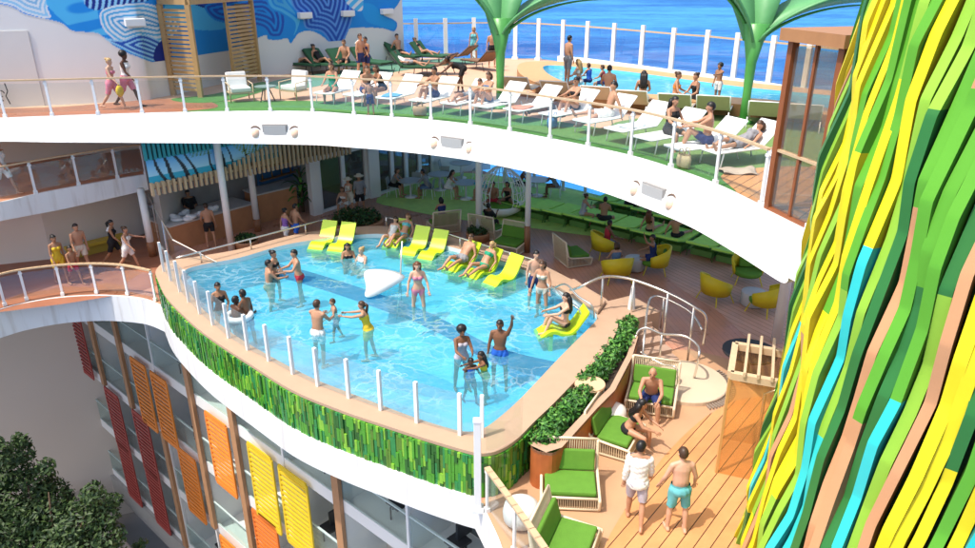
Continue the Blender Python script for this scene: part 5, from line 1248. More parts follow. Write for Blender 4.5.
# woven wood chairs with green cushions
GREENC = mat('green_cushion', (.10, .25, .025), .85, .15, 7, .2, 60); WOVE = mat('pale_woven_cord', (.62, .50, .33), .7, .15, 20); CREAM = mat('cream_bent_wood', (.74, .62, .45), .45, .08, 5)
def woven_chair():
    t = thing('woven_chair', 'x', 'lounge chair', (0, 0, 0), 0, 'woven lounge chairs with green cushions')
    W = .56
    mb = MB(); mb.box((0, .15, .36), (1.0, .86, .12)); mb.build('seat_cushion', GREENC, t, bevel=.035)
    mb = MB(); T = Matrix.Translation((0, -.38, .62)) @ Matrix.Rotation(R(20), 4, 'X'); mb.box(None, (1.0, .12, .46), M=T); mb.build('back_cushion', GREENC, t, bevel=.035)
    mb = MB()
    for s_ in (-1, 1):
        mb.tube(spline([(s_ * W, -.62, 1.0), (s_ * W, -.52, .62), (s_ * W, -.42, .40), (s_ * W, .0, .34), (s_ * W, .6, .30), (s_ * W, .66, .24), (s_ * W, .62, .04)], 4), .032, 8)
        mb.tube([(s_ * W, .62, .035), (s_ * W, -.48, .035), (s_ * W, -.62, 1.0)], .03, 8)
    for p_, q_ in (((-W, -.62, 1.0), (W, -.62, 1.0)), ((-W, .62, .04), (W, .62, .04)), ((-W, -.48, .04), (W, -.48, .04)), ((-W, .62, .30), (W, .62, .30)), ((-W, -.45, .33), (W, -.45, .33))): mb.tube([p_, q_], .03, 8)
    mb.build('frame', CREAM, t, True)
    mb = MB()
    for k in range(25):
        x = -W + 2 * W * (k + .5) / 25; mb.beam((x, .63, .05), (x + .01, .63, .29), .024, .012); mb.beam((x, -.47, .05), (x, -.61, .98), .020, .012)
    for s_ in (-1, 1):
        for k in range(17):
            y = -.46 + 1.06 * (k + .5) / 17; mb.beam((s_ * W, y, .04), (s_ * W, y - .015, .33), .012, .024)
    mb.build('woven_cords', WOVE, t)
    for ch in t.children:
        for v in ch.data.vertices: v.co = (v.co.x * .96, v.co.y * .78, v.co.z * .93)
    return t
WC = Placer(woven_chair()); LC = {}
for key, x, y, a, l_ in (('a', 569, 494, 176, 'woven lounge chair with green cushions facing the camera, empty, beside the planter end'), ('b', 613, 443, -118, 'woven lounge chair with the dark haired woman, seen from its corded side'), ('c', 651, 404, 162, 'woven lounge chair under the seated bald man'), ('d', 564, 556, -112, 'woven lounge chair cut off by the bottom edge beside the white pouf'),
                          ('e', 444, 231, 20, 'woven chair with green cushion behind the pool with the woman in blue'), ('f', 510, 250, 150, 'woven chair with its green back towards the pool, by the brown footed column'), ('g', 571, 262, -70, 'woven chair with green cushion left of the yellow chairs'), ('h', 487, 236, -30, 'woven chair with green cushion beside the egg chair column')):
    p = at(x, y, .0); WC.put((p.x, p.y, .016), R(a), l_); LC[key] = (p, R(a))
# yellow shell chairs
YEL = mat('yellow_cord', (.66, .52, .015), .5, .08, 6)
def shell_chair():
    t = thing('shell_chair', 'x', 'armchair', (0, 0, 0), 0, 'yellow shell chairs with green cushions')
    mb = MB(); n = 26; inn, out_, bi, bo = [], [], [], []
    for i in range(n + 1):
        a = R(-205 + 230 * i / n); s_ = abs(i / n - .5) * 2; top = .92 - .30 * s_ ** 1.7; rx, ry = .50, .44
        inn.append(Vector((rx * math.cos(a) * -1, ry * math.sin(a), top))); bi.append(Vector((rx * .84 * math.cos(a) * -1, ry * .84 * math.sin(a), .30)))
    mb.strip(bi, inn); 
    o = mb.build('shell', YEL, t, True); so_ = o.modifiers.new('s', 'SOLIDIFY'); so_.thickness = .04
    mb = MB(); mb.tube(inn, .025, 7); mb.build('rim', YEL, t, True)
    mb = MB(); mb.lathe([(.40, .28), (.43, .32), (.43, .40), (.38, .43)], (0, .05, 0), 22); mb.build('seat_cushion', GREENC, t, True)
    mb = MB(); T = Matrix.Translation((0, -.24, .60)) @ Matrix.Rotation(R(16), 4, 'X'); mb.box(None, (.5, .1, .34), M=T); mb.build('back_cushion', GREENC, t, bevel=.04)
    for s_ in (-1, 1):
        for y in (-.28, .32): mb = MB(); mb.tube([(s_ * .32, y * .9, .3), (s_ * .42, y * 1.2, 0)], .018, 6); mb.build('leg', YEL, t)
    return t
SC_ = Placer(shell_chair()); LY = []
for x, y, a, l_ in ((603, 256, -75, 'yellow shell chair left of the low table group, with a seated person'), (616, 281, 12, 'yellow shell chair with its back to the camera at the stair rail'), (655, 272, 78, 'yellow shell chair right of the grey pouf, facing left'), (714, 301, -62, 'empty yellow shell chair turned right, alone on the open planks'), (746, 282, 172, 'empty yellow shell chair facing the camera under the deck edge'), (764, 312, 40, 'yellow shell chair with its back to the camera beside the grey round table')):
    p = at(x, y, 0); SC_.put((p.x, p.y, .014), R(a), l_); LY.append((p, R(a)))
# poufs and low tables
for x, y, l_, m_, r_ in ((612, 424, 'white round pouf behind the dark haired woman', 'w', .30), (521, 523, 'white round pouf at the bottom beside the bow railing', 'w', .33), (634, 270, 'pale grey drum table among the yellow chairs', 'g', .33), (752, 305, 'pale grey drum table beside the rightmost yellow chair', 'g', .36)):
    p = at(x, y, 0); t = thing('pouf' if m_ == 'w' else 'drum_table', l_, 'pouf' if m_ == 'w' else 'table', (p.x, p.y, .014))
    mb = MB()
    if m_ == 'w': mb.lathe([(r_ * .7, 0), (r_ * .98, .1), (r_ * 1.02, .25), (r_ * .92, .40), (r_ * .55, .47), (.02, .49)], n=24); mb.build('cover', mat('pouf_cloth', (.78, .74, .70), .8, .06, 5), t, True)
    else: mb.lathe([(r_ * .85, 0), (r_, .05), (r_, .42), (r_ * .96, .44)], n=24); mb.build('drum', mat('grey_drum', (.50, .50, .50), .5, .06), t, True)
# closed white parasol by the stairs
p = at(630, 325, .5); t = thing('closed_parasol', 'narrow closed white parasol by the planter near the stairs', 'parasol', (p.x, p.y, 0))
mb = MB(); mb.tube([(0, 0, 0), (0, 0, 1.75)], .02, 7); mb.build('pole', STEEL, t)
mb = MB(); mb.lathe([(.10, .70), (.11, .8), (.09, 1.2), (.05, 1.6), (.015, 1.72)], n=10); mb.build('canopy', SLING, t)
# dining tables, chairs and the egg chair
def table_proto():
    t = thing('dining_table', 'x', 'table', (0, 0, 0), 0, 'round dining tables on the green carpet')
    mb = MB(); mb.lathe([(.52, .72), (.54, .735), (.54, .755)], n=24); mb.build('tabletop', mat('grey_tabletop', (.46, .46, .45), .35, .06), t)
    mb = MB(); mb.lathe([(.28, 0), (.28, .02), (.04, .05), (.035, .72)], n=14); mb.build('pedestal', MATS['white_steel_paint'], t, True); return t
PT = Placer(table_proto()); tabs = [(411, 197), (440, 190), (466, 199), (537, 196), (461, 178)]
for i, (x, y) in enumerate(tabs):
    p = at(x, y, 0); PT.put((p.x, p.y, .012), 0, 'round grey dining table ' + ['nearest the tall windows', 'second from the tall windows', 'with the woman in white and the person in turquoise', 'at the sea rail right of the egg chair', 'empty, farthest back by the white wall'][i])
def dchair():
    t = thing('dining_chair', 'x', 'chair', (0, 0, 0), 0, 'slim dining chairs round the tables')
    m_ = mat('grey_chair_shell', (.34, .36, .34), .5, .08)
    mb = MB(); mb.box((0, 0, .45), (.44, .44, .03)); mb.build('seat', m_, t, bevel=.01)
    mb = MB(); T = Matrix.Translation((0, -.22, .66)) @ Matrix.Rotation(R(10), 4, 'X'); mb.box(None, (.44, .025, .38), M=T); mb.build('backrest', m_, t, bevel=.01)
    for sx in (-1, 1):
        for sy in (-1, 1): mb = MB(); mb.tube([(sx * .18, sy * .18, .44), (sx * .22, sy * .23, 0)], .014, 6); mb.build('leg', MATS['white_steel_paint'], t)
    return t
PC = Placer(dchair()); LDN = []
chs = []
for i, (x, y) in enumerate(tabs):
    c = at(x, y, 0)
    for k, a in enumerate((R(100), R(-80), R(10))[:3 if i in (0, 1) else 2]):
        q_ = c + Vector((math.sin(a) * .82, math.cos(a) * .82, 0)) * 1.0
        chs.append((q_, yaw_to(c - q_), ['table nearest the tall windows', 'second table from the windows', 'table of the woman in white', 'table at the sea rail', 'empty table at the back'][i], ['right', 'left', 'far'][k]))
for q_, a, nm_, sd_ in chs: PC.put((q_.x, q_.y, .012), a, 'grey dining chair on the %s side of the %s' % (sd_, nm_)); LDN.append((q_, a))
p = at(501, 216, 0); t = thing('egg_chair', 'white woven egg shaped hanging chair on the green carpet', 'chair', (p.x, p.y, .012)); mb = MB()
for k in range(26):
    a = R(-62) + R(304) * k / 25 + R(-90) + R(-62 + 90 + 28)
    a = R(-90 + 28) + R(304) * k / 25
    mb.tube([(math.cos(a) * r_, math.sin(a) * r_, z) for r_, z in [(.38, .12), (.80, .35), (1.0, .78), (.96, 1.22), (.72, 1.66), (.34, 1.98), (.06, 2.12)]], .018, 4)
for r_, z in [(.82, .38), (1.0, .78), (.98, 1.15), (.76, 1.6), (.40, 1.94)]: mb.tube([(math.cos(u) * r_, math.sin(u) * r_, z) for u in np.linspace(R(-62), R(242), 26)], .016, 4)
mb.build('cage', mat('white_rattan', (.86, .83, .76), .5, .1), t)
mb = MB(); mb.lathe([(.3, .02), (.82, .30), (.86, .5), (.80, .52), (.02, .46)], n=28); mb.build('basket', MATS['white_rattan'], t, True)
mb = MB(); mb.lathe([(.7, .46), (.74, .52), (.6, .60), (.02, .60)], n=24); mb.build('cushion', GREENC, t, True)

# white fan shaped shade standing in the pool, ring float
p = at(386, 319, .0); t = thing('fan_shade', 'white curved triangular shade on a thin pole in the middle of the pool', 'shade', (p.x, p.y, -.045))
mb = MB(); n = 14; SF = .72
poly = spline([Vector((-.78, .42, 1.60)), Vector((-.2, .52, 1.66)), Vector((.45, .42, 1.58)), Vector((.80, .12, 1.46)), Vector((.35, -.25, 1.22)), Vector((-.25, -.62, .98)), Vector((-.62, -.66, .94)), Vector((-.62, -.25, 1.2))], 4, True)
poly = [Vector((q_.x * SF, q_.y * SF, .98 + (q_.z - .98) * .62)) for q_ in poly]; cc = sum(poly, Vector()) / len(poly) + Vector((0, -.03, .10)); vs = poly + [cc] + [p_.lerp(cc, .5) + Vector((0, 0, .07)) for p_ in poly]; k = len(poly)
mb.add(vs, [(i, (i + 1) % k, k + 1 + (i + 1) % k, k + 1 + i) for i in range(k)] + [(k + 1 + i, k + 1 + (i + 1) % k, k) for i in range(k)])
o = mb.build('canopy', WHITE2, t, True); so_ = o.modifiers.new('s', 'SOLIDIFY'); so_.thickness = .05
mb = MB(); mb.tube([(.30, .12, 0), (.42, .16, 1.0), (.55, .22, 2.35)], .022, 7); mb.tube([(.42, .35, 0), (.44, .28, 1.0), (.50, .22, 2.1)], .018, 6); mb.build('pole', STEEL, t, True)
p = at(239, 317, .9); mb = MB(); mb.tube([(.30 * math.cos(u), .30 * math.sin(u), 0) for u in np.linspace(0, 2 * math.pi, 25)[:-1]], .085, 8, closed=True)
tag(mb.build('ring_float', SLING, None, True, (p.x, p.y, .93)), 'white ring float beside the swimmers at the left pool edge', 'float')

# ================================================================== PEOPLE
SK = [mat('skin_' + n_, c, .5, .06, 8, spec=.35) for n_, c in (('fair', (.60, .35, .24)), ('tan', (.47, .245, .15)), ('olive', (.36, .18, .10)), ('brown', (.20, .088, .045)), ('deep', (.085, .036, .02)))]
HR = {n_: mat('hair_' + n_, c, .45, .25, 30) for n_, c in (('black', (.012, .010, .010)), ('brown', (.06, .03, .016)), ('blond', (.42, .28, .12)), ('grey', (.3, .28, .26)), ('auburn', (.13, .05, .02)))}
def cloth(col, nm): return mat('cloth_' + nm, col, .85, .12, 12)
CLO = {'navy': cloth((.015, .03, .13), 'navy'), 'blue': cloth((.02, .12, .55), 'blue'), 'black': cloth((.014, .014, .016), 'black'), 'white': cloth((.76, .75, .72), 'white'), 'red': cloth((.45, .03, .05), 'red'), 'pink': cloth((.66, .22, .30), 'pink'), 'yellow': cloth((.70, .48, .03), 'yellow'), 'green': cloth((.02, .30, .17), 'green'), 'teal': cloth((.12, .42, .46), 'teal'), 'grey': cloth((.25, .25, .27), 'grey'), 'lavender': cloth((.44, .40, .46), 'lavender'), 'purple': cloth((.25, .12, .42), 'purple'), 'cream': cloth((.62, .56, .46), 'cream'), 'orange': cloth((.62, .25, .05), 'orange'), 'denim': cloth((.10, .16, .28), 'denim')}
EYEW = mat('eye_dark', (.02, .015, .012), .2, .05)
def dirv(pitch, side, abd):
    p, a = R(pitch), R(abd); d = Vector((0, math.sin(p), -math.cos(p))); return Vector((side * math.sin(a), d.y * math.cos(a), d.z * math.cos(a)))
# pose: lean, thighL, thighR (pitch, splay, knee), armL, armR (pitch, abduct, elbow, inward)
POSES = {
 'stand': dict(lean=2, L=(3, 4, 4), R=(-3, 5, 3), aL=(4, 12, 14, 0), aR=(-4, 12, 16, 0)),
 'relaxed': dict(lean=1, L=(6, 5, 10), R=(-5, 6, 0), aL=(10, 14, 35, 25), aR=(-3, 12, 12, 0)),
 'walk': dict(lean=5, L=(24, 2, 8), R=(-18, 2, 22), aL=(-20, 9, 18, 0), aR=(22, 9, 24, 0)),
 'stroll': dict(lean=3, L=(13, 3, 6), R=(-12, 3, 12), aL=(-11, 10, 20, 0), aR=(10, 10, 24, 5)),
 'wave': dict(lean=0, L=(4, 8, 4), R=(-4, 8, 4), aL=(165, 22, -12, 0), aR=(0, 14, 12, 0)),
 'reach': dict(lean=10, L=(8, 6, 10), R=(-6, 6, 6), aL=(80, 8, 10, 10), aR=(74, 8, 14, 10)),
 'hold': dict(lean=4, L=(4, 6, 4), R=(-4, 6, 4), aL=(35, 10, 60, 20), aR=(40, 8, 45, 20)),
 'hips': dict(lean=0, L=(3, 7, 2), R=(-3, 7, 2), aL=(-12, 36, 70, 40), aR=(-12, 36, 70, 40)),
 'armsdown': dict(lean=3, L=(2, 6, 2), R=(-3, 6, 3), aL=(6, 20, 22, 0), aR=(2, 20, 22, 0)),
 'bend': dict(lean=72, L=(22, 4, 18), R=(8, 4, 16), aL=(48, 8, 10, 0), aR=(40, 8, 14, 0)),
 'sit': dict(lean=6, L=(82, 8, 80), R=(84, 10, 84), aL=(28, 14, 40, 12), aR=(30, 14, 44, 12)),
 'sit_fwd': dict(lean=24, L=(84, 12, 82), R=(86, 12, 86), aL=(42, 12, 30, 22), aR=(42, 12, 30, 22)),
 'sit_long': dict(lean=-14, L=(84, 6, 26), R=(92, 6, 8), aL=(-22, 18, 12, 0), aR=(-24, 20, 10, 0)),
 'knees': dict(lean=-4, L=(122, 5, 100), R=(112, 6, 92), aL=(56, 6, 26, 14), aR=(60, 6, 22, 14)),
 'recline': dict(lean=-44, L=(96, 5, 18), R=(108, 6, 52), aL=(8, 18, 40, 14), aR=(14, 18, 50, 20)),
 'lie': dict(lean=-70, L=(90, 6, 4), R=(102, 7, 40), aL=(60, 16, 10, 0), aR=(64, 20, 24, 8)),
 'wade': dict(lean=4, L=(16, 6, 10), R=(-10, 6, 12), aL=(24, 20, 46, 10), aR=(18, 22, 40, 10)),
 'read': dict(lean=-12, L=(88, 6, 70), R=(86, 7, 74), aL=(36, 10, 84, 12), aR=(36, 10, 84, 12)),
 'lift': dict(lean=2, L=(8, 6, 6), R=(-6, 6, 6), aL=(70, 20, 60, 10), aR=(6, 14, 30, 20)),
 'cross': dict(lean=12, L=(88, 34, 112), R=(86, 34, 116), aL=(36, 12, 50, 30), aR=(34, 12, 50, 30)),
}
RAW = []
def frame_to(d):
    d = d.normalized(); x = d.cross(Vector((0, 1, 0)))
    if x.length < .1: x = d.cross(Vector((1, 0, 0)))
    x.normalize(); y = d.cross(x); return Matrix((x, y, d)).transposed()
def cap_(mb, p, q, r1, r2, n=10, mid=None):
    p, q = Vector(p), Vector(q); M3 = frame_to(q - p); l = (q - p).length
    prof = [(0.03, -r1 * .97), (.6, -r1 * .8), (.9, -r1 * .42), (1, 0)]
    rows = [(f * r1, z) for f, z in prof]
    if mid: rows.append((mid[1], l * mid[0]))
    rows += [(r2, l), (r2 * .9, l + r2 * .42), (r2 * .6, l + r2 * .8), (r2 * .03, l + r2 * .97)]
    vs = []
    for r, z in rows:
        for j in range(n):
            a = 2 * math.pi * j / n; vs.append(p + M3 @ Vector((r * math.cos(a), r * math.sin(a), z)))
    k = len(rows); fs = [(i * n + j, i * n + (j + 1) % n, (i + 1) * n + (j + 1) % n, (i + 1) * n + j) for i in range(k - 1) for j in range(n)] + [tuple(range(n))[::-1], tuple((k - 1) * n + j for j in range(n))]
    mb.add(vs, fs)
def loft(mb, rings):
    n = len(rings[0]); vs = [p for r in rings for p in r]; k = len(rings)
    mb.add(vs, [(i * n + j, i * n + (j + 1) % n, (i + 1) * n + (j + 1) % n, (i + 1) * n + j) for i in range(k - 1) for j in range(n)] + [tuple(range(n))[::-1], tuple((k - 1) * n + j for j in range(n))])

def person(label, pos, yaw, pose, h=1.74, skin=1, hair='black', style='short', wear=(), female=False, group=None, near=False, head_yaw=0, seat=None, child=False, extra=None, heavy=0, pose_mod=None):
    """pos = world point under the pelvis/feet; seat = height of the seat above pos, or None when standing"""
    P = dict(POSES[pose]);
    if pose_mod: P.update(pose_mod)
    b_ = {}
    lean = R(P['lean']); upv = Vector((0, math.sin(lean), math.cos(lean))); fw = Vector((0, math.cos(lean), -math.sin(lean)))
    pel = Vector((0, 0, 0)); chest = pel + upv * .32; neck = pel + upv * .53
    hl = R(P['lean'] * .35); hup = Vector((0, math.sin(hl), math.cos(hl))); head = neck + hup * .165 + Vector((0, .02, 0))
    kk = .94 if female else 1.0; bw = 1 + heavy
    mb = MB()
    prof = [(-.10, .10, .085), (-.04, .158 if not female else .168, .112), (.06, .150 if not female else .156, .108), (.17, .132 * bw if not female else .112, .095 * (1 + heavy * 1.6)), (.30, .158 if not female else .134, .106), (.40, .175 if not female else .150, .104), (.47, .168 if not female else .142, .085), (.53, .09, .065)]
    rings = []
    for tz, rx, ry in prof:
        rings.append([pel + upv * tz + Vector((1, 0, 0)) * rx * math.cos(2 * math.pi * j / 14) + fw * ry * math.sin(2 * math.pi * j / 14) for j in range(14)])
    loft(mb, rings)
    if female:
        for s_ in (-1, 1): mb.ball(pel + upv * .36 + fw * .085 + Vector((s_ * .065, 0, 0)), (.062, .058, .06), 10)
    mb.ball(pel + Vector((0, -.05, -.03)), (.15, .11, .11), 10)
    cap_(mb, pel + upv * .48, head - hup * .03, .062 * kk, .05 * kk)
    hs = 1.16 if child else 1.0; hy = R(head_yaw); hf = Matrix.Rotation(hy, 3, 'Z') @ Vector((0, 1, 0)); hx = Matrix.Rotation(hy, 3, 'Z') @ Vector((1, 0, 0))
    Rh = Matrix.Rotation(hy, 3, 'Z')
    mb.ball(head + Vector((0, 0, .02)) * hs, (.079 * hs, .096 * hs, .108 * hs), 14, rot=Rh); mb.ball(head + hf * .03 - Vector((0, 0, .055)) * hs, (.056 * hs, .064 * hs, .062 * hs), 10, rot=Rh)
    mb.ball(head + hf * .098 * hs - Vector((0, 0, .012)), (.016, .026, .026), 8, rot=Rh)
    for s_ in (-1, 1): mb.ball(head + hx * s_ * .08 * hs - Vector((0, 0, .005)), (.014, .024, .034), 8, rot=Rh)
    lowest = 1e9; bones = [('torso', pel - upv * .08, neck, .14), ('head', neck + hup * .06, head + hup * .1, .09)]
    for s_, key, ak in ((-1, 'L', 'aL'), (1, 'R', 'aR')):
        pi_, sp_, kn = P[key]; hip = pel + Vector((s_ * .092, 0, -.03)); d1 = dirv(pi_, s_, sp_); knee = hip + d1 * .43; d2 = dirv(pi_ - kn, s_, sp_ * .3); ank = knee + d2 * .42
        cap_(mb, hip, knee, .092 * (1.04 if female else 1) * bw ** .3, .054, mid=(.45, .076)); cap_(mb, knee, ank, .054, .036, mid=(.3, .058))
        fdir = Vector((s_ * .12, 1, 0)) if d2.z < -.5 else (Vector((0, .5, .85)) if pose in ('lie', 'recline', 'sit_long') else Vector((0, 1, .15)))
        fdir.normalize(); fd_up = -d2 if d2.z < -.5 else Vector((0, -.6, .5))
        heel = ank + d2 * .055 - fdir * .045; toe = heel + fdir * .205; cap_(mb, heel, toe, .036, .026, mid=(.55, .040)); cap_(mb, ank, heel, .036, .036)
        bones += [('thigh' + key, hip, knee, .075), ('shin' + key, knee, ank, .045), ('foot' + key, heel, toe, .035)]
        lowest = min(lowest, heel.z - .036, toe.z - .026)
        ap, ab, el, inw = P[ak]; sh_ = pel + upv * .475 + Vector((s_ * (.178 if not female else .155), 0, 0)); e1 = dirv(ap, s_, ab); elb = sh_ + e1 * .29
        e2 = dirv(ap + el, s_, ab * .4 - inw); wr = elb + e2 * .25
        cap_(mb, sh_, elb, .056 * kk, .040 * kk, mid=(.4, .050 * kk)); cap_(mb, elb, wr, .040 * kk, .026 * kk, mid=(.25, .041 * kk))
        mb.ball(sh_, .054 * kk, 10); cap_(mb, pel + upv * .535, sh_ + upv * .012, .052 * kk, .046 * kk)
        M3 = frame_to(e2); palm = wr + e2 * .055; mb.ball(palm, (.040, .022, .058), 8, rot=M3)
        bones += [('uarm' + key, sh_, elb, .048), ('farm' + key, elb, wr, .034), ('hand' + key, wr, wr + e2 * .17, .03)]
        b_['hand' + key] = (wr, e2, M3, s_)
    sc_ = h / 1.75
    dz = -lowest * sc_ if seat is None else seat + .105 * sc_
    raw = mb.build('person', SK[skin]); rm = raw.modifiers.new('r', 'REMESH'); rm.mode = 'VOXEL'; rm.voxel_size = .013 if near else .019
    s1 = raw.modifiers.new('s', 'SMOOTH'); s1.iterations = 3 if near else 2; s1.factor = .5
    RAW.append(dict(raw=raw, label=label, pos=Vector(pos), yaw=yaw, sc=sc_, dz=dz, skin=skin, hair=hair, style=style, wear=wear, bones=bones, head=head, hf=hf, hx=hx, upv=upv, fw=fw, neck=neck, hands=b_, group=group, near=near, female=female, hs=hs, pel=pel, extra=extra))

def seg_d(c, a, q_):
    a = np.array(a); v = np.array(q_) - a; t = ((c - a) @ v) / (v @ v); tc_ = np.clip(t, 0, 1); return np.linalg.norm(c - (a + tc_[:, None] * v), axis=1), t
def submesh(V, Fs, mask, Nrm, offm, name, m, parent, addmb=None):
    sel = [f for f, k in zip(Fs, mask) if k]
    if not sel and not addmb: return None
    used = sorted({i for f in sel for i in f}); mp_ = {v: i for i, v in enumerate(used)}
    vs = [tuple(V[i] + Nrm[i] * (offm[i] if hasattr(offm, '__len__') else offm)) for i in used]; fs = [tuple(mp_[i] for i in f) for f in sel]
    mb = MB(); mb.add(vs, fs)
    if addmb: mb.add(addmb.v, addmb.f)
    return mb.build(name, m, parent, True)

def finish_people():
    dg = bpy.context.evaluated_depsgraph_get()
    done = []
    for r in RAW: done.append(bpy.data.meshes.new_from_object(r['raw'].evaluated_get(dg)))
    for r, me in zip(RAW, done):
        o = r['raw']; old = o.data; o.modifiers.clear()
        n = len(me.vertices); V = np.empty(n * 3); me.vertices.foreach_get('co', V); V = V.reshape(-1, 3); Nn = np.array([v.normal[:] for v in me.vertices]); Fs = [tuple(p.vertices) for p in me.polygons]
        C = np.array([V[list(f)].mean(0) for f in Fs]); D = []; T = []
        for nm_, a, q_, rad in r['bones']:
            d, t_ = seg_d(C, a, q_); D.append(d / rad if nm_ not in ('torso',) else d / .15); T.append(t_)
        D = np.array(D); T = np.array(T); bi = D.argmin(0); names = [b_[0] for b_ in r['bones']]
        nm = np.array([names[i] for i in bi]); tt_ = T[bi, np.arange(len(C))]
        def is_(pre): return np.char.startswith(nm, pre)
        tor = is_('torso'); th = is_('thigh'); shn = is_('shin'); ua = is_('uarm'); fa = is_('farm')
        S = r['sc']; Tz_ = np.array((0, 0, r['dz']))
        def tf(p): return np.asarray(p) * S + Tz_
        # body with fingers
        mb = MB(); mb.add(V, Fs); hm = MB()
        for key in ('handL', 'handR'):
            wr, e2, M3, s_ = r['hands'][key]; x, y = M3.col[0], M3.col[1]; base = wr + e2 * .095
            if x.length < .5: continue
            for k, (dx, ln_) in enumerate(((-.030, .062), (-.010, .075), (.011, .070), (.030, .052))):
                b0 = base + x * dx - e2 * .012; hm.tube([b0, b0 + e2 * ln_ * .55 + y * .006, b0 + e2 * ln_ * .95 + y * .024], [.0095, .0088, .006], 5)
            b0 = wr + e2 * .03 + x * .03; hm.tube([b0, b0 + x * .022 + e2 * .025, b0 + x * .03 + e2 * .055 + y * .008], [.011, .010, .007], 5)
        mb.add(hm.v, hm.f); mb.v = [tuple(tf(p)) for p in mb.v]
        nme = bpy.data.meshes.new('person'); nme.from_pydata(mb.v, [], mb.f); nme.materials.append(SK[r['skin']]); nme.polygons.foreach_set('use_smooth', [True] * len(mb.f)); nme.update()
        o.data = nme; bpy.data.meshes.remove(old); o.location = r['pos']; o.rotation_euler = (0, 0, r['yaw'])
        tag(o, r['label'], 'person', r['group'])
        # hair
        hd = np.array(r['head']); hf, hx = np.array(r['hf']), np.array(r['hx']); rel = (C - hd) / r['hs']; f_ = rel @ hf; z_ = rel[:, 2]; s2 = np.abs(rel @ hx)
        VT = V * S + Tz_
        isH = is_('head')
        if r['style'] != 'bald':
            hm_ = isH & ((z_ > .062 + np.maximum(0, -f_) * -.4 + 0) & (f_ < .085) | (f_ < -.012) & (z_ > -.040) & ((s2 < .072) | (z_ > .03)) | (f_ < .03) & (z_ > .035))
            add = None; sty = r['style']
            if sty in ('long', 'bun', 'afro', 'tail', 'bob'):
                add = MB(); hv, up_, fwd = r['head'], r['upv'], r['hf']
                if sty == 'long':
                    pts = [hv - fwd * .05 + Vector((0, 0, .05)), hv - fwd * .09 - Vector((0, 0, .06)), r['neck'] - fwd * .09 - r['upv'] * .02, r['neck'] - r['fw'] * .12 - r['upv'] * .16, r['neck'] - r['fw'] * .115 - r['upv'] * .27]
                    for s3 in (-.055, 0, .055): add.tube([p_ + r['hx'] * s3 for p_ in pts], [.06, .066, .062, .052, .02], 8)
                elif sty == 'bob':
                    pts = [hv - fwd * .04 + Vector((0, 0, .05)), hv - fwd * .075 - Vector((0, 0, .05)), hv - fwd * .07 - Vector((0, 0, .13))]
                    for s3 in (-.05, 0, .05): add.tube([p_ + r['hx'] * s3 for p_ in pts], [.06, .062, .03], 8)
                elif sty == 'bun': add.ball(hv - fwd * .09 + Vector((0, 0, .09)), (.052, .052, .05), 10)
                elif sty == 'afro': add.ball(hv - fwd * .03 + Vector((0, 0, .065)), (.13, .125, .115), 14)
                elif sty == 'tail': add.tube([hv - fwd * .09 + Vector((0, 0, .06)), hv - fwd * .15, hv - fwd * .13 - Vector((0, 0, .16)), hv - fwd * .12 - Vector((0, 0, .26))], [.035, .042, .036, .012], 8)
                add.v = [tuple(tf(p)) for p in add.v]
            submesh(VT, Fs, hm_, Nn, .015 * S, 'hair', HR[r['hair']], o, add)
        # clothes
        zone_t = (tt_ > 0)
        for item in r['wear']:
            kind, col_ = item.split(':'); add = None
            tl = r['upv']; tp_ = ((C - np.array(r['pel'])) @ np.array(tl)); core = tor | th
            if kind == 'trunks': mk = (tor & (tp_ < .085)) | (th & (tt_ < .62)); of = .020
            elif kind == 'shorts': mk = (tor & (tp_ < .10)) | (th & (tt_ < .85)); of = .024
            elif kind == 'briefs': mk = (tor & (tp_ < .05)) | (th & (tt_ < .16)); of = .010
            elif kind == 'bikini_bottom': mk = (tor & (tp_ < .02)) | (th & (tt_ < .08)); of = .009
            elif kind == 'bikini_top': mk = tor & (tp_ > .295) & (tp_ < .405); of = .010
            elif kind == 'swimsuit': mk = (tor & (tp_ < .42)) | (th & (tt_ < .06)); of = .010
            elif kind == 'shirt': mk = (tor & (tp_ > -.05) & (tp_ < .515)) | ua | (fa & (tt_ < .15)); of = .024
            elif kind == 'long_shirt': mk = (tor & (tp_ > -.09)) & (tp_ < .515) | ua | (fa & (tt_ < .8)) | (th & (tt_ < .1)); of = .016
            elif kind == 'vest': mk = (tor & (tp_ > -.04) & (tp_ < .49)); of = .016
            elif kind == 'dress': mk = (tor & (tp_ < .46)) | (th & (tt_ < .75)); of = .026
            elif kind == 'trousers': mk = (tor & (tp_ < .10)) | th | (shn & (tt_ < .93)); of = .022
            elif kind == 'hat':
                add = MB(); hv = r['head']; add.lathe([(.22, .055), (.22, .065), (.11, .07), (.10, .15), (.06, .17), (.01, .172)], tuple(hv), 18); add.v = [tuple(tf(p)) for p in add.v]; mk = np.zeros(len(C), bool); of = 0
            elif kind == 'towel': 
                add = MB(); add.tube([r['neck'] - r['fw'] * .09 + Vector((-.16, 0, -.1)), r['neck'] - r['fw'] * .07 + Vector((0, 0, .0)), r['neck'] - r['fw'] * .09 + Vector((.16, 0, -.1))], .05, 8); add.v = [tuple(tf(p)) for p in add.v]; mk = np.zeros(len(C), bool); of = 0
            elif kind == 'sunglasses':
                add = MB()
                for s3 in (-1, 1): add.ball(r['head'] + r['hf'] * .088 + r['hx'] * s3 * .034 + Vector((0, 0, .022)), (.026, .014, .019), 8)
                add.v = [tuple(tf(p)) for p in add.v]; mk = np.zeros(len(C), bool); of = 0
            elif kind == 'bag':
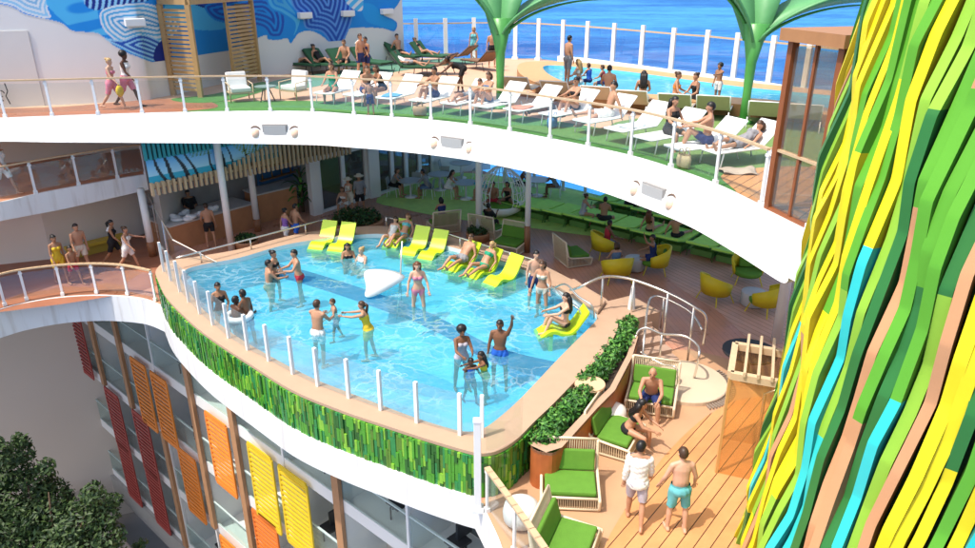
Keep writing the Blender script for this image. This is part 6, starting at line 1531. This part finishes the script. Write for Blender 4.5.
                wr, e2, M3, s_ = r['hands']['handR']; add = MB(); c = wr + e2 * .1; add.ball(c + Vector((0, 0, -.22)), (.20, .09, .2), 10); add.tube([c + Vector((-.1, 0, -.08)), c + Vector((0, 0, .02)), c + Vector((.1, 0, -.08))], .012, 5); add.v = [tuple(tf(p)) for p in add.v]; mk = np.zeros(len(C), bool); of = 0
            nice = {'trunks': 'swim_trunks', 'briefs': 'swim_briefs', 'long_shirt': 'shirt'}.get(kind, kind)
            ofs = of * S
            if kind in ('long_shirt', 'shirt'):
                fo = np.where(tor | th, .032, .017); acc = np.zeros(len(V)); cnt = np.zeros(len(V))
                for f, o_ in zip(Fs, fo):
                    for i in f: acc[i] += o_; cnt[i] += 1
                wob = .006 * np.sin(V[:, 2] * 60 + V[:, 0] * 35) * np.sin(V[:, 0] * 48 + V[:, 1] * 30); ofs = (acc / np.maximum(cnt, 1) + wob) * S
            elif kind in ('trunks', 'shorts', 'dress'):
                ofs = (of + .006 * np.sin(V[:, 0] * 55 + V[:, 1] * 40 + V[:, 2] * 18)) * S
            submesh(VT, Fs, mk, Nn, ofs, nice, CLO[col_], o, add)
        if r['style'] == 'bald': pass
        for s3 in (-1, 1):
            if not r['near']: break
            mb = MB(); mb.ball(tf(np.array(r['head'] + r['hf'] * .084 * r['hs'] + r['hx'] * s3 * .033 + Vector((0, 0, .014)))), .0125 * S, 8); mb.build('eye', EYEW, o, True)
        if r['near']:
            mb = MB(); c = r['head'] + r['hf'] * .092 * r['hs'] - Vector((0, 0, .058)); mb.ball(tf(np.array(c)), (.026 * S, .008 * S, .008 * S), 8); mb.build('mouth', mat('lips', (.30, .10, .08), .4, .05), o, True)
    RAW.clear()

def headpos(x, y, floor, h):
    p = at(x, y, floor + h); return Vector((p.x, p.y, floor))
def fpos(x, y, Z): return at(x, y, Z)
def onto(lp, d=.12, z=0): # seat position on a lounger (location, yaw)
    p, a = lp[0], lp[1]; return Vector((p.x - math.sin(a) * d, p.y + math.cos(a) * d, z))
D = R
# --- lower right deck
person('man in a white shirt and lavender shorts walking away across the sunlit boards', fpos(634, 522, .012), D(-12), 'stroll', 1.70, 1, 'black', 'short', ('shorts:lavender', 'long_shirt:white'), near=True, head_yaw=-25)
person('bare backed man in turquoise shorts walking away beside the man in white', fpos(675, 530, .012), D(4), 'armsdown', 1.70, 0, 'brown', 'short', ('shorts:teal',), near=True, heavy=.16)
person('bald bearded man in dark shorts sitting on the woven chair and facing the camera', onto(LC['c'], .36), D(164), 'sit_fwd', 1.78, 1, 'black', 'bald', ('shorts:navy',), near=True, seat=.40)
person('woman with long black hair in a black swimsuit seen from behind on the woven chair', onto(LC['b'], .30), D(-118), 'sit_fwd', 1.68, 1, 'black', 'long', ('briefs:black', 'bikini_top:black'), True, near=True, seat=.40, head_yaw=25)
# --- pool
ZF = -.05
W = 'people standing in the pool'
person('man in blue trunks raising one arm in the right part of the pool', headpos(500, 322, ZF, 1.76), D(165), 'wave', 1.78, 3, 'black', 'short', ('trunks:blue',), near=True)
person('woman with short afro hair standing in the pool with the family on the right', headpos(461, 327, ZF, 1.70), D(-160), 'hold', 1.70, 3, 'black', 'afro', ('swimsuit:lavender',), True, near=True)
person('small child in a blue swim top between the adults of the pool family', headpos(470, 359, ZF, 1.18), D(-150), 'wade', 1.2, 4, 'black', 'short', ('vest:blue', 'trunks:navy'), child=True)
person('girl in a yellow top with long dark hair reaching for the child in the pool', headpos(485, 353, ZF, 1.32), D(110), 'reach', 1.34, 3, 'black', 'long', ('swimsuit:yellow',), True, child=True)
person('broad man in white shorts seen from behind standing in the pool', headpos(315, 303, ZF, 1.76), D(-25), 'hold', 1.78, 1, 'brown', 'short', ('trunks:white',), near=True, heavy=.1)
person('boy in dark blue trunks facing the man in white shorts in the pool', headpos(334, 300, ZF, 1.22), D(110), 'wade', 1.24, 1, 'brown', 'short', ('trunks:navy',), child=True)
person('woman in a bright yellow swimsuit stretching both arms forward in the pool', headpos(366, 303, ZF, 1.62), D(85), 'reach', 1.64, 1, 'brown', 'tail', ('swimsuit:yellow', 'trunks:yellow'), True)
person('long haired woman in a pink bikini wading through the middle of the pool', headpos(417, 263, .45, 1.68), D(-172), 'armsdown', 1.70, 0, 'auburn', 'long', ('bikini_top:pink', 'bikini_bottom:pink'), True)
person('man in red briefs standing at the back left of the pool', headpos(296, 251, ZF + .1, 1.74), D(115), 'hold', 1.76, 1, 'black', 'short', ('briefs:red',))
person('woman in a dark bikini facing the man in red briefs', headpos(272, 252, ZF, 1.66), D(-100), 'relaxed', 1.68, 1, 'black', 'bun', ('bikini_top:black', 'bikini_bottom:black'), True)
person('man with bare back up to his waist in water at the left of the pool', headpos(266, 262, ZF - .2, 1.72), D(-60), 'hold', 1.74, 1, 'black', 'short', ('trunks:orange',))
person('woman with black hair sitting on the pool ledge with feet in the water', headpos(347, 243, .45, .88), D(-165), 'sit', 1.68, 2, 'black', 'long', ('bikini_top:black', 'bikini_bottom:black'), True, seat=.02)
person('woman in a white top sitting beside the dark haired woman on the pool ledge', headpos(363, 247, .45, .88), D(140), 'sit', 1.66, 0, 'blond', 'bun', ('vest:white', 'bikini_bottom:white'), True, seat=.02)
person('woman in a dark swimsuit leaning at the left edge of the pool', headpos(217, 284, ZF, 1.64), D(-150), 'relaxed', 1.66, 2, 'black', 'short', ('swimsuit:black',), True)
person('man with dark skin chest deep beside the white ring float', headpos(233, 298, ZF - .2, 1.7), D(-40), 'hold', 1.7, 4, 'black', 'short', ('trunks:navy',))
person('man in dark trunks leaning on the left pool edge behind the glass', headpos(243, 291, ZF - .1, 1.72), D(70), 'relaxed', 1.72, 3, 'black', 'short', ('trunks:black',))
person('dark haired man in black trunks standing at the back right of the pool', headpos(536, 252, .45, 1.72), D(-165), 'relaxed', 1.74, 0, 'black', 'short', ('trunks:navy',))
person('woman in a beige bikini standing in front of the man in black trunks', headpos(543, 262, .45, 1.66), D(155), 'armsdown', 1.68, 1, 'brown', 'bob', ('bikini_top:cream', 'bikini_bottom:cream'), True)
person('woman in a black bikini hugging her knees on the lounger at the right pool corner', onto(LP[8], -.02, .76), D(96), 'knees', 1.70, 0, 'black', 'long', ('bikini_top:black', 'bikini_bottom:black'), True, near=True, seat=.26)
person('woman with a towel lying against the man on the back pool lounger', onto(LP[2], .0, .76) + Vector((-.2, 0, 0)), D(160), 'recline', 1.5, 0, 'brown', 'bob', ('swimsuit:white',), True, seat=.2)
person('woman in a teal bikini reclining on the back pool lounger with one arm out', onto(LP[2], .0, .76) + Vector((.2, 0, .0)), D(158), 'recline', 1.68, 1, 'auburn', 'bob', ('bikini_top:teal', 'bikini_bottom:teal'), True, seat=.24, pose_mod=dict(aR=(40, 70, -10, 0)))
person('man with sunglasses reclining on a chartreuse lounger at the pool back', onto(LP[5], .0, .76), D(140), 'recline', 1.74, 1, 'brown', 'short', ('trunks:grey', 'sunglasses:black'), seat=.24)
person('woman reclining on the chartreuse lounger next to the man in sunglasses', onto(LP[6], .0, .76), D(138), 'recline', 1.68, 1, 'blond', 'bob', ('bikini_top:green', 'bikini_bottom:green'), True, seat=.24)
# --- bar and back deck
person('bartender in black standing behind the towel counter', headpos(187, 191, 0, 1.70) , D(-150), 'hold', 1.72, 2, 'black', 'short', ('shirt:black', 'trousers:black'))
person('man in black trunks waiting at the towel counter', fpos(212, 247, .008), D(25), 'relaxed', 1.62, 1, 'brown', 'short', ('trunks:black',))
person('woman in a purple and white swimsuit walking past the bar', headpos(283, 208, 0, 1.55), D(-40), 'walk', 1.55, 1, 'black', 'bun', ('swimsuit:purple', 'trunks:white'), True)
person('man in bright blue trunks walking beside the woman in purple', headpos(293, 203, 0, 1.68), D(-40), 'walk', 1.66, 1, 'black', 'short', ('trunks:blue',))
person('man in a grey shirt and hat standing behind the round planter', fpos(361, 213, .01), D(-150), 'relaxed', 1.62, 2, 'brown', 'short', ('shirt:grey', 'shorts:black', 'hat:cream'))
person('woman in a straw hat standing behind the round planter', fpos(351, 214, .01), D(160), 'hold', 1.52, 1, 'black', 'bob', ('dress:cream', 'hat:cream'), True)
person('woman in a pale bikini sitting on the rim of the round planter', fpos(346, 214, .01), D(170), 'sit_fwd', 1.6, 1, 'auburn', 'bob', ('bikini_top:white', 'shorts:white'), True, seat=.42)
person('woman in a blue dress sitting on the woven chair behind the pool', onto(LC['e'], .2), D(20), 'cross', 1.6, 1, 'black', 'bob', ('dress:navy',), True, seat=.43)
person('person resting in the woven chair beside the egg chair column', onto(LC['h'], .2), D(-30), 'read', 1.6, 3, 'black', 'short', ('shirt:black', 'shorts:black'), seat=.43)
dn = ['dark haired diner at the table nearest the tall windows, on its right', 'grey dressed diner at the table nearest the tall windows, on its left']
person(dn[0], LDN[0][0], LDN[0][1], 'sit_fwd', 1.66, 2, 'black', 'short', ('shirt:grey', 'shorts:denim'), seat=.46); person(dn[1], LDN[1][0], LDN[1][1], 'sit_fwd', 1.66, 1, 'brown', 'bob', ('vest:grey', 'shorts:black'), True, seat=.46)
person('woman in white with long dark hair at the dining table in the middle', LDN[7][0], LDN[7][1], 'sit_fwd', 1.66, 1, 'black', 'long', ('dress:white',), True, seat=.46)
person('person in a turquoise shirt at the dining table in the middle', LDN[6][0], LDN[6][1], 'sit_fwd', 1.68, 1, 'brown', 'short', ('shirt:teal', 'shorts:cream'), seat=.46)
person('man with dark hair on the left of the sea rail table', LDN[9][0], LDN[9][1], 'sit_fwd', 1.7, 3, 'black', 'short', ('trunks:black',), seat=.46); person('woman on the right of the sea rail table', LDN[8][0], LDN[8][1], 'sit_fwd', 1.64, 3, 'black', 'bob', ('swimsuit:grey',), True, seat=.46)
pe = at(501, 216, 0)
person('man lounging at the left inside the egg chair', pe + Vector((-.3, .05, .012)), D(170), 'cross', 1.66, 2, 'black', 'short', ('trunks:red',), seat=.60); person('woman lounging at the right inside the egg chair', pe + Vector((.28, .15, .012)), D(160), 'cross', 1.6, 2, 'black', 'bob', ('swimsuit:black',), True, seat=.60)
def bed(i, dx=0, d=.1): p = LL[i]; return Vector((p.x + .6 * d + dx, p.y + .8 * d, .012))
person('woman sitting on a lime daybed with her hair in a knot, seen from behind', bed(3), D(-70), 'cross', 1.62, 1, 'brown', 'bun', ('swimsuit:lavender',), True, seat=.44)
person('man with bare back sitting on a lime daybed beside the woman with the knot', bed(4), D(-20), 'cross', 1.68, 2, 'black', 'short', ('trunks:black',), seat=.44)
person('sunbather half hidden under the deck edge on the back row of daybeds', bed(11), D(-40), 'cross', 1.66, 2, 'auburn', 'short', ('trunks:black',), seat=.44)
person('second sunbather under the deck edge on the back row, in a dark swimsuit', bed(12), D(-30), 'cross', 1.62, 3, 'black', 'bun', ('swimsuit:black',), True, seat=.44)
person('woman with auburn hair leaning back on the front row of daybeds', bed(6), D(-38), 'sit_long', 1.62, 1, 'auburn', 'long', ('bikini_top:black', 'bikini_bottom:black'), True, seat=.44)
person('dark haired man raising his arm beside the auburn haired woman on the daybeds', bed(7), D(-45), 'sit_long', 1.68, 1, 'black', 'short', ('trunks:black',), seat=.44, pose_mod=dict(aR=(100, 40, 60, 20)))
person('dark skinned man in blue trunks sitting in the left yellow chair', onto(LY[0], .1), D(-75), 'sit', 1.66, 3, 'black', 'short', ('trunks:denim', 'vest:red'), seat=.44)
person('woman in pale blue in the yellow chair with its back to the camera', onto(LY[1], .1), D(10), 'sit', 1.6, 1, 'brown', 'bob', ('dress:denim',), True, seat=.44)
person('man in navy trunks with an arm raised in the right yellow chair', onto(LY[2], .1), D(80), 'sit', 1.66, 2, 'black', 'short', ('trunks:navy', 'vest:navy'), seat=.44, pose_mod=dict(aL=(120, 20, 40, 0)))
# --- left decks
person('woman in a white skirt striding along the middle left deck', fpos(8, 194.5, ZM), D(-100), 'walk', 1.72, 1, 'black', 'short', ('vest:white', 'shorts:white'), True)
person('woman in a yellow swimsuit on the lower left promenade', headpos(52, 236, 0, 1.64), D(-130), 'stroll', 1.66, 2, 'black', 'bun', ('swimsuit:yellow', 'trunks:yellow'), True)
person('boy in red trunks walking with the family on the lower left promenade', headpos(68, 246, 0, 1.3), D(-120), 'walk', 1.32, 2, 'black', 'short', ('trunks:red',), child=True)
person('bare chested man in pale trunks on the lower left promenade', headpos(74, 224, 0, 1.74), D(-130), 'stroll', 1.74, 1, 'black', 'short', ('trunks:cream',))
person('woman in dark clothes carrying a pale towel on the lower left promenade', fpos(117, 264, .01), D(-80), 'walk', 1.6, 2, 'black', 'tail', ('vest:black', 'shorts:black', 'towel:white'), True)
person('woman in a white and blue dress holding her arm out on the lower left promenade', headpos(122, 226, 0, 1.55), D(-90), 'walk', 1.55, 1, 'brown', 'bun', ('dress:white',), True, pose_mod=dict(aL=(70, 6, 15, 0)))
# --- upper deck
person('blonde woman with a yellow bag and pink shorts walking on the upper deck', fpos(116, 109, ZU + .004), D(-95), 'walk', 1.6, 0, 'blond', 'bun', ('bikini_top:pink', 'shorts:pink', 'bag:yellow'), True)
person('dark skinned woman in a white top and pink shorts walking on the upper deck', fpos(131, 107, ZU + .004), D(-95), 'walk', 1.76, 4, 'black', 'afro', ('vest:white', 'shorts:pink'), True)
person('woman in dark sunglasses reclining on the leftmost dark green lounger', onto(LD[0], .1, ZU), LD[0][1], 'recline', 1.66, 1, 'brown', 'bob', ('swimsuit:grey',), True, seat=.44)
person('woman in dark swimwear reclining on the second dark green lounger', onto(LD[1], .1, ZU), LD[1][1], 'recline', 1.64, 2, 'black', 'bun', ('swimsuit:black',), True, seat=.44)
person('bare chested man sitting upright on a dark green lounger before the mural', onto(LD[2], .2, ZU), D(172), 'sit', 1.78, 1, 'brown', 'short', ('trunks:black',), seat=.44)
person('bearded man in blue trunks standing before the dark green loungers', fpos(362, 79, ZU + .008), D(-120), 'relaxed', 1.74, 1, 'brown', 'short', ('trunks:navy', 'towel:white'))
person('dark haired woman standing close behind the bearded man', fpos(368, 78, ZU + .008), D(140), 'relaxed', 1.6, 2, 'black', 'short', ('bikini_top:navy', 'trunks:navy'), True)
person('man sitting on the dark green lounger at the right end of the mural', onto(LD[4], .1, ZU), D(-130), 'sit_long', 1.74, 1, 'black', 'short', ('trunks:black',), seat=.44)
person('woman reclining beside the man at the right end of the mural', onto(LD[5], -.1, ZU), LD[5][1], 'recline', 1.62, 1, 'brown', 'bun', ('bikini_top:black', 'bikini_bottom:black'), True, seat=.44)
person('person in grey shorts lying flat on the teal front lounger', onto(LD[6], .1, ZU), LD[6][1], 'lie', 1.7, 1, 'brown', 'short', ('shorts:grey', 'vest:white'), seat=.44)
person('dark skinned woman in a black swimsuit bending far forward', fpos(463, 93, ZU + .008), D(95), 'bend', 1.62, 4, 'black', 'bun', ('swimsuit:black', 'trunks:black'), True)
person('woman in a mint top standing by the far glass screen', fpos(474, 62, ZU + .006), D(175), 'relaxed', 1.6, 1, 'blond', 'bob', ('dress:teal',), True)
person('tall man in black shorts standing left of the green parasol stem', fpos(492, 67, ZU + .006), D(-170), 'stand', 1.6, 1, 'grey', 'short', ('shorts:black',))
def lou(i, d=.15): p, a, v = LW[i]; return Vector((p.x + v.x * d, p.y + v.y * d, ZU + .006)), a
q_, a_ = lou(0, .6); person('woman in a green swimsuit sitting on the first white lounger', q_, D(170), 'sit', 1.7, 1, 'brown', 'bob', ('swimsuit:green',), True, seat=.39)
q_, a_ = lou(1, .5); person('bare chested man sitting on the second white lounger', q_, D(-150), 'sit_fwd', 1.7, 1, 'brown', 'short', ('trunks:navy',), seat=.39)
person('woman in dark swimwear sitting between the loungers facing the seated man', q_ + Vector((.55, .3, 0)), D(130), 'sit_fwd', 1.64, 2, 'brown', 'bob', ('swimsuit:black',), True, seat=.39)
person('small boy in blue shorts standing by the railing between white loungers', fpos(371, 114.5, ZU + .006), D(20), 'stand', 1.02, 1, 'brown', 'short', ('shorts:navy',), child=True)
q_, a_ = lou(3, .35); person('dark haired man with a bent arm sitting on a white lounger in navy trunks', q_, D(130), 'knees', 1.72, 2, 'black', 'short', ('trunks:navy',), seat=.39)
q_, a_ = lou(4, .2); person('person lying flat with bare legs on a white lounger', q_, a_, 'lie', 1.7, 1, 'brown', 'short', ('trunks:grey',), seat=.39)
q_, a_ = lou(5, .1); person('woman in a blue and white bikini reading left of the green stem', q_ + Vector((-.5, -.1, 0)), D(140), 'knees', 1.66, 1, 'brown', 'bob', ('bikini_top:denim', 'bikini_bottom:denim'), True, seat=.39)
q_, a_ = lou(6, .2); person('person lying in the shade behind the empty lounger right of the stem', q_ + Vector((.5, .5, 0)), D(115), 'lie', 1.66, 2, 'black', 'short', ('trunks:grey',), seat=.12)
q_, a_ = lou(7, .1); person('woman in sunglasses and a black bikini with drawn up knees on a white lounger', q_, D(125), 'knees', 1.7, 1, 'black', 'bun', ('bikini_top:black', 'bikini_bottom:black', 'sunglasses:black'), True, seat=.39)
q_, a_ = lou(8, .2); person('man in white shorts sitting sideways on a white lounger', q_, D(100), 'sit_long', 1.78, 1, 'black', 'short', ('shorts:white',), seat=.39)
q_, a_ = lou(10, .3); person('long haired woman in a dark dress sitting on a white lounger near the cabin', q_, D(-150), 'sit', 1.7, 1, 'black', 'long', ('dress:black',), True, seat=.39)
q_, a_ = lou(11, .3); person('bearded man in navy trunks sitting on a white lounger near the cabin', q_, D(75), 'knees', 1.78, 1, 'black', 'short', ('trunks:navy',), seat=.39)
q_, a_ = lou(12, .3); person('person in a pale wrap lying on the last white lounger', q_, a_, 'lie', 1.66, 1, 'brown', 'bob', ('dress:grey',), True, seat=.39)
person('man in dark shorts standing at the edge of the upper pool', fpos(567, 84, ZU + .37), D(-60), 'stand', 1.62, 1, 'black', 'short', ('shorts:grey',))
person('blonde woman sitting on the timber edge of the upper pool', fpos(579, 84, ZU + .37), D(60), 'sit', 1.6, 0, 'blond', 'long', ('bikini_top:white', 'bikini_bottom:white'), True, seat=.02)
person('boy in a blue swim shirt sitting next to the blonde woman at the upper pool', fpos(589, 82, ZU + .37), D(40), 'sit', 1.2, 1, 'brown', 'short', ('vest:blue', 'trunks:navy'), seat=.02, child=True)
person('child in a red swim top at the upper pool edge', fpos(603, 84, ZU + .37), D(60), 'sit', 1.2, 1, 'brown', 'short', ('vest:red', 'trunks:navy'), seat=.02, child=True)
person('bare backed man with dark hair sitting at the upper pool edge', fpos(608, 94, ZU + .35), D(-10), 'sit', 1.7, 1, 'black', 'short', ('trunks:white',), seat=.02)
person('woman with very long black hair sitting at the upper pool edge', fpos(642, 101, ZU + .35), D(-10), 'sit', 1.7, 1, 'black', 'long', ('bikini_top:black', 'shorts:white'), True, seat=.02)
person('woman bathing in the upper pool, left of the two heads near the glass', headpos(677, 72, ZU - .5, 1.66), D(-110), 'wade', 1.66, 1, 'brown', 'bun', ('bikini_top:orange', 'bikini_bottom:orange'), True)
person('woman in a black top bathing in the upper pool beside the standing child', headpos(698, 73, ZU - .5, 1.66), D(110), 'wade', 1.66, 1, 'brown', 'bun', ('swimsuit:black',), True)
person('child in white shorts standing in the upper pool with one arm out', headpos(721, 64, ZU + .04, 1.3), D(120), 'stand', 1.3, 2, 'black', 'afro', ('trunks:white',), child=True, pose_mod=dict(aL=(75, 10, 15, 0)))
# head cover of the kept parameters: build every body now
finish_people()
# striped beach blanket by the last lounger and folded clothes
p = at(737, 172, ZU); t = thing('beach_blanket', 'flat rumpled beige blanket beside the last white lounger near the cabin', 'blanket', (p.x, p.y, ZU + .012)); 
def draped(name, parent, w, l, amp, m, seed, nx=18, ny=18, th=.012):
    rs = np.random.RandomState(seed); f = rs.uniform(4, 11, (5, 2)); ph_ = rs.uniform(0, 6, 5); mb = MB(); g = []
    for j in range(ny + 1):
        for i in range(nx + 1):
            x = (i / nx - .5) * w; y = (j / ny - .5) * l
            z = sum(math.sin(x * f[k][0] + y * f[k][1] * (1 if k % 2 else -1) + ph_[k]) for k in range(5)) / 5
            e = 1 + .06 * math.sin(6 * j / ny + seed) ; g.append((x * e, y * (1 + .05 * math.sin(5 * i / nx + seed)), th + amp * max(0, z + .25)))
    mb.add(g, [(j * (nx + 1) + i, j * (nx + 1) + i + 1, (j + 1) * (nx + 1) + i + 1, (j + 1) * (nx + 1) + i) for j in range(ny) for i in range(nx)])
    o = mb.build(name, m, parent, True); sd_ = o.modifiers.new('s', 'SOLIDIFY'); sd_.thickness = th; return o
draped('cloth', t, .8, .6, .08, mat('beige_blanket', (.46, .36, .28), .9, .2, 8, .5, 30), 4)
TC = [mat('towel_' + n_, c, .9, .08, 14, .4, 60) for n_, c in (('blue', (.10, .32, .55)), ('white', (.78, .78, .76)), ('coral', (.66, .24, .16)), ('stripe', (.55, .62, .66)))]
for k, (i, d_, l_) in enumerate(((2, .75, 'pale blue towel spread on the empty lounger right of the boy in blue shorts'), (5, .2, 'white crumpled towel on the lounger behind the green stem'), (6, .8, 'coral towel at the foot of the empty lounger right of the green stem'), (9, .6, 'grey blue towel on the empty lounger left of the long haired woman'))):
    p, a, v = LW[i]; o = thing('beach_towel', l_, 'towel', (p.x + v.x * d_, p.y + v.y * d_, ZU + .385), a + .2, 'towels on the white loungers')
    draped('cloth', o, .52, .62, .05, TC[k], 10 + k, 12, 12)
for k, (x, y, l_) in enumerate(((420, 116, 'tan beach bag on the turf by the railing left of the centre'), (552, 128, 'blue beach bag between white loungers right of the green stem'), (683, 168, 'straw beach bag by the railing near the long haired woman'))):
    p = at(x, y, ZU); o = thing('beach_bag', l_, 'bag', (p.x, p.y, ZU + .006), k, 'beach bags on the upper turf'); m_ = mat('bag_' + 'abc'[k], [(.42, .28, .15), (.06, .18, .38), (.55, .42, .24)][k], .8, .15, 14)
    mb = MB(); mb.lathe([(.15, 0), (.20, .04), (.22, .2), (.19, .30), (.17, .30), (.16, .22)], sy=.55, n=16); mb.build('body', m_, o, True)
    for s_ in (-1, 1): mb = MB(); mb.tube([(-.09, s_ * .08, .29), (-.06, s_ * .09, .44), (.06, s_ * .09, .44), (.09, s_ * .08, .29)], .012, 6); mb.build('handle', m_, o, True)

# ================================================================== light, sky, camera
w = bpy.data.worlds.new('World'); sc.world = w; w.use_nodes = True; nt = w.node_tree; nt.nodes.clear()
SUN_EL, SUN_AZ = 63.0, 30.0      # sun stands to the left (-X), swung this many degrees towards the camera side (-Y)
sd = Vector((-math.cos(R(SUN_EL)) * math.cos(R(SUN_AZ)), -math.cos(R(SUN_EL)) * math.sin(R(SUN_AZ)), math.sin(R(SUN_EL))))
sky = nt.nodes.new('ShaderNodeTexSky'); sky.sky_type = 'NISHITA'; sky.sun_disc = False
sky.sun_elevation = R(SUN_EL); sky.sun_rotation = math.atan2(sd.x, sd.y); sky.air_density = 1.0; sky.dust_density = 4.0; sky.ozone_density = .6
bg = nt.nodes.new('ShaderNodeBackground'); bg.inputs['Strength'].default_value = .25
ow = nt.nodes.new('ShaderNodeOutputWorld'); nt.links.new(sky.outputs[0], bg.inputs[0]); nt.links.new(bg.outputs[0], ow.inputs[0])
sl = bpy.data.lights.new('sun', 'SUN'); sl.energy = 4.3; sl.angle = R(.5); sl.color = (1.0, .94, .84)
so = bpy.data.objects.new('sun', sl); COL.objects.link(so); so.rotation_euler = (-sd).to_track_quat('-Z', 'Y').to_euler()
cam = bpy.data.cameras.new('camera'); co = bpy.data.objects.new('camera', cam); COL.objects.link(co)
co.location = (0, 0, H); co.rotation_euler = (math.pi / 2 - TH, 0, 0); cam.sensor_width = 36; cam.lens = 36 * F / 975; cam.clip_start = .1; cam.clip_end = 30000
sc.camera = co
sc.render.engine = 'CYCLES'; sc.cycles.max_bounces = 8; sc.cycles.transparent_max_bounces = 24; sc.cycles.caustics_reflective = False; sc.cycles.caustics_refractive = False
sc.view_settings.view_transform = 'Standard'; sc.view_settings.look = 'None'; sc.view_settings.exposure = 0; sc.view_settings.gamma = 1
sc.render.resolution_x = 1024; sc.render.resolution_y = 576
